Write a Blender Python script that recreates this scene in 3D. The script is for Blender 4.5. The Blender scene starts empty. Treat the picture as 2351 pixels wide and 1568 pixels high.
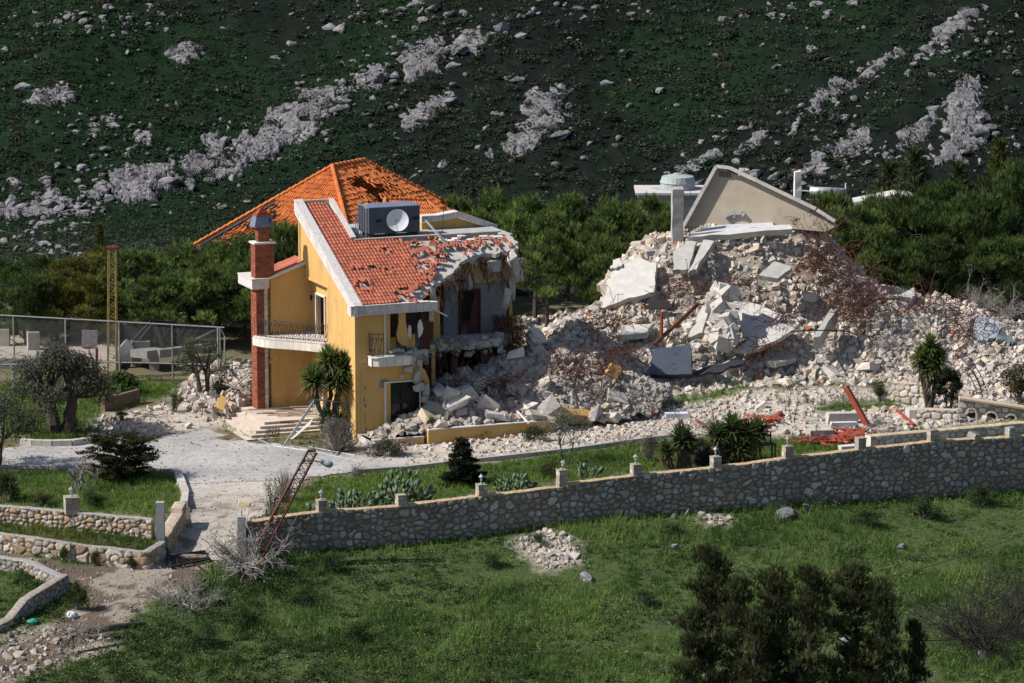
import bpy, bmesh, math, random
import numpy as np
from mathutils import Vector, Matrix
from mathutils.geometry import tessellate_polygon
random.seed(7); RS = np.random.RandomState(11)
SC = bpy.context.scene; COL = SC.collection
# ---------------------------------------------------------------- camera, world, sun
PIT = math.radians(10.0); DIST = 220.0; FPX = 220.0*42.3
CAM = np.array([0, -DIST*math.cos(PIT), 5.47+DIST*math.sin(PIT)])
cd = bpy.data.cameras.new('camera'); cam = bpy.data.objects.new('camera', cd); COL.objects.link(cam)
cam.location = CAM; cam.rotation_euler = (math.pi/2-PIT, 0, 0)
cd.sensor_width = 36; cd.lens = 36*FPX/2351; cd.clip_start = 1; cd.clip_end = 5000
SC.camera = cam
SUN_AZ = math.atan2(-0.98, -0.19); SUN_EL = math.radians(43)
w = bpy.data.worlds.new('World'); SC.world = w; w.use_nodes = True
nt = w.node_tree; bg = nt.nodes['Background']; sky = nt.nodes.new('ShaderNodeTexSky'); sky.sky_type = 'NISHITA'
sky.sun_disc = False; sky.sun_elevation = SUN_EL; sky.sun_rotation = SUN_AZ
nt.links.new(sky.outputs[0], bg.inputs[0]); bg.inputs[1].default_value = 0.085
sl = bpy.data.lights.new('sun', 'SUN'); sun = bpy.data.objects.new('sun', sl); COL.objects.link(sun)
sl.energy = 4.8; sl.angle = math.radians(0.5); sl.color = (1, .95, .88)
sd = Vector((math.cos(SUN_EL)*math.sin(SUN_AZ), math.cos(SUN_EL)*math.cos(SUN_AZ), math.sin(SUN_EL)))
sun.rotation_euler = sd.to_track_quat('Z', 'Y').to_euler()
SC.view_settings.view_transform = 'Standard'; SC.view_settings.look = 'None'
SC.view_settings.exposure = 0.4; SC.view_settings.gamma = 1
SC.cycles.max_bounces = 5; SC.cycles.diffuse_bounces = 3; SC.cycles.transparent_max_bounces = 6
SC.cycles.use_adaptive_sampling = True
# ---------------------------------------------------------------- projection helpers (photo measured on a 2351 x 1568 grid)
FW = np.array([0, math.cos(PIT), -math.sin(PIT)]); UPV = np.array([0, math.sin(PIT), math.cos(PIT)]); RT = np.array([1., 0, 0])
def ray(px, py): return FW+RT*((px-1175.5)/FPX)+UPV*((784-py)/FPX)
def atY(px, py, Y):
    d = ray(px, py); return CAM+d*((Y-CAM[1])/d[1])
def atZ(px, py, z):
    d = ray(px, py); return CAM+d*((z-CAM[2])/d[2])
def L(r, g, b):
    f = lambda c: c/12.92 if c <= .04045 else ((c+.055)/1.055)**2.4
    return np.array([f(r/255), f(g/255), f(b/255)])
# ---------------------------------------------------------------- noise
def _h(ix, iy, iz, s):
    n = (ix*374761393+iy*668265263+iz*2147483647+s*974634777) & 0xffffffff
    n = ((n ^ (n >> 13))*1274126177) & 0xffffffff
    return ((n ^ (n >> 16)) & 0xffff)/65535.0
def vnoise(p, s=0):
    p = np.asarray(p, float); i = np.floor(p).astype(np.int64); f = p-i; f = f*f*(3-2*f); r = 0
    for dx in (0, 1):
        for dy in (0, 1):
            for dz in (0, 1):
                wgt = (f[..., 0] if dx else 1-f[..., 0])*(f[..., 1] if dy else 1-f[..., 1])*(f[..., 2] if dz else 1-f[..., 2])
                r = r+wgt*_h(i[..., 0]+dx, i[..., 1]+dy, i[..., 2]+dz, s)
    return r
def fbm(p, o=4, s=0):
    p = np.asarray(p, float); a = .5; r = 0; t = 0
    for k in range(o):
        r = r+a*vnoise(p*2**k+k*17.3, s+k); t += a; a *= .5
    return r/t
def fb2(x, y, sc, o=4, s=0):
    x = np.asarray(x, float); y = np.asarray(y, float)
    return fbm(np.stack([x*sc, y*sc, np.zeros_like(x)+s*3.7], -1), o, s)
def sstep(a, b, x): t = np.clip((x-a)/(b-a), 0, 1); return t*t*(3-2*t)
# ---------------------------------------------------------------- terrain
class TPS:
    def __init__(s, pts, lam=.02):
        P = np.array(pts, float); s.xy = P[:, :2]; n = len(P)
        K = s.k(s.xy)+np.eye(n)*lam*n; A = np.zeros((n+3, n+3)); A[:n, :n] = K
        A[:n, n] = 1; A[:n, n+1:] = s.xy; A[n, :n] = 1; A[n+1:, :n] = s.xy.T
        s.w = np.linalg.solve(A, np.concatenate([P[:, 2], [0, 0, 0]]))
    def k(s, q):
        d = np.linalg.norm(q[:, None]-s.xy[None], axis=2)/10; return np.where(d > 1e-9, d*d*np.log(np.maximum(d, 1e-9)), 0)
    def __call__(s, x, y):
        x = np.asarray(x, float); sh = x.shape; q = np.stack([x.ravel(), np.asarray(y, float).ravel()], 1); out = np.empty(len(q))
        for a in range(0, len(q), 60000):
            e = q[a:a+60000]; out[a:a+60000] = s.k(e)@s.w[:-3]+s.w[-3]+e@s.w[-2:]
        return out.reshape(sh)
def pz(px, py, z): return tuple(atZ(px, py, z))
def py_(px, py, Y): return tuple(atY(px, py, Y))
XP1, XP2 = -17.45, -13.35
def wb_(px, py):
    y_ = -15.
    for _ in range(8): q = atY(px, py, y_); y_ = -22+(q[0]-XP2)*.3983-.3
    return tuple(q)
UPP = TPS([pz(815, 1012, 0), pz(561, 1011, -.25), pz(700, 1085, -.1), pz(0, 1040, -.1), pz(360, 1005, -.2), pz(350, 1085, -.15), pz(140, 990, .1), pz(275, 905, .3), pz(450, 900, .35),
  pz(0, 880, .4), (-40, 20, .6), pz(1000, 1060, 0), pz(1480, 1005, .2), pz(1750, 970, .5), pz(1700, 885, .9), pz(2050, 890, 1.0), pz(2300, 870, 1.1), pz(2351, 930, 1.0), (45, 8, 1.3), (45, 20, 1.6), (28, -4, 1.0),
  pz(1000, 1120, -.1), pz(1300, 1075, .1), pz(1600, 1030, .4), pz(1900, 1000, .7), pz(650, 1170, -.3), pz(30, 1150, -.4), pz(250, 1150, -.4), (-40, -14, -.4), (-10, 14, .5), (0, 25, 1), (-25, 35, 1), (15, 35, 1.4), (45, 45, 2), (-45, 50, 2), (0, 50, 1.6)], .01)
LOW = TPS([*[wb_(*p) for p in [(634, 1278), (785, 1258), (1033, 1241), (1302, 1199), (1607, 1171), (2021, 1149), (2290, 1131)]], (45, 2, -1.5), py_(1175, 1568, -38), py_(2351, 1568, -38), py_(0, 1568, -38), py_(465, 1278, -22.2), py_(330, 1302, -24), py_(0, 1262, -22),
  py_(250, 1400, -29.5), (-40, -20, -1.4), (-45, -40, -4), (45, -40, -4), (0, -52, -5.2), py_(1175, 1400, -26.5), py_(2000, 1350, -22)], .01)
def wallY(x): return -22+(np.asarray(x)-XP2)*.3983
def leftY(x): return -22+(XP1-np.asarray(x))*.25
def frontY(x):
    x = np.asarray(x, float); return np.where(x < XP1, leftY(x), np.where(x > XP2, wallY(x), -22.0))
def hill(x, y):
    return 1.5+.50*(y-66)+.012*np.maximum(0, x-8)*np.maximum(0, np.minimum(y-60, 60))*.15+5*(fb2(x, y, .035, 3, 5)-.5)+1.6*(fb2(x, y, .15, 3, 8)-.5)
def H(x, y):
    x = np.asarray(x, float); y = np.asarray(y, float)
    up = UPP(x, np.minimum(y, 60)); up = np.clip(up, -1.2, 3)
    lo = LOW(x, y)+.35*(fb2(x, y, .25, 3, 2)-.5)*sstep(0, 3, -(y-frontY(x)))
    t = np.clip((y+22)/8.5, 0, 1); rz = -1.6+(up+1.6)*(t*t*(3-2*t)*.5+t*.5)
    xl = XP1+.35+(y+22)*.10; xr = XP2-.25-(y+22)*.02
    m = np.where(y < -13, (x > xl)*sstep(0, 1, xr+.9-x), 0)
    up2 = up+(rz-up)*m
    z = np.where(y < frontY(x), lo, up2)
    hz = hill(x, y); k = 2.5; d = hz-z
    return np.where(y > 25, np.maximum(z, hz)+np.maximum(k-np.abs(d), 0)**2/(4*k), z)
HM = None
def march(px, py, fn):
    d = ray(px, py); t = np.arange(130, 520, .6); P = CAM[None]+d[None]*t[:, None]
    below = P[:, 2] < fn(P[:, 0], P[:, 1]); i = int(np.argmax(below)); a, b = t[max(i-1, 0)], t[i]
    for _ in range(18):
        m = (a+b)/2; q = CAM+d*m
        if q[2] < float(fn(q[0], q[1])): b = m
        else: a = m
    return CAM+d*b
def gnd(px, py): return march(px, py, H)
def inpoly(x, y, poly):
    x = np.asarray(x); y = np.asarray(y); r = np.zeros(x.shape, bool); n = len(poly)
    for i in range(n):
        x1, y1 = poly[i][0], poly[i][1]; x2, y2 = poly[(i+1) % n][0], poly[(i+1) % n][1]
        if y1 == y2: continue
        c = ((y1 > y) != (y2 > y)) & (x < (x2-x1)*(y-y1)/(y2-y1)+x1); r ^= c
    return r
def gpoly(pts): return [tuple(gnd(a, b)[:2]) for a, b in pts]
# rubble heaps are height fields of their own
def hpt(px, py, dy): g_ = gnd(px, py); return (g_[0], g_[1], g_[2])
_m = []
def mp(lst, Y):
    for px, py, dY in lst: _m.append(tuple(atY(px, py, Y+dY)))
mp([(1500, 864, 0), (1600, 882, 0), (1750, 886, 0), (1900, 882, 0), (2050, 890, 0), (2200, 890, 0), (2351, 880, 0)], 12.2)
mp([(1300, 838, 0), (1400, 852, 0)], 12.2)
mp([(1330, 795, 2), (1420, 800, 2.3), (1500, 825, 2.5), (1600, 820, 2.2), (1700, 800, 2.5), (1800, 825, 2), (1900, 815, 2), (2050, 815, 2.2), (2200, 815, 2.2), (2351, 820, 2)], 12.2)
mp([(1270, 735, 5), (1420, 725, 4.5), (1560, 735, 4.6), (1650, 700, 5), (1750, 740, 4.6), (1850, 750, 4.6), (1950, 755, 4.5), (2050, 750, 4.6), (2150, 770, 4.2), (2300, 780, 4)], 12.2)
mp([(1375, 704, 7.6), (1330, 716, 7.6), (1280, 728, 7.6), (1370, 704, 10.5), (1320, 712, 10.5), (1250, 735, 9)], 12.2)
mp([(1430, 600, 8.4), (1500, 585, 8), (1570, 600, 7.4), (1700, 615, 7.3), (1800, 640, 7), (1900, 670, 7), (1980, 690, 7), (2080, 705, 7), (2200, 725, 7), (2351, 775, 6.5)], 12.2)
mp([(1430, 575, 10.2), (1480, 556, 10), (1560, 524, 10), (1650, 512, 10), (1750, 508, 10), (1830, 500, 10), (1900, 522, 10), (1925, 575, 9.8), (1955, 645, 9.5), (2060, 675, 9.5), (2200, 705, 9.5), (2351, 760, 9)], 12.2)
for x_ in (2, 8, 14, 20, 27, 34): _m.append((x_, 29, .5))
_m += [(0, 18, .8), (2.5, 14, .9), (36, 16, 1.6)]
MND = TPS(_m, .0008)
_th = math.radians(22); _fu = np.array([math.cos(_th), math.sin(_th), 0]); _fv = np.array([-math.sin(_th), math.cos(_th), 0]); _oo = np.array([(815-1175.5)/42.3, 0, 0])
def vpt(px, py, v):
    d = ray(px, py); return CAM+d*((v-_fv@(CAM-_oo))/(_fv@d))
def uvw(u, v): return tuple((_oo+_fu*u+_fv*v)[:2])
_m = [tuple(vpt(*p)) for p in [(1400, 952, -2.4), (1530, 946, -2), (885, 972, -.3), (900, 974, -.8), (925, 966, -.3), (948, 950, -.2), (968, 928, -.1), (960, 950, -1.2), (1000, 918, -.8), (1100, 905, -.5), (1250, 893, -.3), (1400, 883, 0), (1500, 888, 0),
  (1000, 890, .6), (1100, 862, 1.), (1180, 832, 1.5), (1260, 806, 2), (1330, 822, 2), (1420, 842, 2), (1490, 862, 2), (1020, 878, 2.2), (1100, 858, 3), (1180, 800, 3.2), (1240, 752, 3.5), (1290, 785, 4), (1400, 838, 4.5)]]
_m += [(*uvw(3, 4), .8), (*uvw(8, 7), .9), (*uvw(13, 8), .6), (*uvw(17, 6), .5), (*uvw(.5, -1.2), .45), (*uvw(.5, -2.35), .42), (*uvw(2, -2.35), .45), (*uvw(3.4, -2.4), .74), (*uvw(5, -2.4), .78), (*uvw(7, -2.4), .8), (*uvw(9, -2.4), .8), (*uvw(10.6, -2.4), .8)]
HHP = TPS(_m, .004)
MPOLY = [(.5, 15.5), (3.4, 12.2), (7, 11.6), (12, 11.3), (20, 11.0), (28, 11.2), (38, 12), (40, 24), (28, 27), (5.7, 27), (5.5, 18.8), (1, 18.5)]
HPOLY = [uvw(*p) for p in [(.4, -2.4), (10.6, -2.4), (14, -2.9), (17, -2.3), (18.8, 0), (18, 3), (15, 6), (12.5, 7.5), (9, 6), (4.8, 4.3), (4.4, .2), (.4, -.05)]]
def pile(x, y, T, poly, s):
    z = T(x, y)+.95*(fb2(x, y, .5, 3, s)-.5)+.55*(fb2(x, y, 1.5, 2, s+3)-.5); g_ = H(x, y)
    return np.where(inpoly(x, y, poly), np.maximum(z, g_-.05), g_-.6)
def mound(x, y): return pile(x, y, MND, MPOLY, 21)
def heap(x, y): return pile(x, y, lambda a, b: HHP(a, b)-.15, HPOLY, 31)
def SURF(x, y):
    x = np.asarray(x, float); y = np.asarray(y, float)
    return np.maximum(np.maximum(H(x, y), mound(x, y)), heap(x, y))
def hit(px, py): return march(px, py, SURF)
# ---------------------------------------------------------------- mesh helpers
class Geo:
    def __init__(s): s.V = []; s.F = {3: [], 4: []}; s.C = {3: [], 4: []}; s.n = 0
    def add(s, V, F, col=(1, 1, 1)):
        V = np.asarray(V, float).reshape(-1, 3); col = np.asarray(col, float)
        if isinstance(F, np.ndarray): groups = [F]
        else:
            groups = [np.array([f for f in F if len(f) == k]) for k in (3, 4)]
            for f in F:
                if len(f) > 4: groups.append(np.array([[f[0], f[i], f[i+1]] for i in range(1, len(f)-1)]))
        for g_ in groups:
            if len(g_) == 0: continue
            k = g_.shape[1]; s.F[k].append(g_+s.n); s.C[k].append(np.broadcast_to(col, (len(g_), 3)))
        s.V.append(V); s.n += len(V); return s
    def box(s, c, size, M=None, col=(1, 1, 1)):
        h = np.array(size, float)/2; P = np.array([[x, y, z] for x in (-1, 1) for y in (-1, 1) for z in (-1, 1)])*h
        if M is not None: P = P@np.asarray(M).T
        return s.add(P+np.array(c), np.array([[0, 1, 3, 2], [4, 6, 7, 5], [0, 4, 5, 1], [2, 3, 7, 6], [0, 2, 6, 4], [1, 5, 7, 3]]), col)
    def beam(s, a, b, wd, ht, col=(1, 1, 1), up=(0, 0, 1)):
        a = np.array(a, float); b = np.array(b, float); d = b-a; ln = np.linalg.norm(d); d = d/ln; r = np.cross(d, up)
        if np.linalg.norm(r) < 1e-3: r = np.cross(d, (1, 0, 0))
        r /= np.linalg.norm(r); u = np.cross(r, d); return s.box((a+b)/2, (ln, wd, ht), np.stack([d, r, u], 1), col)
    def tube(s, path, r, n=6, col=(1, 1, 1), cap=True):
        P = np.array(path, float); k = len(P); r = np.broadcast_to(np.asarray(r, float), (k,))
        T = np.gradient(P, axis=0); T /= np.maximum(np.linalg.norm(T, axis=1, keepdims=True), 1e-9)
        a = np.array([0, 0, 1.]) if abs(T[0, 2]) < .8 else np.array([1., 0, 0]); X = np.cross(T, a); X /= np.maximum(np.linalg.norm(X, axis=1, keepdims=True), 1e-6); Y = np.cross(T, X)
        an = np.arange(n)*2*math.pi/n
        V = P[:, None]+r[:, None, None]*(np.cos(an)[None, :, None]*X[:, None]+np.sin(an)[None, :, None]*Y[:, None])
        i = np.arange(k-1)[:, None]*n; j = np.arange(n)[None]; j2 = (j+1) % n
        F = np.stack([i+j, i+j2, i+n+j2, i+n+j], -1).reshape(-1, 4); s.add(V.reshape(-1, 3), F, col)
        if cap and n > 2:
            for q in (V[0][::-1], V[-1]): s.add(q, [list(range(n))], col)
        return s
    def lathe(s, c, prof, n=16, col=(1, 1, 1), M=None):
        an = np.arange(n)*2*math.pi/n; V = np.array([[r*np.cos(a), r*np.sin(a), z] for r, z in prof for a in an])
        if M is not None: V = V@np.asarray(M).T
        k = len(prof); i = np.arange(k-1)[:, None]*n; j = np.arange(n)[None]; j2 = (j+1) % n
        return s.add(V+np.array(c), np.stack([i+j, i+j2, i+n+j2, i+n+j], -1).reshape(-1, 4), col)
    def panel(s, loops, o, ex, ey, th, col=(1, 1, 1)):
        """flat polygon with holes, given in 2d, extruded by the vector th"""
        o, ex, ey, th = (np.array(q, float) for q in (o, ex, ey, th))
        tr = tessellate_polygon([[Vector((x, y, 0)) for x, y in lp] for lp in loops]); pts = [p for lp in loops for p in lp]
        A = np.array([o+ex*x+ey*y for x, y in pts]); n = len(A); T = np.array([list(t) for t in tr]); F = [list(t) for t in T]+[[a+n for a in t[::-1]] for t in T]; k = 0
        for lp in loops:
            m = len(lp)
            for i in range(m): F.append([k+i, k+(i+1) % m, k+(i+1) % m+n, k+i+n])
            k += m
        return s.add(np.concatenate([A, A+th]), F, col)
    def inst(s, bv, bf, pos, rot, scl, col):
        n = len(pos)
        if n == 0: return s
        scl = np.asarray(scl, float); scl = scl[:, None] if scl.ndim == 1 else scl
        V = np.einsum('nij,nkj->nki', rot, bv[None]*scl[:, None, :])+np.asarray(pos)[:, None]
        F = (bf[None]+(np.arange(n)*len(bv))[:, None, None]).reshape(-1, bf.shape[1]); return s.add(V.reshape(-1, 3), F, np.repeat(np.asarray(col), len(bf), 0))
    def mesh(s, name, mats, smooth=False):
        me = bpy.data.meshes.new(name); V = np.concatenate(s.V); fs = [np.concatenate(s.F[k]) for k in (3, 4) if s.F[k]]; cs = [np.concatenate(s.C[k]) for k in (3, 4) if s.C[k]]
        me.vertices.add(len(V)); me.vertices.foreach_set('co', V.ravel().astype(np.float32)); li = np.concatenate([f.ravel() for f in fs])
        me.loops.add(len(li)); me.loops.foreach_set('vertex_index', li.astype(np.int32)); tot = np.concatenate([np.full(len(f), f.shape[1]) for f in fs]); st = np.concatenate([[0], np.cumsum(tot)[:-1]])
        me.polygons.add(len(tot)); me.polygons.foreach_set('loop_start', st.astype(np.int32)); me.polygons.foreach_set('loop_total', tot.astype(np.int32))
        me.polygons.foreach_set('use_smooth', np.full(len(tot), bool(smooth)))
        at = me.attributes.new('Col', 'FLOAT_COLOR', 'FACE'); c = np.concatenate(cs); at.data.foreach_set('color', np.concatenate([c, np.ones((len(c), 1))], 1).ravel().astype(np.float32))
        me.update(calc_edges=True); me.validate()
        for m in (mats if isinstance(mats, (list, tuple)) else [mats]): me.materials.append(m)
        return me
def grid_mesh(name, X, Y, Z, mat, vcol=None, smooth=True, keep=None):
    a, b = X.shape; V = np.stack([X, Y, Z], -1).reshape(-1, 3); i = np.arange(a-1)[:, None]*b; j = np.arange(b-1)[None]
    F = np.stack([i+j, i+j+1, i+b+j+1, i+b+j], -1).reshape(-1, 4)
    if keep is not None:
        kq = keep.ravel(); F = F[kq[F].all(1)]; used = np.unique(F); mp_ = np.full(len(V), -1); mp_[used] = np.arange(len(used)); V = V[used]; F = mp_[F]; vcol = vcol.reshape(-1, 3)[used] if vcol is not None else None
    me = bpy.data.meshes.new(name); me.from_pydata([], [], []); me.vertices.add(len(V)); me.vertices.foreach_set('co', V.ravel().astype(np.float32))
    me.loops.add(F.size); me.loops.foreach_set('vertex_index', F.ravel().astype(np.int32)); me.polygons.add(len(F)); me.polygons.foreach_set('loop_start', (np.arange(len(F))*4).astype(np.int32)); me.polygons.foreach_set('loop_total', np.full(len(F), 4, np.int32))
    me.polygons.foreach_set('use_smooth', np.full(len(F), smooth))
    if vcol is not None:
        at = me.attributes.new('Col', 'FLOAT_COLOR', 'POINT'); c = vcol.reshape(-1, 3); at.data.foreach_set('color', np.concatenate([c, np.ones((len(c), 1))], 1).ravel().astype(np.float32))
    me.update(calc_edges=True); me.materials.append(mat); return me
def rrot(n, tilt=None, rs=RS):
    """random rotation matrices; tilt limits the lean from upright"""
    if tilt is None:
        q = rs.normal(size=(n, 4)); q /= np.linalg.norm(q, axis=1, keepdims=True); w_, x, y, z = q.T
        return np.stack([np.stack([1-2*(y*y+z*z), 2*(x*y-z*w_), 2*(x*z+y*w_)], -1), np.stack([2*(x*y+z*w_), 1-2*(x*x+z*z), 2*(y*z-x*w_)], -1), np.stack([2*(x*z-y*w_), 2*(y*z+x*w_), 1-2*(x*x+y*y)], -1)], 1)
    a = rs.uniform(0, 2*np.pi, n); t = rs.normal(0, tilt, n); c, s_ = np.cos(a), np.sin(a); o, z = np.ones(n), np.zeros(n)
    Rz = np.stack([np.stack([c, -s_, z], -1), np.stack([s_, c, z], -1), np.stack([z, z, o], -1)], 1); c, s_ = np.cos(t), np.sin(t)
    Rx = np.stack([np.stack([o, z, z], -1), np.stack([z, c, -s_], -1), np.stack([z, s_, c], -1)], 1); return Rz@Rx
def eul(rx, ry, rz): return np.array(Matrix.Rotation(rz, 3, 'Z')@Matrix.Rotation(ry, 3, 'Y')@Matrix.Rotation(rx, 3, 'X'))
def obj(name, me, parent=None, loc=None):
    if isinstance(me, tuple): me = me[0].mesh(name, me[1], me[2] if len(me) > 2 else False)
    o = bpy.data.objects.new(name, me); COL.objects.link(o)
    if parent is not None: o.parent = parent
    if loc is not None: o.location = loc
    return o
def tag(o, label, cat, group=None, kind=None):
    o['label'] = label; o['category'] = cat
    if group: o['group'] = group
    if kind: o['kind'] = kind
    return o
def thing(name, label, cat, loc=(0, 0, 0), rz=0, group=None, sc=1):
    o = bpy.data.objects.new(name, None); COL.objects.link(o); o.location = loc; o.rotation_euler = (0, 0, rz); o.scale = (sc, sc, sc) if np.isscalar(sc) else sc; o.empty_display_size = .3
    return tag(o, label, cat, group)
def struct(o): o['kind'] = 'structure'; return o
def dup(root, loc, rz, label, group=None, sc=1):
    r = root.copy(); COL.objects.link(r); r.location = loc; r.rotation_euler = (0, 0, rz); r.scale = (sc, sc, sc) if np.isscalar(sc) else sc; r['label'] = label
    if group: r['group'] = group
    for ch in list(root.children):
        c = ch.copy(); COL.objects.link(c); c.parent = r
        for g_ in list(ch.children):
            e = g_.copy(); COL.objects.link(e); e.parent = c
    return r
# ---------------------------------------------------------------- materials
def M(name, c1, c2=None, sc=3., rough=.9, bump=0., bsc=18., metal=0., attr=True, c3=None, sc3=.5, t3=.55, stretch=None, spec=.3, trans=0):
    m = bpy.data.materials.new(name); m.use_nodes = True; n = m.node_tree.nodes; l = m.node_tree.links; p = n['Principled BSDF']
    p.inputs['Roughness'].default_value = rough; p.inputs['Metallic'].default_value = metal; p.inputs['Specular IOR Level'].default_value = spec
    tc = n.new('ShaderNodeTexCoord'); mpn = n.new('ShaderNodeMapping'); l.new(tc.outputs['Object'], mpn.inputs[0])
    if stretch: mpn.inputs['Scale'].default_value = stretch
    def noise(scale, det=6):
        q = n.new('ShaderNodeTexNoise'); q.inputs['Scale'].default_value = scale; q.inputs['Detail'].default_value = det; q.inputs['Roughness'].default_value = .65; l.new(mpn.outputs[0], q.inputs['Vector']); return q.outputs['Fac']
    def ramp(fac, a, b):
        q = n.new('ShaderNodeMapRange'); q.inputs['From Min'].default_value = a; q.inputs['From Max'].default_value = b; l.new(fac, q.inputs['Value']); return q.outputs[0]
    def mix(f, a, b, mode='MIX'):
        q = n.new('ShaderNodeMix'); q.data_type = 'RGBA'; q.blend_type = mode
        for k, v in ((0, f), (6, a), (7, b)):
            if hasattr(v, 'links') or hasattr(v, 'is_linked'): l.new(v, q.inputs[k])
            elif k == 0: q.inputs[0].default_value = v
            else: q.inputs[k].default_value = (*v, 1)
        return q.outputs[2]
    col = mix(ramp(noise(sc), .35, .65), tuple(c1), tuple(c2 if c2 is not None else c1))
    if c3 is not None: col = mix(ramp(noise(sc3, 8), t3, t3+.13), col, tuple(c3))
    if attr:
        a = n.new('ShaderNodeAttribute'); a.attribute_name = 'Col'; col = mix(1., col, a.outputs['Color'], 'MULTIPLY')
    l.new(col, p.inputs['Base Color'])
    if bump:
        b = n.new('ShaderNodeBump'); b.inputs['Strength'].default_value = 1; b.inputs['Distance'].default_value = bump; l.new(noise(bsc, 5), b.inputs['Height']); l.new(b.outputs[0], p.inputs['Normal'])
    if trans:
        tr = n.new('ShaderNodeBsdfTranslucent'); l.new(col, tr.inputs[0]); ms = n.new('ShaderNodeMixShader'); ms.inputs[0].default_value = trans; out = n['Material Output']
        l.new(p.outputs[0], ms.inputs[1]); l.new(tr.outputs[0], ms.inputs[2]); l.new(ms.outputs[0], out.inputs[0])
    return m
W1 = (1, 1, 1)
mVC = M('vertex_tinted_stone', W1, (.82, .82, .82), 9, .95, .012, 25)
mGround = M('soil', W1, (.7, .7, .68), 5, 1, .03, 9)
mHill = M('scrub_soil', W1, (.6, .62, .6), 1.3, 1, .05, 5, spec=0.)
mConc = M('concrete', (.40, .385, .36), (.31, .30, .285), 2.2, .95, .008, 22, c3=(.24, .23, .22), sc3=.9, t3=.6)
mRub = M('broken_concrete', (.50, .462, .425), (.385, .352, .325), 3, .97, .015, 14)
mDust = M('rubble_dust', (.41, .365, .315), (.30, .265, .23), 2.5, 1, .06, 6)
mWhite = M('white_plaster', (.66, .63, .59), (.56, .535, .50), 3, .9, .006, 25)
mRough = M('rough_white_stone', (.62, .585, .56), (.46, .43, .41), 6, .95, .035, 9)
mYel = M('yellow_plaster', (.57, .355, .13), (.52, .31, .105), 1.1, .92, .004, 40, c3=(.43, .275, .115), sc3=.8, t3=.54, stretch=(1, 1, .3))
mPale = M('pale_yellow_plaster', (.50, .40, .22), (.43, .35, .2), 1.5, .95)
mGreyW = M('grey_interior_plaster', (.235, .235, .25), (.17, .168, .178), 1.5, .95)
mDark = M('dark_interior', (.05, .04, .042), (.035, .03, .035), 2, .95)
mRed = M('red_brown_wood', (.075, .02, .015), (.05, .015, .012), 3, .7)
mTile = M('red_roof_tile', (.40, .118, .065), (.30, .085, .05), 1.2, .85, 0, c3=(.24, .10, .07), sc3=2.2, t3=.55)
mOr = M('orange_roof_tile', (.58, .175, .045), (.46, .125, .032), 1.2, .8, 0, c3=(.45, .12, .03), sc3=2.5, t3=.62)
mMetal = M('galvanised_pipe', (.31, .325, .345), (.21, .215, .225), 8, .5, 0, metal=.3)
mIron = M('black_iron', (.018, .016, .016), None, 3, .6)
mRust = M('rusty_steel', (.11, .04, .022), (.075, .03, .02), 6, .9)
mRedP = M('red_painted_timber', (.32, .06, .03), (.22, .045, .025), 5, .8)
mBlue = M('blue_grey_sheet_metal', (.075, .09, .125), (.065, .08, .11), 1.5, .45, 0, c3=(.04, .045, .06), sc3=1.2, t3=.66)
mBark = M('bark', (.085, .07, .06), (.05, .042, .038), 8, 1, .02, 20)
mGreyBark = M('dry_grey_wood', (.24, .215, .195), (.15, .135, .125), 6, 1)
mLeaf = M('leaves', W1, (.8, .8, .8), 3, .75, trans=.3, spec=.12)
mScrub = M('scrub_leaves', W1, (.8, .8, .8), 3, 1, trans=.35, spec=0.)
mPad = M('cactus_skin', W1, (.85, .9, .85), 5, .7)
mTrim = M('grey_window_metal', (.3, .3, .3), None, 3, .5)
mGlass = M('dark_glass', (.012, .014, .018), (.03, .032, .038), 2, .12, spec=.6)
mBrick = None
# ================================================================ ground, driveway, road, hillside
DRIVE = gpoly([(0, 1030), (45, 1025), (235, 1005), (366, 1003), (483, 985), (570, 1013), (700, 1030), (830, 1048), (960, 1052), (1120, 1034), (1300, 1012), (1500, 982), (1700, 972), (1700, 990), (1480, 1013), (1100, 1060), (930, 1078), (810, 1086), (712, 1097), (675, 1140), (590, 1190), (560, 1205), (552, 1290), (480, 1294), (384, 1290), (384, 1240), (424, 1168), (413, 1090), (354, 1078), (160, 1074), (0, 1074)])
ROAD = gpoly([(378, 1280), (555, 1282), (500, 1300), (400, 1350), (330, 1395), (262, 1440), (215, 1468), (120, 1530), (20, 1580), (-60, 1600), (-60, 1500), (60, 1462), (190, 1395), (205, 1360), (140, 1325), (60, 1300), (-60, 1275), (-60, 1255), (130, 1292), (330, 1305)])
DUST = [gpoly(p) for p in ([(820, 1010), (960, 985), (1260, 975), (1540, 940), (1700, 900), (1900, 888), (2060, 895), (2060, 920), (1850, 930), (1980, 1000), (1750, 1000), (1480, 1012), (1100, 1058), (960, 1052), (840, 1048)],
    [(195, 1003), (240, 955), (380, 930), (470, 850), (590, 850), (590, 960), (480, 985), (366, 1003)], [(1200, 735), (1480, 690), (1560, 870), (1700, 890), (1540, 920), (1240, 850)], [(2050, 870), (2400, 850), (2400, 930), (2200, 930), (2050, 900)],
    [(1185, 1240), (1250, 1215), (1330, 1245), (1320, 1295), (1260, 1310)], [(1600, 1180), (1680, 1190), (1640, 1215)], [(0, 1460), (130, 1440), (260, 1470), (120, 1530), (0, 1570)], [(1900, 950), (2200, 925), (2351, 945), (2351, 962), (2050, 992), (1990, 1005), (1900, 1012)])]
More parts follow.
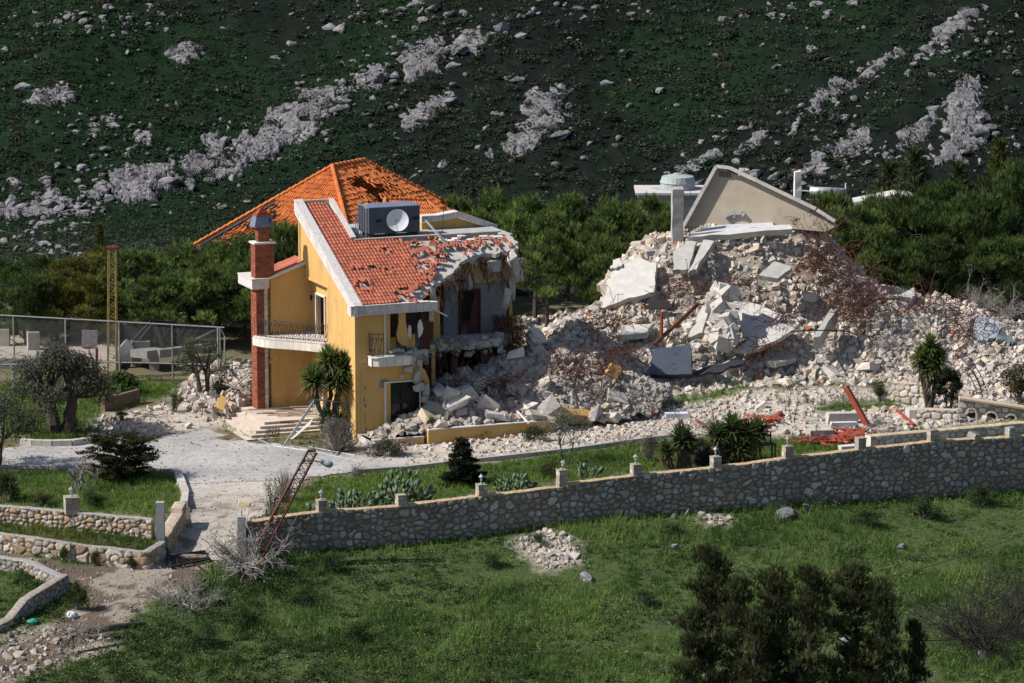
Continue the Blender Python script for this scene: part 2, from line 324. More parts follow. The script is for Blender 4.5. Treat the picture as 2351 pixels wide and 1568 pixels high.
GRASSIN = [gpoly(p) for p in ([(-40, 1082), (354, 1082), (411, 1094), (420, 1166), (365, 1186), (0, 1155), (-40, 1150)], [(680, 1147), (714, 1102), (810, 1091), (930, 1083), (1100, 1066), (1480, 1018), (1560, 995), (1720, 1010), (1960, 1005), (1960, 1030), (1460, 1087), (1105, 1132), (600, 1190)],
    [(1535, 885), (1620, 870), (1730, 885), (1720, 925), (1560, 945)], [(1860, 925), (1960, 905), (2090, 930), (2080, 945), (1900, 950)], [(60, 985), (230, 960), (215, 1010), (60, 1012)], [(230, 870), (410, 880), (430, 915), (250, 925)], [(0, 880), (230, 900), (230, 960), (60, 985), (0, 1000)], [(420, 900), (500, 880), (500, 940), (430, 945)])]
def near(poly, x, y, r=.6, k=6):
    a = np.zeros(np.shape(x))
    for i in range(k):
        t = i*2*np.pi/k; a += inpoly(np.asarray(x)+r*np.cos(t), np.asarray(y)+r*np.sin(t), poly)
    return a/k
def masks(x, y):
    jx = x+1.6*(fb2(x, y, .7, 3, 3)-.5); jy = y+1.6*(fb2(x, y, .7, 3, 4)-.5)
    low = (y < frontY(x)); rd = near(ROAD, jx, jy, .3); dr = near(DRIVE, x, y, .2)
    du = np.zeros(np.shape(x))
    for p in DUST: du = np.maximum(du, near(p, jx, jy))
    gi = np.zeros(np.shape(x))
    for p in GRASSIN: gi = np.maximum(gi, near(p, jx, jy, .4))
    back = (y > 17)
    gr = np.where(low, 1-np.maximum(rd, du), np.maximum(gi, .35*(1-du)*(1-dr)))
    gr = np.where(back & ~low, .5, gr)
    return gr, rd, dr, du, low
gx = np.arange(-58, 58.1, .28); gy = np.arange(-54, 60.1, .28); X, Y = np.meshgrid(gx, gy)
Z = H(X, Y); GR, RD, DR, DU, LO = masks(X, Y)
n1 = fb2(X, Y, .5, 4, 1)[..., None]; n2 = fb2(X, Y, 2.2, 3, 2)[..., None]
soil = np.array([.20, .155, .105])*(.75+.5*n1); gcol = np.array([.055, .080, .022])*(.6+.8*n2); dust = np.array([.47, .42, .36])*(.7+.6*n2); dirt = np.where(n1 > .55, np.array([.30, .255, .21]), np.array([.125, .092, .068]))*(.7+.5*n2)
c = soil*(1-GR[..., None])+gcol*GR[..., None]; c = c*(1-DU[..., None])+dust*DU[..., None]; c = np.where(LO[..., None], c*(1-RD[..., None])+dirt*RD[..., None], c)
Z = Z+(.10*(fb2(X, Y, 1.4, 3, 6)-.5)*(1-DR)*(1-.5*RD))
hb = sstep(36, 42, Y)[..., None]; c = c*(1-hb)+np.array([.011, .016, .010])*(.6+.8*n2)*hb  # far ground takes the hill's dark tone, shade included in the colour
struct(obj('ground', grid_mesh('ground', X, Y, Z, mGround, c)))
# driveway sheet
dx0, dx1 = min(p[0] for p in DRIVE)-.3, max(p[0] for p in DRIVE)+.3; dy0, dy1 = min(p[1] for p in DRIVE)-.3, max(p[1] for p in DRIVE)+.3
X, Y = np.meshgrid(np.arange(dx0, dx1, .14), np.arange(dy0, dy1, .14)); kk = inpoly(X+1.0*(fb2(X, Y, 1.1, 3, 9)-.5), Y+1.0*(fb2(X, Y, 1.1, 3, 10)-.5), DRIVE); n1 = fb2(X, Y, .4, 4, 3)[..., None]; n2 = fb2(X, Y, 3.5, 3, 7)[..., None]
up_ = (sstep(-8.6, -8.2, Y-.12*X+.3*(n1[..., 0]-.5))*sstep(-4, -10, X+4*(n1[..., 0]-.5)))[..., None]; c = (np.array([.40, .385, .38])*up_+np.array([.45, .405, .36])*(1-up_))*(.62+.72*n1)*(.84+.32*n2)
ft = (sstep(.52, .62, fb2(X, Y, 1.3, 4, 12))*sstep(-11, -17, Y)*.85)[..., None]; c = c*(1-ft)+np.array([.16, .12, .09])*ft
c = c*(1-.45*(np.abs(Y-.12*X+8.4+.3*(n1[..., 0]-.5)) < .11)[..., None]); c *= (1-.5*(fb2(X, Y, 6, 2, 5) > .74)[..., None])
struct(obj('driveway', grid_mesh('driveway', X, Y, H(X, Y)+.045, mGround, c, keep=kk)))
# hillside behind everything
X, Y = np.meshgrid(np.arange(-80, 80.1, .6), np.arange(58.9, 170, .6)); Z = np.maximum(hill(X, Y), H(X, np.minimum(Y, 59.5)))
Z = H(X, Y)+.5*(fb2(X, Y, .5, 4, 14)-.5)*sstep(60, 66, Y)
n1 = fb2(X, Y, .10, 4, 31); n2 = fb2(X, Y, .9, 3, 32)
def hillgreen(x, y): return np.clip(sstep(.46, .62, fb2(x, y, .07, 4, 31)), 0, 1)
gm = hillgreen(X, Y)[..., None]; c = (np.array([.013, .017, .0145])*(1-gm)+np.array([.014, .027, .015])*gm)*(.6+.8*n2[..., None])  # shade over the hill is put into these dark base colours
struct(obj('hillside', grid_mesh('hillside', X, Y, Z, mHill, c)))
def HZ(x, y): return H(x, y)+.5*(fb2(x, y, .5, 4, 14)-.5)*sstep(60, 66, np.asarray(y, float))
# ================================================================ stone walls
PAL = {'grey': [(.30, .27, .24), (.35, .315, .28), (.25, .22, .195), (.31, .245, .19), (.42, .395, .37), (.28, .26, .255), (.35, .27, .20)], 'tan': [(.44, .36, .27), (.44, .32, .19), (.48, .41, .33), (.38, .27, .16), (.45, .29, .18), (.50, .45, .39)], 'pale': [(.60, .54, .47), (.55, .50, .45), (.50, .43, .35), (.62, .58, .54)]}
def stones(S, Hh, cw, ch, seed, jit=.8, brick=False):
    """cell id, edge distance and colour index for points on a wall face"""
    a = S/cw; b_ = Hh/ch; ia, ib = np.floor(a).astype(int), np.floor(b_).astype(int); best = np.full(a.shape, 9.); sec = np.full(a.shape, 9.); bid = np.zeros(a.shape, int)
    for di in range(-2, 3):
        for dj in range(-2, 3):
            ci, cj = ia+di, ib+dj; z = np.zeros_like(ci)
            off = .5*(cj % 2) if brick else 0
            sx = ci+.5+off+jit*(_h(ci, cj, z, seed)-.5); sy = cj+.5+(jit*.35 if brick else jit)*(_h(ci, cj, z+1, seed)-.5); wg = .60+.85*_h(ci, cj, z+2, seed)**1.8
            ddx, ddy = np.abs(a-sx), np.abs(b_-sy); d = ((ddx**2.6+ddy**2.6)**(1/2.6))/wg
            id_ = (ci*7919+cj*104729) & 0xffff; m = d < best; sec = np.where(m, best, np.minimum(sec, d)); bid = np.where(m, id_, bid); best = np.where(m, d, best)
    return bid, (sec-best)*min(cw, ch)
def stone_wall(name, label, cat, pts, base, top, th, cw=.42, ch=.32, pal='grey', seed=1, mortar=(.20, .18, .155), capcol=(.44, .33, .20), step=.05, jit=.8, brick=False, bulge=.05, mw=.05, back=True, holes=None, parent=None, capov=.02, rubbletop=.06):
    P = np.array(pts, float); seg = np.linalg.norm(np.diff(P, axis=0), axis=1); cum = np.concatenate([[0], np.cumsum(seg)]); ns = max(2, int(cum[-1]/step)); s = np.linspace(0, cum[-1], ns)
    x = np.interp(s, cum, P[:, 0]); y = np.interp(s, cum, P[:, 1]); tx, ty = np.gradient(x), np.gradient(y); ln = np.hypot(tx, ty); nx, ny = ty/ln, -tx/ln
    zb = np.array([base(a, b_) for a, b_ in zip(x, y)]) if not np.isscalar(base) else np.full(ns, base); zt = np.array([top(a, b_, q) for a, b_, q in zip(x, y, s)]); zt = zt+rubbletop*(fb2(s, s*0, 1.2, 3, seed)-.5)
    nh = max(2, int((zt-zb).max()/step)); tt = np.linspace(0, 1, nh)[:, None]; Zg = zb+(zt-zb)*tt; Sg = np.broadcast_to(s, Zg.shape)
    jw = .10*(fbm(np.stack([Sg*2.2, Zg*2.2, Zg*0+seed], -1), 2, seed)-.5); bid, ed = stones(Sg+jw, Zg+jw, cw, ch, seed, jit, brick)
    e = sstep(mw*.5, mw*1.7, ed); tex = fbm(np.stack([Sg*7, Zg*7, Zg*0], -1), 3, seed+1); disp = bulge*e*(.6+.8*_h(bid, bid*0, bid*0, seed))+.03*(tex-.5)
    pl = np.array(PAL[pal]); cc = pl[(_h(bid, bid*0+3, bid*0, seed)*len(pl)).astype(int) % len(pl)]*(.75+.5*_h(bid, bid*0+5, bid*0, seed))[..., None]*(.8+.4*tex[..., None])
    cc = np.where((ed < mw)[..., None], np.array(mortar)*(.8+.4*tex[..., None]), cc)
    Xg = x+nx*(th/2+disp); Yg = y+ny*(th/2+disp)
    me = grid_mesh(name, Xg, Yg, Zg, mVC, cc); root = obj(name, me, parent)
    if parent is None: tag(root, label, cat)
    g_ = Geo(); f = []; prof = [(th/2+capov, -.06), (th/2+capov, 0), (th/4, .03), (-th/4, .03), (-th/2, 0), (-th/2, None)]; V = []
    for o_, dz in prof:
        jz = .05*(fbm(np.stack([s*3, s*0+o_*5, s*0], -1), 2, 4)-.5); V.append(np.stack([x+nx*o_, y+ny*o_, zb if dz is None else zt+dz+jz], 1))
    V = np.concatenate(V); i = np.arange(len(prof)-1)[:, None]*ns; j = np.arange(ns-1)[None]; F = np.stack([i+j, i+j+1, i+ns+j+1, i+ns+j], -1).reshape(-1, 4)
    cap = np.array(capcol)*(.6+.8*RS.rand(len(F), 1)*.6+.1); cap[-(ns-1):] = mortar; g_.add(V, F, cap)
    for q in (0, ns-1):
        idx = [k*ns+q for k in range(len(prof))]; E_ = V[idx]; E_ = np.concatenate([E_, [[E_[0][0], E_[0][1], zb[q]]]]); g_.add(E_, [list(range(len(E_)))[::(1 if q == 0 else -1)]], np.array(pl[0]))
    obj('coping', (g_, mVC), root); return root
def pier(x, y, z0, z1, wd, label, rz=0, seed=1, lamp=None, group=None, lean=0, mat=None, broken=False):
    t = thing('wall_pier', label, 'pier', (x, y, z0), rz, group)
    g_ = Geo(); h = z1-z0; n = max(2, round(h/.24)); rs = np.random.RandomState(seed)
    for k in range(n):
        zz = k*h/n; sp = rs.uniform(.4, .6)*wd
        for side in (0, 1):
            a, b_ = (-wd/2, -wd/2+sp) if side == 0 else (-wd/2+sp, wd/2)
            for yy in ((-wd/2, 0), (0, wd/2)):
                g_.box(((a+b_)/2, sum(yy)/2, zz+h/n/2), (b_-a-.015+rs.uniform(-.01, .02), yy[1]-yy[0]+rs.uniform(-.01, .02), h/n-.015), eul(*rs.normal(0, .03, 3)), np.array(PAL['grey'][rs.randint(7)])*rs.uniform(.9, 1.35))
    g_.box((0, 0, h/2), (wd*.93, wd*.93, h*.98), None, (.22, .2, .17)); obj('stonework', (g_, mVC), t)
    if not broken:
        obj('cap', (Geo().box((0, 0, h+.03), (wd*1.04, wd*1.04, .06), None, (.33, .28, .21)), mVC), t)
    return t
mLamp = M('weathered_lamp_metal', (.33, .34, .36), (.22, .23, .25), 9, .5, 0, metal=.2)
mFrost = M('frosted_lamp_glass', (.45, .45, .43), None, 3, .3)
def pier_lamp(x, y, z, label, rz=0, lean=0, group=None):
    t = thing('pier_lamp', label, 'lamp', (x, y, z), rz, group); t.rotation_euler = (lean, lean*.4, rz)
    obj('lamp_base', (Geo().lathe((0, 0, 0), [(.001, 0), (.09, 0), (.08, .04), (.03, .07), (.025, .14), (.07, .17), (.07, .19), (.001, .19)], 10), mLamp), t)
    obj('lamp_glass', (Geo().lathe((0, 0, .19), [(.055, 0), (.085, .16), (.001, .16)], 6), mFrost), t)
    obj('lamp_roof', (Geo().lathe((0, 0, .35), [(.15, -.01), (.14, .02), (.05, .11), (.02, .13), (.02, .17), (.001, .18)], 6), mLamp), t)
    return t
# long wall across the front: top height read along the photograph
def wall_top_tab():
    r = []
    for px, py in [(560, 1198), (737, 1172), (920, 1160), (1105, 1137), (1289, 1116), (1291, 1112), (1460, 1089), (1640, 1072), (1808, 1050), (1975, 1030), (2140, 1012), (2351, 1000)]:
        x_, y_ = None, -15.
        for _ in range(8):
            q = atY(px, py, y_); y_ = float(wallY(q[0]))
        r.append((q[0], q[2]))
    r.append((46, r[-1][1]+.4)); return np.array(r)
WT = wall_top_tab()
def wtop(x, y=0, s=0): return float(np.interp(x, WT[:, 0], WT[:, 1]))
def lowbase(x, y): return float(LOW(np.array(x), np.array(y)))-.5
stone_wall('boundary_wall', 'long fieldstone retaining wall running across the whole garden, mostly in shade', 'stone wall', [(XP2+.25, wallY(XP2+.25)), (46, wallY(46))], lowbase, wtop, .5, .40, .30, 'grey', 3, (.175, .15, .125), step=.042, bulge=.07, mw=.07)
for k, (px, lab, lampd, hh) in enumerate([(737, 'stone pier behind the leaning lattice post, beside the wide prickly pear', 1, .55), (920, 'lampless stone pier in front of the tallest prickly pear', 0, .55), (1105, 'stone pier between the conifer and the round prickly pear', 1, .58), (1290, 'tall pale stone pier at the step in the boundary wall', 1, .85), (1460, 'tan stone pier left of the pair of yuccas', 1, .55), (1643, 'stone pier half hidden behind the charred stump', 1, .55), (1808, 'stone pier right of the black table', 1, .62), (1975, 'low stone pier beside the red fallen timbers', 0, .6), (2140, 'greenish stone pier in front of the low terrace wall', 1, .6)]):
    y_ = -15.
    for _ in range(8):
        q = atY(px, 1050, y_); y_ = float(wallY(q[0]))
    x_ = float(q[0]); z_ = wtop(x_); w_ = .46
    hh *= .9; pier(x_, y_, z_-.15, z_+hh, w_, lab, math.atan(.398), 40+k)
    if lampd: pier_lamp(x_, y_, z_+hh+.07, {737: 'small lantern on the pier behind the wide prickly pear', 1105: 'upright grey lantern on the pier beside the round prickly pear', 1290: 'tilted grey lantern on the tall pale pier', 1460: 'grey lantern on the tan pier left of the yuccas', 1643: 'pale lantern on the pier behind the charred stump', 1808: 'pale lantern on the pier right of the black table', 2140: 'grey lantern on the greenish pier at the right end of the wall'}[px], .3*k, .22 if px == 1290 else 0)
q = atY(2320, 985, -6.3); pier(q[0], float(wallY(q[0])), wtop(q[0])-.1, wtop(q[0])+.5, .42, 'broken stump of a stone pier near the right end of the boundary wall', .5, 77, broken=True)
q = atY(2232, 1003, -6.8); o = pier(q[0], float(wallY(q[0])), wtop(q[0]), wtop(q[0])+.32, .5, 'tumbled pale pier stones lying on the boundary wall', .9, 78, broken=True); o.rotation_euler = (.3, .2, .9)
# gate posts
def gate_post(px, ptop, pbase, Y, label, rod=False):
    b_ = atY(px, pbase, Y); h = atY(px, ptop, Y)[2]-b_[2]; t = thing('gate_post', label, 'gate post', (b_[0], Y, b_[2]-.25), .05)
    obj('post', (Geo().box((0, 0, h/2+.12), (.42, .42, h+.25)), M('grey_render', (.34, .335, .335), (.27, .265, .265), 4, .95, .012, 30)), t)
    obj('hinge_plate', (Geo().box((.215, -.02, h*.45), (.03, .1, h*.8)), mIron), t)
    if rod: obj('rod', (Geo().tube([(0, 0, h), (0, 0, h+.55)], .02, 5), mIron), t)
gate_post(369, 1152, 1272, -22.1, 'tall grey concrete gate post on the left side of the ramp')
gate_post(556, 1185, 1285, -22.1, 'grey concrete gate post on the right side of the ramp, with a rod on top', True)
# left boundary wall (dry stones on the left, mortared on the right)
WA = [(XP1-.2, -22), (-21.2, float(leftY(-21.2))), (-44, float(leftY(-44)))][::-1]
def wa_top(x, y, s): return float(np.interp(x, [-44, -26.2, -22.3, -17.6], [atY(0, 1157, -19.8)[2]+.1, atY(0, 1157, -19.8)[2], atY(165, 1172, -20.8)[2], atY(355, 1192, -22)[2]]))
wl = stone_wall('garden_wall', 'cream fieldstone wall left of the gate, loose dark stones at its far end', 'stone wall', WA, lambda x, y: float(LOW(np.array(x), np.array(y)))-.3, wa_top, .45, .31, .25, 'tan', 9, (.15, .135, .118), (.33, .31, .29), bulge=.055)
q = atY(165, 1170, -20.8); pier(q[0], -20.9, wa_top(q[0], 0, 0)-.1, wa_top(q[0], 0, 0)+.7, .7, 'square stone pier on the garden wall left of the gate', .25, 91); pier_lamp(q[0], -20.9, wa_top(q[0], 0, 0)+.76, 'grey lantern on the pier of the garden wall left of the gate')
# planter walls below it
def planter(name, label, pix, Y0, hz, seed, **kw):
    pts = []
    for px, py in pix: pts.append(tuple(gnd(px, py)[:2]))
    z_ = [float(H(np.array(a), np.array(b_))) for a, b_ in pts]
    return stone_wall(name, label, 'stone wall', pts, lambda x, y: float(H(np.array(x), np.array(y)))-.35, lambda x, y, s: float(H(np.array(x), np.array(y)))+hz, .38, kw.get('cw', .42), kw.get('ch', .36), 'tan', seed, (.17, .145, .12), (.30, .28, .255), bulge=.05), pts
pw1, pp1 = planter('planter_wall', 'tan fieldstone planter wall along the lower road at the left edge', [(-40, 1258), (60, 1270), (165, 1287)], 0, .85, 15)
pw2, pp2 = planter('planter_wall', 'low planter wall of square tan stones below the gate post', [(158, 1284), (240, 1293), (336, 1304), (372, 1280)], 0, .82, 16, cw=.5, ch=.46)
g_ = Geo(); ps = [(-27.6, -20.6), (-17.7, -22.2)]
bd = pp1+pp2[1:]; tp = [(x, float(leftY(x))-.2) for x in np.linspace(bd[-1][0], bd[0][0], 8)]
ring = bd+tp; PRING = list(ring); zz = [float(H(np.array(a), np.array(b_)))+.62 for a, b_ in bd]+[float(LOW(np.array(a), np.array(b_)))+.75 for a, b_ in tp]
PRZ = np.array([(a, b_, c_) for (a, b_), c_ in zip(ring, zz)])
def planter_z(x, y):
    d = (x[:, None]-PRZ[None, :, 0])**2+(y[:, None]-PRZ[None, :, 1])**2; w_ = 1/(d+.2)**2; return (w_*PRZ[:, 2]).sum(1)/w_.sum(1)
g_.add([(a, b_, c_) for (a, b_), c_ in zip(ring, zz)], [list(t) for t in tessellate_polygon([[Vector((a, b_, 0)) for a, b_ in ring]])], (.07, .075, .035)); struct(obj('planter_soil', (g_, mGround)))
# triangular bed at the lower left
c1 = [gnd(*p) for p in [(-40, 1296), (60, 1312), (150, 1352)]]; c2 = [gnd(*p) for p in [(-10, 1452), (60, 1410), (148, 1356)]]
stone_wall('bed_wall', 'rough stone wall with a broad grey cap around the lower left bed', 'stone wall', [p[:2] for p in c1], lambda x, y: float(H(np.array(x), np.array(y)))-.4, lambda x, y, s: float(H(np.array(x), np.array(y)))+.55, .5, .3, .24, 'grey', 25, (.2, .18, .16), (.33, .32, .31))
stone_wall('bed_wall', 'dark leaning stone wall on the shaded side of the lower left bed', 'stone wall', [p[:2] for p in c2], lambda x, y: float(H(np.array(x), np.array(y)))-.5, lambda x, y, s: float(H(np.array(x), np.array(y)))+.35+.45*min(1, max(0, s-1)/1.2), .45, .34, .26, 'grey', 26, (.15, .13, .12), (.30, .26, .22))
# ramp side wall, kerbs
rw = [gnd(*p) for p in [(384, 1264), (427, 1192)]]
stone_wall('ramp_wall', 'thick broken stone wall along the left side of the ramp', 'stone wall', [(XP1+.15, -21.7), (XP1+.75, -17.2)], -2., lambda x, y, s: -.55+.13*s+.25*(s > 3.6), .55, .3, .25, 'tan', 33, (.2, .17, .14), (.46, .38, .29))
def kerb(label, pix, hgt, wd, col, dz=0):
    g_ = Geo(); P = [gnd(*p) for p in pix]; rs = np.random.RandomState(len(pix))
    for a, b_ in zip(P[:-1], P[1:]):
        n = max(1, int(np.linalg.norm(b_-a)/.9))
        for i in range(n): g_.beam(a+(b_-a)*i/n+[0, 0, hgt/2-.06+dz], a+(b_-a)*(i+.97)/n+[0, 0, hgt/2-.06+dz], wd*rs.uniform(.92, 1.08), hgt+.12, np.array(col)*rs.uniform(.85, 1.1))
    return tag(obj('kerb', (g_, mVC)), label, 'kerb')
kerb('low grey retaining kerb along the front edge of the driveway strip', [(820, 1086), (930, 1079), (1100, 1060), (1300, 1038), (1480, 1013), (1560, 1003)], .40, .3, (.36, .34, .315), -.18)
kerb('thin concrete kerb between driveway and left lawn', [(-30, 1075), (160, 1076), (270, 1078)], .18, .25, (.42, .40, .38))
kerb('broken pale kerb stones along the right edge of the left lawn', [(408, 1092), (418, 1118), (426, 1140), (422, 1164)], .3, .36, (.50, .47, .43))
g_ = Geo(); P = [gnd(*p) for p in [(48, 1022), (75, 1024), (120, 1025), (165, 1024), (205, 1018), (218, 1008)]]; rs = np.random.RandomState(3)
for a, b_ in zip(P[:-1], P[1:]):
    for i in range(2): g_.beam(a+(b_-a)*i/2+[0, 0, .14], a+(b_-a)*(i+.96)/2+[0, 0, .14], .32, .42, np.array((.55, .50, .43))*rs.uniform(.85, 1.1))
tag(obj('planter_edging', (g_, mVC)), 'curved edging of square cream stones round the large olive tree', 'edging')
# right-hand terrace walls
ra = [atY(px, py, Y_) for px, py, Y_ in [(1985, 1032, -3.6), (2351, 985, .9), (2420, 975, 1.8)]]
TYa, TYb = -7.4, -3.2; RT_W = [(float(atY(1992, 1030, TYa)[0]), TYa), (float(atY(2360, 1000, TYb)[0]), TYb), (34, -.2)]
stone_wall('terrace_wall', 'low wall of pale dressed stones just behind the right end of the boundary wall', 'stone wall', RT_W, .4, lambda x, y, s: float(np.interp(x, [RT_W[0][0], RT_W[1][0]], [atY(1992, 1000, TYa)[2], atY(2360, 968, TYb)[2]])), .6, .48, .30, 'pale', 41, (.33, .27, .20), (.50, .40, .26), jit=.35, brick=True, bulge=.04)
# ================================================================ the ruined yellow house (own axes: u along the front, v to the back)
TH = math.radians(22); FU = np.array([math.cos(TH), math.sin(TH), 0]); FV = np.array([-math.sin(TH), math.cos(TH), 0]); OO = np.array([(815-1175.5)/42.3, 0, 0])
def ww(u, v, z): return OO+FU*u+FV*v+np.array([0, 0, z])
def hpl(px, py, v):      # photo point on a front-parallel plane of the house -> (u, z)
    d = ray(px, py); t = (v-FV@(CAM-OO))/(FV@d); q = CAM+d*t; return float((q-OO)@FU), float(q[2])
def zm(r, x, y):
    a, b, s = {1: (750, 600, 2.351), 2: (950, 1100, 2.351), 3: (1400, 850, 2.351), 4: (1500, 1250, 1.959), 5: (2300, 600, 1.959), 6: (3096, 1100, 2.351), 9: (1500, 1180, 3.357)}[r]
    return (a+x/s)*.574, (b+y/s)*.574
house = thing('ruined_house', 'half collapsed yellow house with a red tiled roof and brick chimney', 'house', OO, TH)
U, V_, Zv = (1, 0, 0), (0, 1, 0), (0, 0, 1)
def roofz(v): return 7.5+.45*(v+.45)
def part(name, g_, mat, smooth=False, parent=None): return obj(name, (g_, mat, smooth), parent or house)
def jag(p, amp, n, seed):
    """roughen an open polyline"""
    rs = np.random.RandomState(seed); o = []
    for a, b in zip(p[:-1], p[1:]):
        for i in range(n):
            t = i/n; o.append((a[0]+(b[0]-a[0])*t+(rs.normal(0, amp) if i else rs.normal(0, amp*.4)), a[1]+(b[1]-a[1])*t+(rs.normal(0, amp) if i else rs.normal(0, amp*.4))))
    o.append(p[-1]); return o
# left gable wall with the upper overhang
g_ = Geo(); g_.panel([[(0, -.3), (4.3, -.3), (4.3, 7.75), (8.95, 7.75), (8.95, roofz(8.95)-.12), (0, roofz(0)-.12)]], (0, 0, 0), V_, Zv, (.28, 0, 0)); part('gable_wall', g_, mYel)
# recessed wall with the balcony door
g_ = Geo(); g_.panel([[(4.25, -.2), (8.3, -.2), (8.3, 7.9), (4.25, 7.9)], [(5.9, 4.65), (7.3, 4.65), (7.3, 6.95), (5.9, 6.95)], [(5.0, .5), (6.3, .5), (6.3, 2.8), (5.0, 2.8)]], (.4, 0, 0), V_, Zv, (.2, 0, 0)); g_.box((.2, 4.4, 3.7), (.42, .2, 8)); part('recess_wall', g_, mYel)
part('soffit', Geo().box((.2, 6.6, 7.79), (.42, 4.6, .1)), mYel)
g_ = Geo()
for a, b, c_ in [((.36, 5.86, 5.8), (.12, .1, 2.4), 0), ((.36, 7.34, 5.8), (.12, .1, 2.4), 0), ((.36, 6.6, 6.99), (.12, 1.58, .1), 0)]: g_.box(a, b)
dr = part('balcony_door', g_, mWhite); part('door_leaf', Geo().box((.75, 6.05, 5.75), (.65, .06, 2.2)), M('grey_door_panel', (.40, .385, .39), (.33, .32, .33), 2, .7), parent=dr)
part('lower_doorway', Geo().box((.36, 4.96, 1.6), (.1, .1, 2.3)).box((.36, 6.34, 1.6), (.1, .1, 2.3)).box((.36, 5.65, 2.85), (.1, 1.5, .1)), mWhite)
g_ = Geo()
for v_, z_ in [(7.75, 6.7)]: g_.lathe((.2, v_, z_), [(.001, -.2), (.06, -.16), (.09, .08), (.001, .16)], 8).tube([(.4, v_, z_+.3), (.3, v_, z_+.36), (.2, v_, z_+.3), (.2, v_, z_+.12)], .015, 4)
part('wall_lantern', g_, mIron)
# front wall: door below, window above, torn right edge
edge = jag([(4.15, -.3), (4.35, .9), (4.2, 1.7), (4.05, 2.5), (3.95, 3.2), (3.65, 3.7), (3.4, 4.1), (3.05, 4.4), (3.0, 4.62)], .07, 4, 5)
g_ = Geo(); g_.panel([[(0, -.3)]+edge+[(1.75, 4.64), (1.75, 6.98), (4.35, 6.98), (4.35, 7.4), (0, 7.4)], [(1.75, .85), (3.72, .85), (3.72, 3.05), (1.75, 3.05)]], (.29, 0, 0), U, Zv, (0, .28, 0))
front = part('front_wall', g_, mYel)
g_ = Geo(); rs = np.random.RandomState(2)
for u_, z_, a, b in [(.45, 4.55, .09, .03), (.5, 4.2, .13, .07), (.55, 2.9, .06, .16), (.52, 2.2, .06, .2), (.58, 1.9, .09, .15), (.55, 1.2, .04, .4), (1.55, 3.0, .2, .3), (1.75, 3.2, .3, .12), (.6, .5, .06, .3)]:
    n = 9; g_.panel([[(u_+a*math.cos(k*2*math.pi/n)*rs.uniform(.6, 1.1), z_+b*math.sin(k*2*math.pi/n)*rs.uniform(.6, 1.1)) for k in range(n)]], (0, -.004, 0), U, Zv, (0, .002, 0))
rs = np.random.RandomState(3); sg = Geo(); sp = Geo()
for k in range(34):
    v_, z_ = rs.uniform(.2, 4.2), rs.uniform(.8, 7.4); a = rs.uniform(.015, .06)*(2 if k < 5 else 1); sg.panel([[(v_+a*math.cos(t)*rs.uniform(.6, 1.2), z_+a*1.2*math.sin(t)*rs.uniform(.6, 1.2)) for t in np.linspace(0, 5.5, 7)]], (-.004, 0, 0), V_, Zv, (.002, 0, 0))
for k in range(26):
    u_, z_ = rs.uniform(-2.2, .2), rs.uniform(.6, 7.4); a = rs.uniform(.015, .05); sp.panel([[(u_+a*math.cos(t)*rs.uniform(.6, 1.2), z_+a*1.2*math.sin(t)*rs.uniform(.6, 1.2)) for t in np.linspace(0, 5.5, 7)]], (0, 8.196, 0), U, Zv, (0, .002, 0))
part('shell_scar', g_, M('exposed_render', (.25, .23, .22), (.16, .15, .15), 9, 1), parent=front); part('shell_scar', sg, bpy.data.materials['exposed_render'], parent=bpy.data.objects['gable_wall']); sp_ = sp
# white door and window frames with glass
g_ = Geo().box((1.72, -.03, 1.95), (.1, .08, 2.2)).box((3.75, -.03, 1.95), (.06, .08, 2.2)).box((2.73, -.03, 3.08), (2.1, .08, .07)); dr = part('terrace_door', g_, mWhite)
g_ = Geo()
for x_ in np.linspace(1.8, 3.7, 15): g_.box((x_, .12, 1.95), (.02, .02, 2.2))
for x_ in (1.8, 2.72, 2.78, 3.68): g_.box((x_, .16, 1.95), (.07, .05, 2.2))
for z_ in (.95, 1.9, 3.0): g_.box((2.74, .14, z_), (1.9, .03, .05))
part('door_bars', g_, mIron, parent=dr)
part('door_glass', Geo().box((2.74, .22, 1.95), (1.95, .012, 2.2)), mGlass, parent=dr)
wn = part('window', Geo().box((1.73, -.03, 5.8), (.09, .08, 2.35)), mWhite)
g_ = Geo().box((1.84, .16, 5.8), (.07, .05, 2.3)).box((2.95, .16, 5.8), (.12, .06, 2.3)).box((2.5, .16, 6.9), (1.4, .05, .12)); part('window_frame', g_, mIron, parent=wn)
def chunk2(g_, u_, z_, v_, a, b, th, seed, n=9, rot=0., ell=0):
    rs = np.random.RandomState(seed); p = []
    for k in range(n):
        t = k*2*math.pi/n; r = rs.uniform(.72, 1.1); p.append((u_+a*math.cos(t)*r*math.cos(rot)-b*math.sin(t)*r*math.sin(rot), z_+a*math.cos(t)*r*math.sin(rot)+b*math.sin(t)*r*math.cos(rot)))
    return g_.panel([p], (0, v_, 0), U, Zv, (0, th, 0))
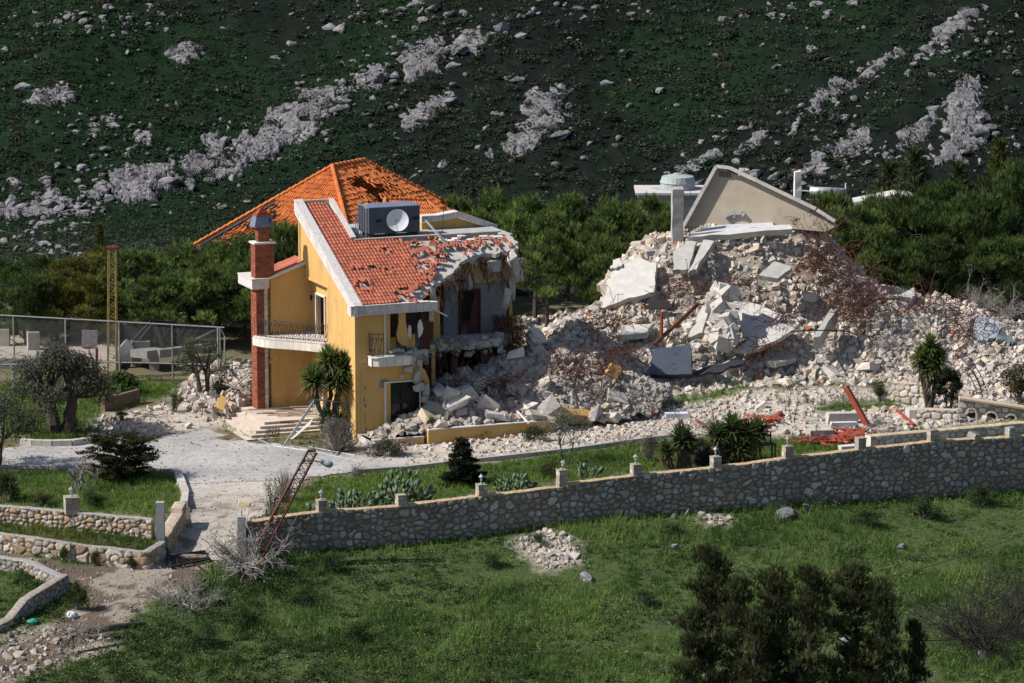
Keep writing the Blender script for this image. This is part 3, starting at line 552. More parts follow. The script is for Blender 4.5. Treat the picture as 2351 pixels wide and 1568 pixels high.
# hanging pieces of plaster in the window
hp = [(2.55, 6.95), (2.95, 6.97), (2.95, 6.4), (3.1, 5.6), (3.12, 5.0), (2.75, 5.05), (2.5, 5.3), (2.42, 5.7), (2.55, 6.3)]
part('torn_plaster', Geo().panel([hp], (0, .02, 0), U, Zv, (0, .09, 0)), mYel)
g_ = Geo(); chunk2(g_, 3.22, 5.75, .1, .1, .5, .1, 3); chunk2(g_, 3.8, 5.9, .0, .16, .52, .1, 4); part('hanging_plaster', g_, mWhite)
part('parapet_inside', Geo().box((2.1, .5, 5.15), (.9, .1, .65)), mYel); part('parapet_inside', Geo().box((3.4, .55, 5.2), (.55, .1, .75)), mYel)
part('red_curtain', Geo().panel([[(4.0, 4.7), (4.6, 4.6), (4.75, 5.6), (4.7, 7.0), (4.1, 7.0), (4.15, 6)]], (0, .7, 0), U, Zv, (0, .06, 0)), mRed)
# cornices
g_ = Geo(); x_ = -.42; rs = np.random.RandomState(6)
while x_ < 4.3:
    w_ = .42; g_.box((x_+w_/2, -.42+rs.uniform(-.008, .008), 7.24), (w_-.014, .3, .44), None, rs.uniform(.82, 1.1)*np.array([1, .97, .96])); x_ += w_
g_.box((1.9, -.40, 7.0), (4.7, .4, .06)).box((1.85, -.43, 7.485), (4.6, .36, .05)); g_.box((1.9, -.1, 7.25), (4.6, .36, .42)); part('front_cornice', g_, mRough)
g_ = Geo(); sl = .45; cs = 1/math.hypot(1, sl)
a0, a1 = -.62, 9.25
g_.panel([[(a0, roofz(a0)-.52), (a1, roofz(a1)-.62), (a1, roofz(a1)+.12), (a0, roofz(a0)+.02)]], (-.22, 0, 0), V_, Zv, (.2, 0, 0)); n = 26
for i in range(n):
    va, vb = a0+(a1-a0)*i/n, a0+(a1-a0)*(i+.985)/n; g_.panel([[(va, roofz(va)-.45), (vb, roofz(vb)-.45), (vb, roofz(vb)+.02), (va, roofz(va)+.02)]], (-.25, 0, 0), V_, Zv, (.03, 0, 0), RS.uniform(.88, 1.1))
part('gable_cornice', g_, mRough)
g_ = Geo(); g_.panel([[(a0, roofz(a0)+.03), (a1, roofz(a1)+.13), (a1, roofz(a1)+.2), (a0, roofz(a0)+.1)]], (-.27, 0, 0), V_, Zv, (.52, 0, 0)); part('gable_coping', g_, mRough)
part('strip_coping', Geo().panel([[(5.5, roofz(5.5)-.1), (9.25, roofz(9.25)-.1), (9.25, roofz(9.25)+.16), (5.5, roofz(5.5)+.16)]], (1.78, 0, 0), V_, Zv, (.3, 0, 0)), mRough)
part('ridge_board', Geo().box((.9, 9.2, roofz(9.2)+.1), (1.7, .12, .1)), mWhite)
part('strip_wall', Geo().panel([[(5.4, 9.9), (9.2, 9.9), (9.2, roofz(9.2)-.1), (5.4, roofz(5.4)-.1)]], (1.98, 0, 0), V_, Zv, (.12, 0, 0)).box((1, 9.05, 9.8), (2.1, .2, 3.6)), mYel)
# concrete roof slab under the tiles, broken along the right
def rp(u, v, h=0): return np.array([u, v, roofz(v)+h])
edge = jag([(3.95, -.4), (4.3, .6), (5.0, 1.2), (5.9, 1.7), (6.7, 2.4), (7.4, 3.1), (8.0, 3.4), (8.6, 3.65), (9.5, 3.7), (10.2, 3.85), (10.9, 3.9), (11.2, 4.1), (11.3, 4.7), (11.2, 5.4)], .07, 4, 8)
g_ = Geo(); s_ = np.array([0, cs, cs*sl]); nrm = np.array([0, -sl*cs, cs])
g_.panel([[(-.1, -.4/1)]+edge+[(2.0, 5.4), (2.0, 9.2), (-.1, 9.2)]], (0, 0, roofz(0)-.14), U, (0, 1, sl), (0, 0, -.22)); part('roof_slab', g_, mRub)
rt = jag([(4.6, .75), (5.2, 1.35), (6.1, 1.9), (7.0, 2.6), (7.7, 3.25), (8.7, 3.8), (9.8, 3.9), (10.9, 4.0)], .05, 3, 9)
# terrace slab and parapet
part('terrace_slab', Geo().box((6.7, 9.0, 9.82), (9.5, 7.1, .3)), mConc)
g_ = Geo().box((6.2, 5.5, 9.99), (8.6, .24, .34)); 
for x_ in np.arange(2.0, 10.4, .62): g_.box((x_+.3, 5.46, 10.18), (.6, .34, .06), None, RS.uniform(.85, 1.1))
part('parapet', g_, mConc)
# roof tiles, one by one
tile_prof = [(-.105, .0), (-.07, .045), (-.02, .058), (.03, .045), (.06, .0), (.085, -.012), (.105, 0)]
def tiles(g_, o, ex, es, en, poly, drop=lambda a, b: 0, wd=.20, ln=.34, jit=.004, mess=lambda a, b: 0, col=lambda a, b: 1, stp=.028):
    """interlocking tiles over a polygon in the plane spanned by ex (across) and es (up the slope)"""
    o, ex, es, en = (np.array(q, float) for q in (o, ex, es, en)); P = np.array(poly); rs = RS
    na = np.arange(P[:, 0].min(), P[:, 0].max(), wd); nb = np.arange(P[:, 1].min(), P[:, 1].max(), ln); A, B = np.meshgrid(na+wd/2, nb+ln/2); k = inpoly(A, B, poly); A, B = A[k], B[k]
    dr = np.array([drop(a, b) for a, b in zip(A, B)]); ms = np.array([mess(a, b) for a, b in zip(A, B)]); k = rs.rand(len(A)) >= dr; A, B, ms = A[k], B[k], ms[k]; n = len(A)
    pa = np.array([p[0] for p in tile_prof])*wd/.2; ph = np.array([p[1] for p in tile_prof])*wd/.2; m = len(pa); rot = rs.normal(0, .012, n)+rs.normal(0, .22, n)*ms; lift = rs.normal(0, jit, n)+np.abs(rs.normal(0, .06, n))*ms
    da = rs.normal(0, .04, n)*ms; db = rs.normal(0, .006, n)+rs.normal(0, .07, n)*ms; tl = rs.normal(0, .12, n)*ms
    V = []
    for e_, hh, sc in ((-ln/2-.03, stp, 1.), (ln/2+.02, .0, .94)):
        x = pa[None]*sc; y = np.full_like(x, e_); X_ = A[:, None]+da[:, None]+x*np.cos(rot)[:, None]-y*np.sin(rot)[:, None]; Y_ = B[:, None]+db[:, None]+x*np.sin(rot)[:, None]+y*np.cos(rot)[:, None]; Hh = ph[None]+hh+lift[:, None]+tl[:, None]*(x+y)
        V.append(o+X_[..., None]*ex+Y_[..., None]*es+Hh[..., None]*en)
    lip = V[0]-en*(stp+.002); V = np.stack([lip, V[0], V[1]], 1).reshape(n, 3*m, 3); i = np.arange(m-1); F = np.concatenate([np.stack([r*m+i, r*m+i+1, (r+1)*m+i+1, (r+1)*m+i], 1) for r in (0, 1)])
    FF = (F[None]+(np.arange(n)*3*m)[:, None, None]).reshape(-1, 4); c0 = rs.uniform(.82, 1.12, (n, 1))*np.array([1, 1, 1])*np.where(rs.rand(n, 1) < .07, .72, 1); c0 = c0*np.array([col(a, b) for a, b in zip(A, B)])[:, None]
    g_.add(V.reshape(-1, 3), FF, np.repeat(c0, len(F), 0)); return n
dmg = [(4.4, 5.4), (4.75, 4.6), (4.55, 3.5), (4.6, 2.4), (4.75, 1.5), (4.3, .9), (2.95, 1.0), (2.5, .15)]
def dmgu(b): return float(np.interp(b, [q[1] for q in dmg[::-1]], [q[0] for q in dmg[::-1]]))
holes = [(.95, 1.35, .38), (2.85, 2.45, .2), (2.05, 2.9, .16), (3.35, 4.35, .14), (1.2, 3.0, .05)]
def drp(a, b):
    v = b*cs; d = a-dmgu(v)
    for hx, hy, hr in holes:
        if math.hypot(a-hx, (v-hy)*1.6) < hr: return .85
    return 0 if d < -.05 else (.35 if d < .5 else .72)
def mss(a, b):
    v = b*cs; d = a-dmgu(v)
    for hx, hy, hr in holes:
        if math.hypot(a-hx, (v-hy)*1.6) < hr+.25: return .8
    return max(0, min(1.6, (d+.35)*1.6))
g_ = Geo(); es = (0, cs, cs*sl); lim = lambda pts: [(a, b/cs) for a, b in pts]
nt_ = tiles(g_, (0, 0, roofz(0)), U, es, nrm, lim([(.28, -.38), (4.1, -.38)]+[(a-.1, b+.05) for a, b in rt]+[(10.7, 4.6), (9.0, 5.0), (6.9, 5.05), (4.6, 5.35), (1.85, 5.4), (1.75, 9.1), (.28, 9.1)]), drp, mess=mss)
part('roof_tiling', g_, mTile)
g_ = Geo(); rs = np.random.RandomState(12)      # pale strips and bits on the bare slab
for k in range(9): g_.box(rp(7.0+.42*k, 4.9+rs.normal(0, .12), .02), (.5, .16, .07), eul(.42, 0, rs.normal(0, .25)), rs.uniform(.9, 1.2))
part('loose_coping', g_, mWhite)
# annex on the left: wall, roof, brick chimney
g_ = Geo(); g_.panel([[(-2.3, -.2), (.42, -.2), (.42, 8.6), (-2.3, 7.72)]], (0, 8.2, 0), U, Zv, (0, .25, 0)).panel([[(8.2, -.2), (10.4, -.2), (10.4, 7.72), (8.2, 7.72)]], (-2.3, 0, 0), V_, Zv, (.25, 0, 0)); aw_ = part('annex_wall', g_, mYel); part('shell_scar', sp_, bpy.data.materials['exposed_render'], parent=aw_); gq = Geo()
for u_, z_, a, b in [(-2.05, 3.6, .07, .3), (-1.9, 3.9, .12, .1), (-1.8, 3.3, .16, .14), (-2.1, 3.1, .06, .1)]: gq.panel([[(u_+a*math.cos(t), z_+b*math.sin(t)) for t in np.linspace(0, 5.6, 8)]], (0, 8.194, 0), U, Zv, (0, .002, 0))
part('bare_patch', gq, mPale, parent=aw_)
g_ = Geo().panel([[(-2.45, 7.70), (.05, 8.55), (.05, 8.68), (-2.45, 7.84)]], (0, 8.05, 0), U, Zv, (0, .3, 0)); part('annex_coping', g_, mWhite)
g_ = Geo(); sa = math.atan(.34)
for x_ in np.arange(-2.4, -.1, .42):
    for y_ in np.arange(8.35, 10.2, .62): g_.box((x_+.22, y_+.3, 7.86+(x_+2.4)*.34+.06), (.44, .66, .05), eul(0, -sa-.05, RS.normal(0, .02)), RS.uniform(.75, 1.15))
part('annex_roofing', g_, mTile)
mBrick = M('red_facing_brick', W1, (.8, .8, .8), 9, .9, .004, 40)
def bricks(g_, x0, x1, y0, y1, z0, z1, bl=.3, bh=.095, cut=.0, seed=1):
    rs = np.random.RandomState(seed); g_.box(((x0+x1)/2, (y0+y1)/2, (z0+z1)/2), (x1-x0-.024, y1-y0-.024, z1-z0), None, (.42, .33, .28)); n = int((z1-z0)/bh)
    for k in range(n):
        z_ = z0+(k+.5)*(z1-z0)/n
        for ax in (0, 1):
            for side in (0, 1):
                lo, hi = (x0, x1) if ax == 0 else (y0, y1); t = lo-(bl/2 if k % 2 else 0)
                while t < hi:
                    a, b = max(t, lo), min(t+bl, hi)
                    if b-a > .05:
                        c_ = np.array([.27, .078, .048])*rs.uniform(.65, 1.25)*np.array([1, rs.uniform(.85, 1.2), 1])
                        if ax == 0: g_.box(((a+b)/2, (y0, y1)[side], z_), (b-a-.01, .03, bh-.012), None, c_)
                        else: g_.box(((x0, x1)[side], (a+b)/2, z_), (.03, b-a-.01, bh-.012), None, c_)
                    t += bl
g_ = Geo(); bricks(g_, -2.96, -2.52, 7.95, 8.9, .2, 7.5, seed=3); ch = part('brick_pier', g_, mBrick)
g_ = Geo(); bricks(g_, -2.95, -1.86, 8.1, 8.85, 7.9, 9.82, seed=4); ch = part('chimney', g_, mBrick)
part('chimney_ledge', Geo().box((-2.4, 8.48, 9.87), (1.28, .95, .1)), mWhite, parent=ch)
g_ = Geo(); bricks(g_, -2.72, -2.06, 8.25, 8.72, 9.9, 10.8, seed=5); part('chimney_shaft', g_, mBrick, parent=ch)
g_ = Geo(); b1 = [(-3.0, 8.02), (-1.84, 8.02), (-1.84, 8.95), (-3.0, 8.95)]; b2 = [(-2.84, 8.16), (-1.98, 8.16), (-1.98, 8.8), (-2.84, 8.8)]
g_.add([(a, b, 10.78) for a, b in b1]+[(a, b, 11.36) for a, b in b2], [[0, 1, 5, 4], [1, 2, 6, 5], [2, 3, 7, 6], [3, 0, 4, 7], [4, 5, 6, 7], [3, 2, 1, 0]]); hd = part('chimney_hood', g_, M('hood_sheet_metal', (.15, .185, .24), (.12, .15, .2), 2, .5), parent=ch)
g_ = Geo().box((-2.13, 8.085, 11.12), (.1, .06, .3), eul(-.29, 0, 0), (.05, .05, .05)); 
for k in range(6): w_ = .98-.165*k; g_.box((-2.5, 8.65, 11.40+.085*k), (w_, w_*.92, .075), None, np.array([.33, .085, .045])*RS.uniform(.85, 1.2)/np.array([.075, .09, .125])*.16)
part('chimney_cap', Geo(), mBrick, parent=ch) if False else None
g2 = Geo()
for k in range(6): w_ = .98-.165*k; g2.box((-2.41, 8.48, 11.40+.085*k), (w_*.9, w_*.7, .072), None, np.array([.33, .085, .045])*RS.uniform(.85, 1.2))
part('chimney_cap', g2, mBrick, parent=ch)
part('hood_vent', Geo().box((-2.08, 8.085, 11.12), (.09, .04, .28), eul(-.29, 0, 0)), mDark, parent=ch)
g_ = Geo().box((-2.72, 9.15, 7.6), (1.0, 2.5, .5)).box((-2.72, 9.15, 7.88), (1.06, 2.56, .06)).box((-2.72, 9.15, 7.33), (.96, 2.45, .05)); part('annex_cornice', g_, mRough)
g_ = Geo()
for z_ in np.arange(.4, 7.2, .3): g_.box((-2.42, 8.12, z_+.15), (.24, .3, .285), eul(*RS.normal(0, .02, 3)), RS.uniform(.8, 1.15))
part('quoin_strip', g_, mRough)
# left balcony with a curved front and scrolled railing
bp = [(-3.1, 8.15), (-2.95, 7.35), (-2.5, 6.75), (-2.0, 6.3), (-1.5, 5.85), (-1.1, 5.4), (-.75, 5.0), (-.45, 4.6), (-.3, 4.35), (.0, 4.25)]
def smooth(p, n=4):
    P = np.array(p); t = np.arange(len(P)); tt = np.linspace(0, len(P)-1, (len(P)-1)*n+1); out = []
    for c_ in range(P.shape[1]): out.append(np.interp(tt, t, P[:, c_]))
    Q = np.stack(out, 1)
    for _ in range(6): Q[1:-1] = (Q[:-2]+Q[1:-1]*2+Q[2:])/4
    return Q
bs = smooth(bp); ring = [tuple(q) for q in bs]+[(.4, 4.25), (.4, 8.2)]
bal = part('balcony', Geo().panel([ring], (0, 0, 4.12), U, V_, (0, 0, .5)), mRough)
g_ = Geo(); st = np.concatenate([[0], np.cumsum(np.linalg.norm(np.diff(bs, axis=0), axis=1))]); nb = 14
for i in range(nb):
    a, b = [np.array([np.interp(t, st, bs[:, k]) for k in (0, 1)]) for t in (st[-1]*i/nb, st[-1]*(i+.97)/nb)]; d = (b-a)/np.linalg.norm(b-a); n_ = np.array([d[1], -d[0]]); n_ = n_ if n_[1] < 0 else -n_
    g_.beam((*(a+n_*.03), 4.38), (*(b+n_*.03), 4.38), .05, .44, np.array([1.08, 1.02, .95])*RS.uniform(.92, 1.06))
part('balcony_cladding', g_, mWhite, parent=bal)
top = [(q[0]*1.0-.03, q[1]-.06) for q in bs]; part('balcony_coping', Geo().panel([top+[(.4, 4.3), (.4, 8.2)]], (0, 0, 4.62), U, V_, (0, 0, .07)), mRough, parent=bal)
def scroll(g_, p, d, z0, h, w_):
    """one wrought scroll panel at p along d"""
    for s in (1, -1):
        q = []
        for t in np.linspace(0, 1, 13):
            a = t*5.2; r = w_*.42*(1-t*.75); q.append((s*(w_*.05-r*math.cos(a)*.9), h*(.5+s*.25)+s*(r*math.sin(a)*1.3-h*.02)))
        g_.tube([(p[0]+d[0]*x, p[1]+d[1]*x, z0+z) for x, z in q], .02, 3, cap=False)
    g_.tube([(p[0]-d[0]*w_*.25, p[1]-d[1]*w_*.25, z0+h*.15), (p[0], p[1], z0+h*.5), (p[0]+d[0]*w_*.25, p[1]+d[1]*w_*.25, z0+h*.85)], .015, 3, cap=False)
def railing(path, z0, h, n, parent, name='railing'):
    g_ = Geo(); P = np.array(path); s = np.concatenate([[0], np.cumsum(np.linalg.norm(np.diff(P, axis=0), axis=1))]); f = lambda t: np.array([np.interp(t, s, P[:, 0]), np.interp(t, s, P[:, 1])])
    for z_ in (z0+.06, z0+h): g_.tube([(*f(t), z_) for t in np.linspace(0, s[-1], 24)], .018, 4)
    for i in range(n+1):
        q = f(s[-1]*i/n); g_.tube([(*q, z0), (*q, z0+h)], .017, 4)
        if i < n: a, b = f(s[-1]*(i+.08)/n), f(s[-1]*(i+.92)/n); d = (b-a)/np.linalg.norm(b-a); scroll(g_, (a+b)/2, d, z0+.06, h-.08, s[-1]/n)
    return part(name, g_, mIron, parent=parent)
railing([(q[0]+.12, q[1]+.12) for q in bs], 4.69, .98, 15, bal)
# right balcony, broken at its right end
bp = [(.75, .0), (.75, -.62), (1.0, -.85), (2.75, -.85), (3.1, -.6), (3.05, .0)]
b2_ = part('small_balcony', Geo().panel([bp], (0, 0, 4.15), U, V_, (0, 0, .45)), mRough)
g_ = Geo()
for x_ in (1.02, 1.5, 1.98, 2.4): g_.box((x_+.23, -.875, 4.36), (.45, .04, .46), None, RS.uniform(.92, 1.05))
g_.box((.73, -.35, 4.36), (.04, .6, .46)); part('balcony_cladding', g_, mWhite, parent=b2_)
part('balcony_coping', Geo().panel([[(.68, 0), (.68, -.68), (.95, -.93), (2.8, -.93), (2.8, 0)]], (0, 0, 4.6), U, V_, (0, 0, .06)), mRough, parent=b2_)
railing([(.8, -.05), (.8, -.6), (1.35, -.8)], 4.66, 1.25, 4, b2_)
# floors, inner walls
ed = jag([(3.0, .35), (4.2, .7), (4.9, 1.6), (5.6, 2.1), (6.6, 2.3), (7.6, 2.0), (8.6, 2.2), (9.6, 2.5), (10.4, 3.2), (10.9, 4.2), (11.2, 5.2)], .13, 5, 21)
part('upper_floor', Geo().panel([[(.28, .28)]+ed+[(11.3, 12), (2.3, 12), (2.3, 9.0), (.28, 9.0)]], (0, 0, 4.2), U, V_, (0, 0, .42)), mRub)
part('ground_floor', Geo().box((5.7, 4.6, .55), (11.2, 8.7, .3)), mRub)
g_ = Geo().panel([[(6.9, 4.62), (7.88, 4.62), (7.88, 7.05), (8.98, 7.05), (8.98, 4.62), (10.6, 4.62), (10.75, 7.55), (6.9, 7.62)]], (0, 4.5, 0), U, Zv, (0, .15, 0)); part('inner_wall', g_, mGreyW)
g_ = Geo().panel([jag([(6.1, 7.0), (6.5, 7.6), (7.2, 7.62), (8.0, 7.7), (9.0, 7.5), (9.8, 7.6), (10.9, 7.55)], .06, 3, 4)+[(10.95, 9.3), (6.1, 9.3)]], (0, 4.42, 0), U, Zv, (0, .2, 0)); part('upper_inner_wall', g_, mPale)
g_ = Geo().box((7.84, 4.44, 5.85), (.1, .2, 2.45)).box((9.02, 4.44, 5.85), (.08, .2, 2.45)).box((8.43, 4.44, 7.1), (1.28, .2, .1)); idr = part('inner_doorway', g_, mRed)
part('door_leaf', Geo().panel([[(8.25, 4.65), (8.95, 4.65), (8.97, 7.0), (8.75, 7.0)]], (0, 4.4, 0), U, Zv, (0, .05, 0)), mRed, parent=idr)
g_ = Geo()
for x_ in np.arange(9.1, 10.0, .075): g_.box((x_, 4.42, 5.15), (.055, .07, .8))
part('radiator', g_, mGreyW)
g_ = Geo().box((5.98, 3.4, 5.85), (.4, .35, 2.5)).box((5.2, 3.0, 2.4), (.22, 2.6, 3.9)); part('yellow_pillar', g_, mYel)
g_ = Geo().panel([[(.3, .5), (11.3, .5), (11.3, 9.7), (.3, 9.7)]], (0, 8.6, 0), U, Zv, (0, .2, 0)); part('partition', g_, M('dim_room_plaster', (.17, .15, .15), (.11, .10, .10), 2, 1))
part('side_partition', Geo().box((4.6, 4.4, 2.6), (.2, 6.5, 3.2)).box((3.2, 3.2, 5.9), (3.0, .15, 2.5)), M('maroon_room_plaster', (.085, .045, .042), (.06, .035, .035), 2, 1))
g_ = Geo()
for u_, v_, w_, h_ in [(6.9, 3.0, .36, 4.1), (8.8, 3.1, .5, 4.1), (10.7, 3.6, .4, 2.6)]: g_.box((u_, v_, .3+h_/2), (w_, .3, h_), eul(0, RS.normal(0, .02), 0))
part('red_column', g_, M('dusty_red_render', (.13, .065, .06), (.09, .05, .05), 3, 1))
g_ = Geo().panel([[(8.9, -.2), (12, -.2), (12, 9.7), (8.9, 9.7)]], (2.0, 0, 0), V_, Zv, (.2, 0, 0)).panel([[(5.4, .3), (12, .3), (12, 9.7), (5.4, 9.7), (5.2, 8.2), (5.5, 6.5), (5.2, 4), (5.6, 2)]], (11.2, 0, 0), V_, Zv, (.2, 0, 0)).box((6.7, 12.1, 4.8), (9.6, .25, 9.9)); part('outer_wall', g_, mYel)
# chunks that hang from the broken edges
g_ = Geo(); rs = np.random.RandomState(17)
def hullgeo(n, rs, box=(1, 1, 1), jit=.35):
    bm = bmesh.new()
    for x in (-.5, .5):
        for y in (-.5, .5):
            for z in (-.5, .5): bm.verts.new((np.array([x, y, z])+rs.uniform(-jit, jit, 3)*.5)*np.array(box))
    for _ in range(n): bm.verts.new(rs.uniform(-.55, .55, 3)*np.array(box))
    r = bmesh.ops.convex_hull(bm, input=bm.verts); bmesh.ops.delete(bm, geom=[v for v in bm.verts if not v.link_faces], context='VERTS'); bmesh.ops.triangulate(bm, faces=bm.faces); bm.verts.index_update()
    V = np.array([v.co[:] for v in bm.verts]); F = np.array([[v.index for v in f.verts] for f in bm.faces]); bm.free(); return V, F
HUL = [hullgeo(6, np.random.RandomState(k), jit=.45) for k in range(24)]
def chunk(g_, c, size, seed, rot=None, col=1.):
    V, F = HUL[seed % 24]; R_ = rrot(1)[0] if rot is None else eul(*rot); g_.add((V*np.array(size))@R_.T+np.array(c), F, np.broadcast_to(np.asarray(col, float), (3,)))
for r, x, y, v, sz in [(3, 1540, 520, 3.6, (.75, .5, 2.0)), (3, 1600, 480, 3.9, (.5, .4, 1.1)), (3, 1350, 510, 3.7, (.9, .4, .9)), (3, 1150, 440, 3.6, (.9, .4, .6)), (3, 1120, 640, 3.7, (.3, .3, 1.0)), (3, 1470, 800, 3.4, (.45, .4, 1.3)), (3, 1520, 700, 3.8, (.4, .3, 1.6)), (3, 1000, 550, 3.0, (.5, .4, .9)), (3, 780, 780, .9, (.35, .4, 1.0)), (3, 1250, 430, 4.0, (1.4, .3, .5)), (3, 760, 930, .6, (.3, .4, 1.2))]:
    a, z = hpl(*zm(r, x, y), v); g_ = Geo(); chunk(g_, (a, v, z), np.array(sz)*.74, int(x), (rs.normal(0, .15), rs.normal(0, .2), rs.normal(0, .3)), .85); part('hanging_concrete', g_, mRub)
g_ = Geo()
for x, y, v, sz in [(480, 870, -.3, (.7, .5, .5)), (440, 1000, -.2, (.6, .3, .5)), (370, 1080, -.2, (.3, .2, .3)), (580, 910, -.1, (.4, .4, .6)), (560, 1100, -.2, (.4, .3, .9)), (600, 1240, -.3, (.8, .4, .5)), (680, 1280, -.2, (.45, .3, .8)), (670, 1400, -.3, (.5, .4, .4)), (260, 752, -.4, (.7, .4, .18)), (340, 750, -.4, (.5, .3, .2)), (450, 780, -.4, (.6, .3, .18)), (520, 720, .4, (.5, .3, .2))]:
    a, z = hpl(*zm(9, x, y), v); chunk(g_, (a, v, z), np.array(sz)*.72, int(x), (rs.normal(0, .2), rs.normal(0, .3), rs.normal(0, .3)), .85)
for k in range(150):
    a = rs.uniform(3.2, 10.6); v = float(np.interp(a, [e[0] for e in ed], [e[1] for e in ed]))+rs.uniform(-.1, .5); chunk(g_, (a, v, 4.25+rs.uniform(-.35, .5)), (.1+.38*rs.rand(3)**2)*np.array([1, 1, .8]), k, None, rs.uniform(.5, .85))
part('broken_edge', g_, mRub)
part('dangling_trim', Geo().beam((4.45, -.35, 7.02), (5.2, -.4, 6.6), .16, .07), mWhite)
# reinforcing bars that dangle from the slab edges
g_ = Geo(); rs = np.random.RandomState(23); mx = []
for k in range(150):
    if k < 105:
        i = rs.randint(8, len(edge)-6); a, v = edge[i]; z = roofz(v)-.2; L_ = rs.uniform(.6, 2.6)
    else:
        i = rs.randint(3, len(ed)-3); a, v = ed[i]; z = 4.4; L_ = rs.uniform(.5, 1.8)
    d = np.array([rs.normal(.1, .5), -rs.uniform(.1, .9), rs.normal(0, .3)]); p = np.array([a, v+.1, z]); P = [p]
    for s in range(7): d = d+np.array([rs.normal(0, .28), rs.normal(.1, .22), -.42+rs.normal(0, .25)]); d = d/np.linalg.norm(d); p = p+d*L_/7; P.append(p)
    g_.tube(P, .015+.006*rs.rand(), 4, np.array([1, 1, 1])*rs.uniform(.35, 1.3), False)
for k in range(110):     # the curtain of bars that runs down to the heap at the right end
    a = rs.uniform(9.6, 11.2); P = []; b = rs.uniform(9.8, 13.5); vv = rs.uniform(3, 4.5); z1 = rs.uniform(1.2, 3.6)
    for t in np.linspace(0, 1, 9): P.append((a+(b-a)*t**1.3+rs.normal(0, .07), vv-1.6*t+rs.normal(0, .07), 5.6+rs.uniform(-.1, .1)-(5.6-z1)*t**.8))
    g_.tube(P, .013, 4, np.array([1, 1, 1])*rs.uniform(.5, 1.4), False)
part('rebar', g_, mRust)
# back wing seen above the terrace
g_ = Geo().panel([[(7.3, 9.6), (11.75, 9.6), (11.75, 9.7), (9.4, 10.55), (8.15, 10.35), (7.3, 10.35)]], (0, 9.0, 0), U, Zv, (0, 1, 0)); part('back_wing', g_, mYel)
g_ = Geo(); pr = [(7.2, 10.42), (8.18, 10.42), (9.42, 10.58), (11.85, 9.66)]
for a, b in zip(pr[:-1], pr[1:]):
    n = max(1, round((b[0]-a[0])/.28))
    for i in range(n):
        q0, q1 = [(a[0]+(b[0]-a[0])*t, a[1]+(b[1]-a[1])*t) for t in (i/n, (i+.96)/n)]; g_.panel([[q0, q1, (q1[0], q1[1]+.3), (q0[0], q0[1]+.3)]], (0, 8.75, 0), U, Zv, (0, .3, 0), RS.uniform(.85, 1.1))
    g_.panel([[(a[0], a[1]+.3), (b[0], b[1]+.3), (b[0], b[1]+.36), (a[0], a[1]+.36)]], (0, 8.7, 0), U, Zv, (0, .75, 0))
part('back_cornice', g_, mRough)
part('stair_plug', Geo().box((6.6, 8.2, 10.3), (.35, .5, .55)), M('bright_yellow_paint', (.62, .42, .12), None, 3))
# ---------------- entrance steps and terrace
g_ = Geo()
for k in range(5):
    e = .38*k; z = .5-.15*k; x0, x1, y0, y1 = -3.8-e, .2, 4.3-e, 8.9; rs = np.random.RandomState(k)
    g_.box(((x0+x1)/2, (y0+y1)/2, z-.10), (x1-x0-.05, y1-y0-.05, .13), None, (.9, .88, .86)); g_.box(((x0+x1)/2, (y0+y1)/2, z-.018), (x1-x0, y1-y0, .036), None, (1.12, 1.06, 1.0))
tag(obj('entrance_steps', (g_, M('cream_step_stone', (.52, .47, .42), (.42, .37, .33), 3, .9, .004, 30))), 'wide cream stone steps at the foot of the balcony', 'steps'); o = bpy.data.objects['entrance_steps']; o.location = OO; o.rotation_euler = (0, 0, TH)
pl = thing('terrace_planter', 'low yellow planter wall with white coping along the front of the ruined house', 'planter', OO, TH)
obj('planter_front', (Geo().box((6.9, -2.6, .3), (7.4, .25, 1.0)).box((1.6, -2.35, -.05), (2.9, .25, .9)), mYel), pl)
g_ = Geo()
for x_ in np.arange(3.2, 10.4, .6): g_.box((x_+.3, -2.6, .83), (.58, .36, .06), None, RS.uniform(.85, 1.05))
for x_ in np.arange(.1, 3., .6): g_.box((x_+.3, -2.35, .43), (.58, .36, .06), None, RS.uniform(.85, 1.05))
obj('planter_coping', (g_, mRough), pl); obj('planter_end', (Geo().box((.2, -1.4, .1), (.25, 2, .5)).box((.15, -2.6, -.1), (.5, .5, .9)), mRough), pl)
obj('terrace_fill', (Geo().box((6.9, -1.2, .3), (7.4, 2.5, .9)).box((1.6, -1.1, .0), (3.0, 2.3, .7)), mDust), pl)
# ---------------- water tank with dish on the terrace
tk = thing('water_tank', 'dark blue-grey metal water tank on the roof terrace', 'water tank', ww(4.6, 7.5, 10.02), TH)
g_ = Geo().box((.2, 0, .95), (3.0, 1.7, 1.45)); 
for x_ in np.arange(-.8, .85, .27): g_.box((-1.31, x_, .95), (.05, .12, 1.42))
obj('tank_body', (g_, mBlue), tk); obj('tank_lid', (Geo().box((.2, 0, 1.70), (3.06, 1.76, .05)), M('weathered_blue_sheet', (.16, .2, .27), (.12, .15, .21), 2, .5)), tk)
g_ = Geo()
for x_ in (-1.1, .2, 1.5): g_.box((x_, 0, .12), (.12, 1.7, .25))
obj('tank_stand', (g_, mIron), tk); obj('tank_fitting', (Geo().box((-.75, -.87, .95), (.3, .06, .14)).box((1.45, -.87, 1.0), (.35, .06, .16)), mIron), tk)
ds = thing('satellite_dish', 'white satellite dish in front of the dark roof tank', 'satellite dish', ww(4.72, 5.95, 10.2), TH)
R_ = eul(math.radians(78), 0, math.radians(-14)); pf = [(.001, -.13)]+[(.60*t, -.13+.13*t*t) for t in np.linspace(.15, 1, 9)]; pf += [(.62, .012), (.60*.98, -.02)]+[(.58*t, -.15+.13*t*t) for t in np.linspace(.9, 0.05, 8)]
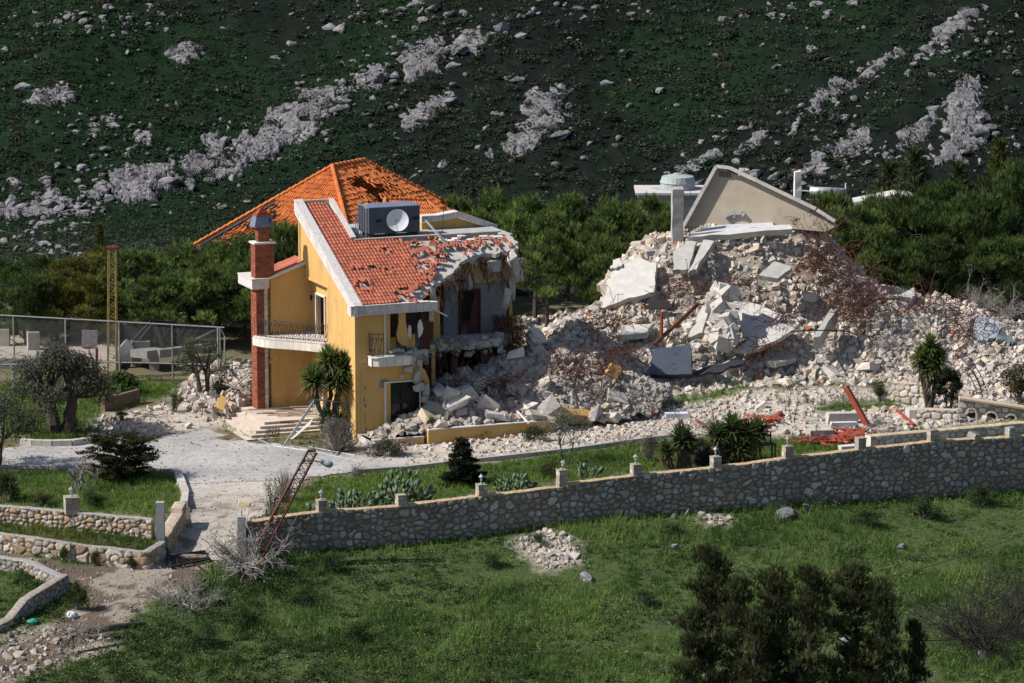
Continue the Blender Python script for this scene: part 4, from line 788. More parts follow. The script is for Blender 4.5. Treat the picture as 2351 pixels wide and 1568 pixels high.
obj('reflector', (Geo().lathe((0, 0, .85), pf, 36, (1, 1, 1), R_), M('white_dish_paint', (.72, .73, .76), (.66, .67, .70), 2, .5), True), ds)
f_ = R_@np.array([0, 0, .75])+np.array([-.25, 0, .82]); low = R_@np.array([0, -.6, 0])+np.array([0, 0, .85])
obj('feed_arm', (Geo().tube([low, f_], .018, 5).tube([f_+[0, .06, 0], f_-[0, .02, 0]], .05, 8), mMetal), ds); obj('mast', (Geo().tube([(0, .25, -.1), (0, .25, .8), (0, .12, .85)], .035, 6).box((0, .2, -.12), (.5, .4, .06)), mIron), ds)
g_ = Geo()
for k in range(5): a = ww(2.35+.14*k, 6.3+.1*(k % 2), 0); g_.tube([a+[0, 0, 10.0], a+[.01*k-.03, 0, 11.6+.12*((k*7) % 4)]], .022, 5)
a = ww(3.0, 6.4, 0); g_.tube([a+[0, 0, 10], a+[0, 0, 11.8]], .03, 6); tag(obj('vent_pipe', (g_, mMetal)), 'cluster of thin grey pipes standing left of the roof tank', 'pipes'); g_ = Geo(); g_.box(a+[0, 0, 11.9], (.18, .18, .28), None, (1, 1, 1)); obj('pipe_box', (g_, mWhite), bpy.data.objects['vent_pipe'])
a, b = ww(6.3, 5.8, 11.0), ww(7.05, 4.2, 9.62); tag(obj('fallen_mast', (Geo().tube([a, b], .035, 6).tube([a+[.05, 0, 0], b+[.16, 0, .02]], .02, 5), mMetal)), 'thin grey mast fallen across the parapet beside the roof tank', 'mast')
tag(obj('tv_aerial', (Geo().tube([ww(7.6, 6.6, 10.0), ww(7.75, 6.6, 11.7)], .014, 4).tube([ww(7.4, 6.6, 11.0), ww(8.0, 6.6, 11.1)], .008, 3), mIron)), 'thin dark aerial rod standing right of the roof tank', 'aerial')
tag(obj('grey_bin', (Geo().lathe(ww(2.45, 7.3, 10.0), [(.4, 0), (.42, .45), (.3, .55), (.001, .57)], 14), mMetal)), 'low grey drum beside the pipes left of the roof tank', 'drum')
# ================================================================ rubble heaps
def heapmesh(name, label, poly, fn, step, seed):
    P = np.array(poly); X, Y = np.meshgrid(np.arange(P[:, 0].min()-.4, P[:, 0].max()+.4, step), np.arange(P[:, 1].min()-.4, P[:, 1].max()+.4, step))
    Z = fn(X, Y); g0 = H(X, Y); k = Z > g0-.2; n1 = fb2(X, Y, 1.1, 4, seed)[..., None]; n2 = fb2(X, Y, 4.5, 3, seed+1)[..., None]
    Z = Z+.12*(fb2(X, Y, 3.1, 3, seed+2)-.5)+.10*np.abs(fb2(X, Y, 6, 2, seed+4)-.5); c = np.array([.95, .93, .9])*(.62+.5*n1)*(.7+.6*n2)
    o = obj(name, grid_mesh(name, X, Y, Z, mDust, c, keep=k)); return tag(o, label, 'rubble', kind='stuff')
heapmesh('rubble_mound', 'tall pale mound of dust and broken masonry below the fallen gable', MPOLY, mound, .16, 51)
heapmesh('rubble_heap', 'grey heap of masonry spilling out of the yellow house', HPOLY, heap, .16, 61)
def scatter(n, poly, seed, dens=None):
    P = np.array(poly); rs = np.random.RandomState(seed); out = np.zeros((0, 2))
    while len(out) < n:
        q = np.stack([rs.uniform(P[:, 0].min(), P[:, 0].max(), 4*n), rs.uniform(P[:, 1].min(), P[:, 1].max(), 4*n)], 1); k = inpoly(q[:, 0], q[:, 1], poly)
        if dens is not None: k &= rs.rand(len(q)) < dens(q[:, 0], q[:, 1])
        out = np.concatenate([out, q[k]])
    return out[:n]
COLS = np.array([(1.12, 1.08, 1.02), (1.0, .95, .88), (.88, .86, .84), (1.22, 1.2, 1.18), (.78, .74, .70), (1.1, .98, .80), (1.0, .98, 1.0)])
CL = ['pale', 'cream', 'grey', 'white', 'dark grey', 'tan', 'light']
def stuff_rubble(name, label, sets):
    g_ = Geo(); rs = np.random.RandomState(5)
    for poly, n, lo, hi, pw, fn, sink, dens, dark in sets:
        xy = scatter(n, poly, n % 997, dens); z = fn(xy[:, 0], xy[:, 1]); s = lo+(hi-lo)*rs.rand(n)**pw; var = rs.randint(0, 24, n); R_ = rrot(n, None, rs)
        for k in range(24):
            m = var == k; V, F = HUL[k]; q = int(m.sum()); c = COLS[rs.randint(0, 7, q)]*rs.uniform(.8, 1.12, (q, 1))*dark
            rd = rs.rand(q) < (.02 if dark < .77 and dark > .755 else .0 if dark < .81 and dark != .78 else .012); c[rd] = np.array([.75, .28, .16]); sc = s[m][:, None]*rs.uniform(.6, 1.2, (q, 3)); g_.inst(V, F, np.stack([xy[m, 0], xy[m, 1], z[m]+sc.min(1)*sink], 1), R_[m], sc, c)
    return tag(obj(name, (g_, mRub)), label, 'rubble', kind='stuff')
LHEAP = gpoly([(410, 925), (440, 958), (510, 968), (578, 935), (578, 850), (490, 855), (445, 885)])
ONE = lambda x, y: np.ones(len(x))
stuff_rubble('loose_rubble', 'small broken stones and concrete bits strewn over the heaps and yard', [
    (MPOLY, 21000, .05, .42, 3.6, mound, .15, None, 1.), (HPOLY, 9000, .05, .36, 3.2, heap, .15, lambda x, y: .35+.65*sstep(-6, -3.5, x), .78),  # house heap stones toned down: shade of the house put into their colour
    (DUST[0], 3200, .04, .26, 3, H, .2, lambda x, y: .25+.75*(fb2(x, y, .6, 3, 8) > .5), 1.), (DUST[1], 900, .04, .3, 3, H, .2, lambda x, y: .2+.8*(fb2(x, y, .6, 3, 9) > .5), 1.), (DUST[2], 2600, .08, .4, 2.5, SURF, .2, None, 1.), (DUST[3], 1500, .08, .4, 2.5, SURF, .2, None, 1.),
    (DUST[4], 420, .05, .26, 2.5, H, .05, None, .8), (DUST[5], 60, .06, .3, 2, H, .1, None, .9), (DUST[6], 260, .05, .26, 3, H, .1, None, .75), (DUST[7], 1200, .05, .35, 2.5, H, .15, None, .98), (ROAD, 1300, .02, .11, 3, H, .2, None, .6), (DRIVE, 1500, .02, .09, 3, lambda x, y: H(x, y)+.04, .2, lambda x, y: .3+.7*sstep(-4, -20, y), .6), (DRIVE, 900, .04, .2, 3, lambda x, y: H(x, y)+.04, .2, lambda x, y: sstep(-9, 2, x), .9),
    (LHEAP, 800, .08, .4, 2.2, lambda x, y: H(x, y)+.5, .2, None, .95)])
# the largest blocks, one object each
def blocks(n, poly, seed, lo, hi, fn, label, group, dens=None, dark=1., flat=.75, sink=.12):
    rs = np.random.RandomState(seed); xy = scatter(n, poly, seed, dens); mats = {}
    for i in range(n):
        ci = rs.randint(0, 7); key = (rs.randint(0, 24), ci)
        if key not in BM:
            V, F = HUL[key[0]]; BM[key] = Geo().add(V, F, COLS[ci]*dark*rs.uniform(.85, 1.1)).mesh('rubble_block', mRub)
        o = bpy.data.objects.new('rubble_block', BM[key]); COL.objects.link(o); s = lo+(hi-lo)*rs.rand()**1.7; sc = s*np.array([rs.uniform(.8, 1.35), rs.uniform(.6, 1.), rs.uniform(.5, 1.)*flat])
        o.scale = sc; o.location = (xy[i, 0], xy[i, 1], float(fn(xy[i:i+1, 0], xy[i:i+1, 1])[0])+sc[2]*sink); o.rotation_euler = (rs.normal(0, .45), rs.normal(0, .45), rs.uniform(0, 6.3)); tag(o, label, 'rubble block', group)
BM = {}
def sub(poly, f): return lambda x, y: f(x, y).astype(float)
blocks(26, MPOLY, 1, .4, .9, mound, 'pale broken block on the lower left shelf of the big rubble mound', 'blocks on the left shelf of the mound', sub(MPOLY, lambda x, y: x < 8))
blocks(44, MPOLY, 2, .4, .95, mound, 'jagged cream block on the middle slope of the big rubble mound', 'blocks on the middle slope of the mound', sub(MPOLY, lambda x, y: (x >= 8) & (x < 17) & (y > 14)))
blocks(34, MPOLY, 3, .45, .95, mound, 'broken stone at the front foot of the big rubble mound', 'blocks at the foot of the mound', sub(MPOLY, lambda x, y: (x >= 8) & (x < 20) & (y <= 14)))
blocks(52, MPOLY, 4, .45, .95, mound, 'rounded pale stone on the long right flank of the rubble mound', 'blocks on the right flank of the mound', sub(MPOLY, lambda x, y: (x >= 17) & (y > 13)))
blocks(66, HPOLY, 5, .4, 1.15, heap, 'grey broken concrete block on the heap spilling from the yellow house', 'blocks on the house heap', sub(HPOLY, lambda x, y: (x > -4.6) & (y < 7)), .8)
blocks(20, DUST[0], 6, .25, .6, H, 'loose pale stone lying on the dusty ground right of the yellow house', 'stones on the dusty ground', sub(0, lambda x, y: x > 8))
blocks(14, LHEAP, 7, .4, .9, H, 'cream broken stone beside the entrance steps', 'stones beside the entrance steps', None, 1.05)
blocks(8, DUST[4], 8, .25, .6, H, 'flat tan stone in the small stone pile on the meadow', 'stones of the meadow pile', None, .75, .5)
blocks(9, DUST[6], 9, .3, .6, H, 'squared stone in the heap beside the road at the lower left corner', 'stones beside the road', None, .85)
# slabs and beams of their own
def slab(name, label, pts, th, mat=mConc, cat='concrete slab', seed=1, amp=.05, sub_=4):
    """pts: (px, py, Y) corners of a tilted slab"""
    P = [atY(*p) for p in pts]; o_ = P[0]; ex = P[1]-P[0]; ex = ex/np.linalg.norm(ex); nn = np.cross(ex, P[-1]-P[0]); nn /= np.linalg.norm(nn); ey = np.cross(nn, ex)
    if nn[1] > 0: nn = -nn
    q = [((p-o_)@ex, (p-o_)@ey) for p in P]; q = jag(q+[q[0]], amp, sub_, seed)[:-1]; g_ = Geo().panel([q], o_, ex, ey, -nn*th); return tag(obj(name, (g_, mat)), label, cat)
mSl = M('pale_slab', (.52, .50, .47), (.43, .41, .385), 1.8, .95, .01, 18, c3=(.33, .31, .28), sc3=1.3, t3=.6)
def zz(r, x, y, Y): a, b = zm(r, x, y); return (a, b, float(vpt(a, b, Y)[1]) if r in (3, 4) else Y)
slab('fallen_wall_slab', 'big pale wall slab hanging off the left end of the rubble mound', [zz(5, 190, 1238, 17.2), zz(5, 330, 1195, 17.2), zz(5, 520, 1165, 17.4), zz(5, 640, 1175, 17.6), zz(5, 655, 930, 19.3), zz(5, 490, 860, 19.8), zz(5, 300, 930, 19.4)], .35, mSl, seed=3)
slab('fallen_wall_slab', 'rounded white slab fragment above the big hanging wall slab', [zz(5, 275, 930, 19.2), zz(5, 365, 905, 19.2), zz(5, 360, 850, 19.8), zz(5, 290, 860, 19.8)], .3, mSl, seed=4)
slab('roof_beam_slab', 'long thin blue-grey slab lying along the foot of the standing gable', [zz(5, 900, 655, 20.6), zz(5, 1300, 620, 20.6), zz(5, 1560, 590, 20.8), zz(5, 1555, 535, 22), zz(5, 1100, 590, 22)], .3, M('blue_grey_concrete', (.47, .48, .52), (.39, .4, .44), 2, .95, .01, 20), seed=5)
slab('roof_beam_slab', 'cream broken beam below the blue-grey slab at the gable foot', [zz(5, 880, 680, 20.0), zz(5, 1300, 650, 20.0), zz(5, 1700, 610, 20.0), zz(5, 1690, 570, 20.4), zz(5, 1290, 615, 20.4)], .4, mSl, seed=6)
slab('floor_slab', 'cracked grey-brown slab leaning on the left of the mound slope', [zz(5, 760, 940, 17.5), zz(5, 890, 930, 17.4), zz(5, 950, 720, 20), zz(5, 880, 710, 20.2), zz(5, 790, 790, 19.3)], .3, mConc, seed=7)
slab('floor_slab', 'long tilted cracked slab beside the grey-brown slab on the mound', [zz(5, 880, 960, 17), zz(5, 950, 940, 17), zz(5, 1095, 740, 19.6), zz(5, 1010, 700, 20)], .3, mConc, seed=8)
slab('floor_slab', 'grey slab corner jutting from the middle of the mound', [zz(5, 1440, 980, 16.6), zz(5, 1590, 1005, 16.3), zz(5, 1700, 900, 17.4), zz(5, 1560, 870, 18)], .3, mConc, seed=9)
slab('floor_slab', 'dark-edged slab leaning over a black hollow on the mound', [zz(5, 1870, 1465, 13.2), zz(5, 1920, 1460, 13.2), zz(5, 2060, 1240, 15.4), zz(5, 2000, 1250, 15.3)], .9, mConc, seed=10)
slab('floor_slab', 'large tilted pale slab with grey floor tiles in the mound centre', [zz(5, 1340, 1490, 13.6), zz(5, 1470, 1440, 13.8), zz(5, 1640, 1330, 15), zz(5, 1380, 1220, 16.2), zz(5, 1240, 1180, 16.4)], .35, mSl, seed=11)
slab('floor_slab', 'flat slab wedge at the bottom of the tiled slab', [zz(5, 1250, 1560, 12.9), zz(5, 1450, 1560, 12.7), zz(5, 1720, 1380, 13.8), zz(5, 1600, 1350, 14.4)], .3, mSl, seed=12)
slab('leaning_column', 'pale wedge-shaped slab leaning left of the lumpy standing masonry', [zz(5, 880, 1480, 13), zz(5, 990, 1430, 13.2), zz(5, 1060, 1210, 14.6), zz(5, 1000, 1220, 14.6)], .4, mSl, seed=13)
slab('floor_slab', 'white flat slab on the left shelf below the hanging wall slab', [zz(5, 320, 1455, 14.2), zz(5, 560, 1430, 14.4), zz(5, 610, 1370, 16), zz(5, 370, 1375, 16)], .35, mSl, seed=14)
slab('floor_slab', 'grey slab sunk in the rubble near the black fabric', [zz(6, -110, 790, 13), zz(6, 20, 830, 12.6), zz(6, 220, 730, 13.6), zz(6, 140, 645, 15), zz(6, -60, 690, 14.6)], .3, mConc, seed=15)
slab('floor_slab', 'long broken beam left of the tall yucca', [zz(6, 880, 575, 16.2), zz(6, 1060, 605, 16), zz(6, 1250, 620, 15.8), zz(6, 1240, 570, 16.6), zz(6, 900, 535, 17)], .35, mConc, seed=16)
slab('floor_slab', 'thin white plank of concrete on the lower right slope', [zz(6, 340, 815, 13.8), zz(6, 500, 925, 12.9), zz(6, 540, 905, 13.1), zz(6, 400, 800, 14.1)], .2, mSl, seed=17)
slab('floor_slab', 'white slab piece topping the right flank of the mound', [zz(6, 1480, 295, 19), zz(6, 1560, 330, 19), zz(6, 1640, 345, 19), zz(6, 1520, 265, 19.6)], .4, mSl, seed=18)
slab('floor_slab', 'pale triangular slab at the crest of the right flank beside a post', [zz(6, 1165, 195, 20), zz(6, 1300, 215, 20), zz(6, 1330, 170, 20.5), zz(6, 1300, 115, 21)], .5, mSl, seed=19)
slab('tilted_panel', 'yellow-faced wall slab lying on the edge of the house heap', [zz(4, 1410, 760, -2.6), zz(4, 1500, 790, -2.7), zz(4, 1700, 805, -2.7), zz(4, 1725, 745, -2.5), zz(4, 1405, 730, -2.4)], .8, mYel, seed=20, amp=.02)
slab('tilted_panel', 'small yellow plastered slab standing at the right end of the house heap', [zz(4, 1810, 470, .4), zz(4, 1900, 520, .3), zz(4, 1935, 420, 1.), zz(4, 1860, 390, 1.1)], .4, mYel, seed=21)
slab('tilted_panel', 'yellow wall fragment lying among stones left of the entrance steps', [(496, 935, 5.6), (513, 940, 5.6), (523, 912, 6.2), (505, 906, 6.2)], .25, mYel, seed=22)
slab('floor_slab', 'tapered concrete slab leaning at the top right of the house heap', [zz(3, 1690, 1150, 2.6), zz(3, 1760, 1240, 2.2), zz(3, 1885, 1190, 2.4), zz(3, 1800, 1080, 3), zz(3, 1720, 1060, 3.2)], .5, mRub, seed=23)
for i, (x, y, Y_, s, r, lb) in enumerate([(880, 720, -1.2, (.95, .7, .8), (.3, .5, .3), 'square-cut tan block tilted at the front of the house heap'), (590, 660, -.9, (.7, .5, .9), (.4, .3, .2), 'rounded upright concrete lump left on the house heap'), (640, 710, -1.3, (1.4, .6, .45), (.2, -.35, .2), 'long layered concrete block at the left front of the house heap'), (700, 640, -.6, (1.1, .7, .55), (.1, -.3, .4), 'pale concrete wedge above the layered block'), (950, 810, -1.9, (1.1, .6, .4), (.1, .1, .2), 'flat cream stone above the yellow planter wall'), (520, 635, -.5, (.8, .4, .4), (.2, .1, .1), 'flat grey slab lump near the bar-covered door'), (1060, 605, -.4, (.45, .45, .5), (.2, .2, .2), 'white broken block in the middle of the house heap')]):
    a, b = zm(4, x, y); V, F = HUL[(i*5+3) % 24]; o = obj('concrete_lump', (Geo().add(V*np.array(s), F), mRub), None, vpt(a, b, Y_-.15)); o.rotation_euler = r; tag(o, lb, 'concrete block')
# lumpy standing masonry in the mound
g_ = Geo(); rs = np.random.RandomState(4)
for k in range(60):
    t = rs.rand(); a, b = zm(5, 1170+rs.normal(0, 45)-20*t, 1520-430*t); chunk(g_, atY(a, b, 12.6+1.8*t+rs.normal(0, .15)), rs.uniform(.35, .8, 3), k, None, rs.uniform(.85, 1.1))
tag(obj('masonry_spine', (g_, mRub)), 'upright lumpy spine of broken masonry in the centre of the mound', 'masonry')
# standing gable
gb = thing('ruined_gable', 'tan plastered triangular gable standing on top of the rubble mound', 'gable', atY(*zm(5, 855, 600), 22.4))
lean = .16; o_ = atY(*zm(5, 855, 600), 22.4)
def gp(x, y):
    a, b = zm(5, x, y); d = ray(a, b); n_ = np.array([-.18, -1, .0]); n_ = n_/np.linalg.norm(n_)-np.array([0, 0, -lean]); n_ /= np.linalg.norm(n_); t = (n_@(o_-CAM))/(n_@d); return CAM+d*t-o_, n_
pl_ = [gp(x, y)[0] for x, y in [(855, 600), (1120, 130), (1880, 455), (2060, 590), (1960, 640), (1500, 600), (1100, 640), (860, 650)]]; nrm_ = gp(855, 600)[1]
ex = np.cross(nrm_, (0, 0, 1)); ex /= np.linalg.norm(ex); ex = ex if ex[0] > 0 else -ex; ey = np.cross(ex, nrm_); ey = ey if ey[2] > 0 else -ey
q2 = [(p@ex, p@ey) for p in pl_]; hole = [(p@ex, p@ey) for p in [gp(x, y)[0] for x, y in [(1160, 525), (1190, 500), (1250, 485), (1310, 490), (1335, 510), (1240, 530)]]]
obj('gable_wall', (Geo().panel([q2, hole], (0, 0, 0), ex, ey, -nrm_*.3), M('tan_render', (.44, .37, .285), (.37, .31, .24), 1.1, .95, .006, 25, c3=(.28, .25, .215), sc3=.55, t3=.58)), gb)
g_ = Geo()
for (x0, y0), (x1, y1), n in [((850, 605), (1112, 128), 12), ((1112, 128), (1215, 140), 2), ((1215, 140), (1890, 462), 16), ((1900, 470), (2040, 560), 4)]:
    for i in range(n):
        p, q = [gp(x0+(x1-x0)*t, y0+(y1-y0)*t)[0] for t in (i/n, (i+.985)/n)]; g_.beam(p+nrm_*.12, q+nrm_*.12, .95, .2, RS.uniform(.88, 1.08), up=nrm_ if abs(nrm_[2]) < .9 else (0, 1, 0)) if False else g_.beam(p+nrm_*.02, q+nrm_*.02, .2, .72, RS.uniform(.88, 1.08), up=nrm_)
obj('verge', (g_, mSl), gb)
g_ = Geo()
for x in np.linspace(1135, 1220, 9): p = gp(x, 165+(x-1135)*.1)[0]; g_.tube([p+nrm_*.05, p+nrm_*.09-ey*.35], .016, 4)
obj('rebar', (g_, mIron), gb); g_ = Geo()
an = [(1170, 525), (1200, 500), (1255, 488), (1310, 495), (1325, 515)]
for a, b in zip(an[:-1], an[1:]): g_.beam(gp(*a)[0]+nrm_*.08, gp(*b)[0]+nrm_*.08, .24, .3, 1, up=nrm_)
obj('arch_blocks', (g_, mConc), gb)
def postbox(label, x0, x1, yt, yb, Y, dp, bars=True, mat=mConc, r=5, name='concrete_column'):
    a = atY(*zm(r, x0, yb), Y); b = atY(*zm(r, x1, yb), Y); tz = atY(*zm(r, x0, yt), Y)[2]; wd = b[0]-a[0]; t = thing(name, label, 'column', ((a[0]+b[0])/2, Y+dp/2, a[2]-.6), .12); h = tz-a[2]+.6
    g_ = Geo(); n = 6; V = []; rs = np.random.RandomState(int(x0))
    for k in range(n+1):
        for sx, sy in ((-1, -1), (1, -1), (1, 1), (-1, 1)): V.append((sx*wd/2+rs.normal(0, .012), sy*dp/2+rs.normal(0, .012), h*k/n+(rs.normal(0, .07) if k == n else 0)))
    F = [[k*4+i, k*4+(i+1) % 4, k*4+4+(i+1) % 4, k*4+4+i] for k in range(n) for i in range(4)]+[[n*4, n*4+1, n*4+2, n*4+3]]; g_.add(V, F); obj('shaft', (g_, mat), t)
    if bars:
        g_ = Geo()
        for k in range(5): p = np.array([rs.uniform(-.4, .4)*wd, rs.uniform(-.4, .4)*dp, h-.1]); d = np.array([rs.uniform(-.1, .5), 0, .35]); g_.tube([p, p+d*[1, 1, 1], p+d*[1.9, 1, .2], p+d*[2.2, 1, -1.6]] if k % 2 else [p, p+[.02, 0, .4]], .014, 4)
        obj('rebar', (g_, mRust), t)
    return t
postbox('grey concrete column standing left of the ruined gable', 758, 845, 300, 690, 20.6, .6)
postbox('white broken column behind the right slope of the gable', 1718, 1768, 168, 400, 27, .5, True, mWhite)
postbox('low grey pillar stump behind the gable verge', 1290, 1360, 160, 210, 28, .5, True, mConc)
# red pipes, planks, panels in the rubble
def bar(name, label, pts, r, mat, cat, n=6): return tag(obj(name, (Geo().tube([atY(*zz(*p)) for p in pts], r, n), mat)), label, cat)
bar('steel_pipe', 'upright red steel pipe standing in the left of the mound', [(5, 678, 1460, 13.4), (5, 678, 1280, 13.4)], .11, mRedP, 'pipe')
bar('steel_pipe', 'long brown pipe slanting across the left of the mound', [(5, 620, 1525, 13), (5, 800, 1360, 14), (5, 965, 1205, 15.6)], .12, mRust, 'pipe')
bar('cable', 'black cable looping over the lower slope of the mound', [(6, 150, 535, 12.7), (6, 300, 523, 12.8), (6, 500, 520, 13.2), (6, 700, 530, 13.8), (6, 790, 570, 13.8), (6, 800, 620, 13.2), (6, 720, 655, 12.8)], .035, mIron, 'cable', 5)
bar('green_hose', 'green pipe across the hollow of the mound', [(5, 1260, 1010, 16), (5, 1320, 960, 16.6), (5, 1420, 930, 16.9)], .04, M('green_plastic', (.03, .22, .12), None, 3, .5), 'hose', 5)
bar('green_hose', 'green pipe lying by the upright red pipe', [(5, 420, 1480, 13.6), (5, 520, 1440, 14), (5, 620, 1415, 14.1)], .035, bpy.data.materials['green_plastic'], 'hose', 5)
slab('sheet_panel', 'bent blue-grey sheet metal box end at the foot of the mound', [(1490, 858, 11.2), (1515, 860, 11.1), (1590, 862, 11.2), (1585, 790, 11.6), (1500, 800, 11.8)], .9, mBlue, 'metal sheet', 30, .02)
slab('sheet_panel', 'dark sheet metal flap under the hanging wall slab', [zz(5, 545, 1245, 16.6), zz(5, 760, 1240, 16.5), zz(5, 740, 1185, 16.9), zz(5, 620, 1165, 17)], .08, mIron, 'metal sheet', 31, .02)
slab('tank_panel', 'pale blue crushed tank on the right end of the mound', [zz(6, 1920, 610, 15), zz(6, 2000, 620, 15), zz(6, 2110, 580, 15.4), zz(6, 2120, 420, 16), zz(6, 1895, 390, 16)], .8, M('pale_blue_plastic', (.42, .46, .50), (.36, .4, .45), 2, .6), 'tank', 32, .05)
slab('tank_panel', 'grey-green crumpled sheet right of the crushed tank', [zz(6, 2100, 600, 15), zz(6, 2200, 635, 15), zz(6, 2280, 610, 15.1), zz(6, 2200, 540, 15.5), zz(6, 2130, 500, 15.8)], .3, M('grey_green_sheet', (.22, .28, .29), (.15, .19, .2), 3, .6), 'metal sheet', 33, .08)
slab('tarpaulin', 'crumpled black sheet at the foot of the mound', [(1580, 858, 11.3), (1640, 856, 11.2), (1690, 840, 11.6), (1720, 815, 12.2), (1690, 820, 12.2), (1650, 835, 12)], .15, M('black_sheet', (.02, .022, .03), (.035, .036, .045), 4, .6), 'tarpaulin', 34, .12)
bar('white_pipe', 'white pipe leaning from the house heap over the yellow planter wall', [(4, 1010, 695, -1.0), (4, 1110, 770, -1.8), (4, 1205, 870, -2.8)], .07, mWhite, 'pipe')
bar('white_pipe', 'short white pipe pointing up the house heap', [(4, 1230, 720, -1.2), (4, 1330, 665, -.8)], .07, mWhite, 'pipe')
bar('steel_pipe', 'thin dark red rail across the front of the house heap', [(4, 1080, 715, -1.2), (4, 1400, 748, -1.9)], .05, mRust, 'pipe')
bar('charred_beam', 'black charred beam on the left of the house heap', [(4, 780, 710, -1.2), (4, 900, 570, -.2)], .14, mIron, 'beam', 4)
bar('charred_beam', 'short black beam in the middle of the house heap', [(4, 1065, 680, -.8), (4, 1140, 575, .1)], .12, mIron, 'beam', 4)
for i, (x, y, Y_, r_, lb) in enumerate([(900, 1080, 16.4, 1.0, 'dense rust-coloured tangle of bars under the tilted slabs of the mound'), (1260, 1040, 16.2, .7, 'tangle of rusty bars in the central hollow of the mound'), (1900, 560, 21.5, 1.0, 'tangle of rusty bars at the right foot of the gable'), (1980, 780, 19, 1.2, 'brown curtain of rusty bars on the right shoulder of the mound'), (2080, 950, 17.5, 1.2, 'matted rusty bars at the bottom of the right shoulder'), (1850, 900, 17.6, .8, 'loose rusty bars over the dark gap in the mound'), (2200, 1150, 16, 1.2, 'rusty bars trailing down the right slope beside the leaning slab'), (2150, 1280, 14.8, 1.0, 'rusty mesh on the right slope above the black cable'), (250, 1330, 14.2, 1.0, 'fine rusty bars on the left shelf of the mound'), (1560, 1330, 14.4, .8, 'rusty mesh spread over the tiled slab'), (1480, 1540, 12.6, .8, 'rusty mesh at the foot of the tiled slab'), (2320, 1150, 16, 1.0, 'rusty bars on the upper right flank of the mound')]+[(None, (1150, 880), 2.2, .85, 'twisted bars in the middle of the house heap'), (None, (1060, 880), 2.2, .7, 'twisted bars at the left of the house heap'), (None, (1290, 840), 4.0, .9, 'dark twisted bars at the right of the house heap'), (None, (1390, 830), 5.0, 1.2, 'long dark bars arching off the right end of the house heap'), (None, (1930, 690), 14, .1, '')][:4]+[(None, (2230, 760), 15.6, 1.2, 'brown bars and wire left of the crushed tank'), (None, (2140, 705), 18.5, 1.2, 'brown bars on the crest left of the crushed tank')]):
    rs = np.random.RandomState(100+i); px, py = zm(5, x, y) if x is not None else y; c_ = atY(px, py, Y_); g_ = Geo()
    for k in range(int(70*r_)):
        p = c_+rs.normal(0, .5, 3)*r_*np.array([1.1, .6, .55]); d = rs.normal(0, 1, 3)*[1, .6, .5]; P = [p]
        for s in range(6): d = d/np.linalg.norm(d)+rs.normal(0, .42, 3)-[0, 0, .06]; p = p+d*.24*r_*rs.uniform(.7, 1.6); P.append(p.copy())
        P = np.array(P); P[:, 2] = np.maximum(P[:, 2], SURF(P[:, 0], P[:, 1])-.1); g_.tube(P, .011+.006*rs.rand(), 4, np.array([1, 1, 1])*rs.uniform(.35, 1.4)*np.array([1, 1, 1]), False)
    tag(obj('rebar_tangle', (g_, mRust)), lb, 'rebar')
# loose tiles lying on the broken roof edge and in the yard
V, F = None, None
g_ = Geo(); tiles(g_, (0, 0, 0), U, (0, 1, 0), Zv, [(-.45, -.2), (.45, -.2), (.45, .2), (-.45, .2)]); tm = g_.mesh('fallen_tile_group', mTile)
for i, (a, v, r) in enumerate([(5.3, 3.0, .5), (5.7, 2.6, -.3), (5.2, 2.1, .9), (6.0, 3.6, .2), (6.5, 3.4, -.6), (5.6, 4.2, .4), (6.9, 4.3, .1), (7.6, 4.3, -.2), (6.2, 4.5, 1.1), (5.0, 3.9, .3), (5.2, 4.75, -.2), (8.3, 4.4, .2), (6.2, 2.9, -.4), (3.6, .6, .3), (3.3, .25, 0)]):
    o = obj('fallen_tiles', tm, None, ww(a, v, roofz(v)+.08+.02*i % .1)); o.rotation_euler = (Matrix.Rotation(TH, 3, 'Z')@Matrix.Rotation(.42+.1*math.sin(i*3), 3, 'X')@Matrix.Rotation(r, 3, 'Z')).to_euler(); o.scale = (.8, .9, 1); tag(o, 'slipped patch of red roof tiles on the bare right side of the house roof', 'roof tiles', 'slipped tile patches on the house roof')
# ================================================================ vegetation
def unit(v): return v/np.maximum(np.linalg.norm(v, axis=-1, keepdims=True), 1e-9)
def tufts(g_, P, D, nb, L_, W_, col, rs, spread=.55, cv=.25):
    """needle or blade tufts: thin triangles fanning out from P along D"""
    k = len(P); P = np.repeat(P, nb, 0); D = unit(np.repeat(D, nb, 0)+rs.normal(0, spread, (k*nb, 3))); n = k*nb
    ln = L_*rs.uniform(.6, 1.25, (n, 1)); sd = unit(np.cross(D, rs.normal(size=(n, 3))))*W_*rs.uniform(.7, 1.3, (n, 1))/2
    V = np.stack([P-sd, P+sd, P+D*ln], 1).reshape(-1, 3); c = np.repeat(np.broadcast_to(col, (k, 3)), nb, 0)*rs.uniform(1-cv, 1+cv, (n, 1)); g_.add(V, np.arange(3*n).reshape(-1, 3), c)
def leaves(g_, P, size, col, rs, cv=.3, asp=.45, N=None):
    n = len(P); N = rs.normal(size=(n, 3)) if N is None else unit(N)+rs.normal(0, .6, (n, 3)); N = unit(N); a = unit(np.cross(N, rs.normal(size=(n, 3)))); b = np.cross(N, a); s = size*rs.uniform(.6, 1.3, (n, 1))
    V = np.stack([P-a*s, P+b*s*asp, P+a*s, P-b*s*asp], 1).reshape(-1, 3); g_.add(V, np.arange(4*n).reshape(-1, 4), np.broadcast_to(col, (n, 3))*rs.uniform(1-cv, 1+cv, (n, 1)))
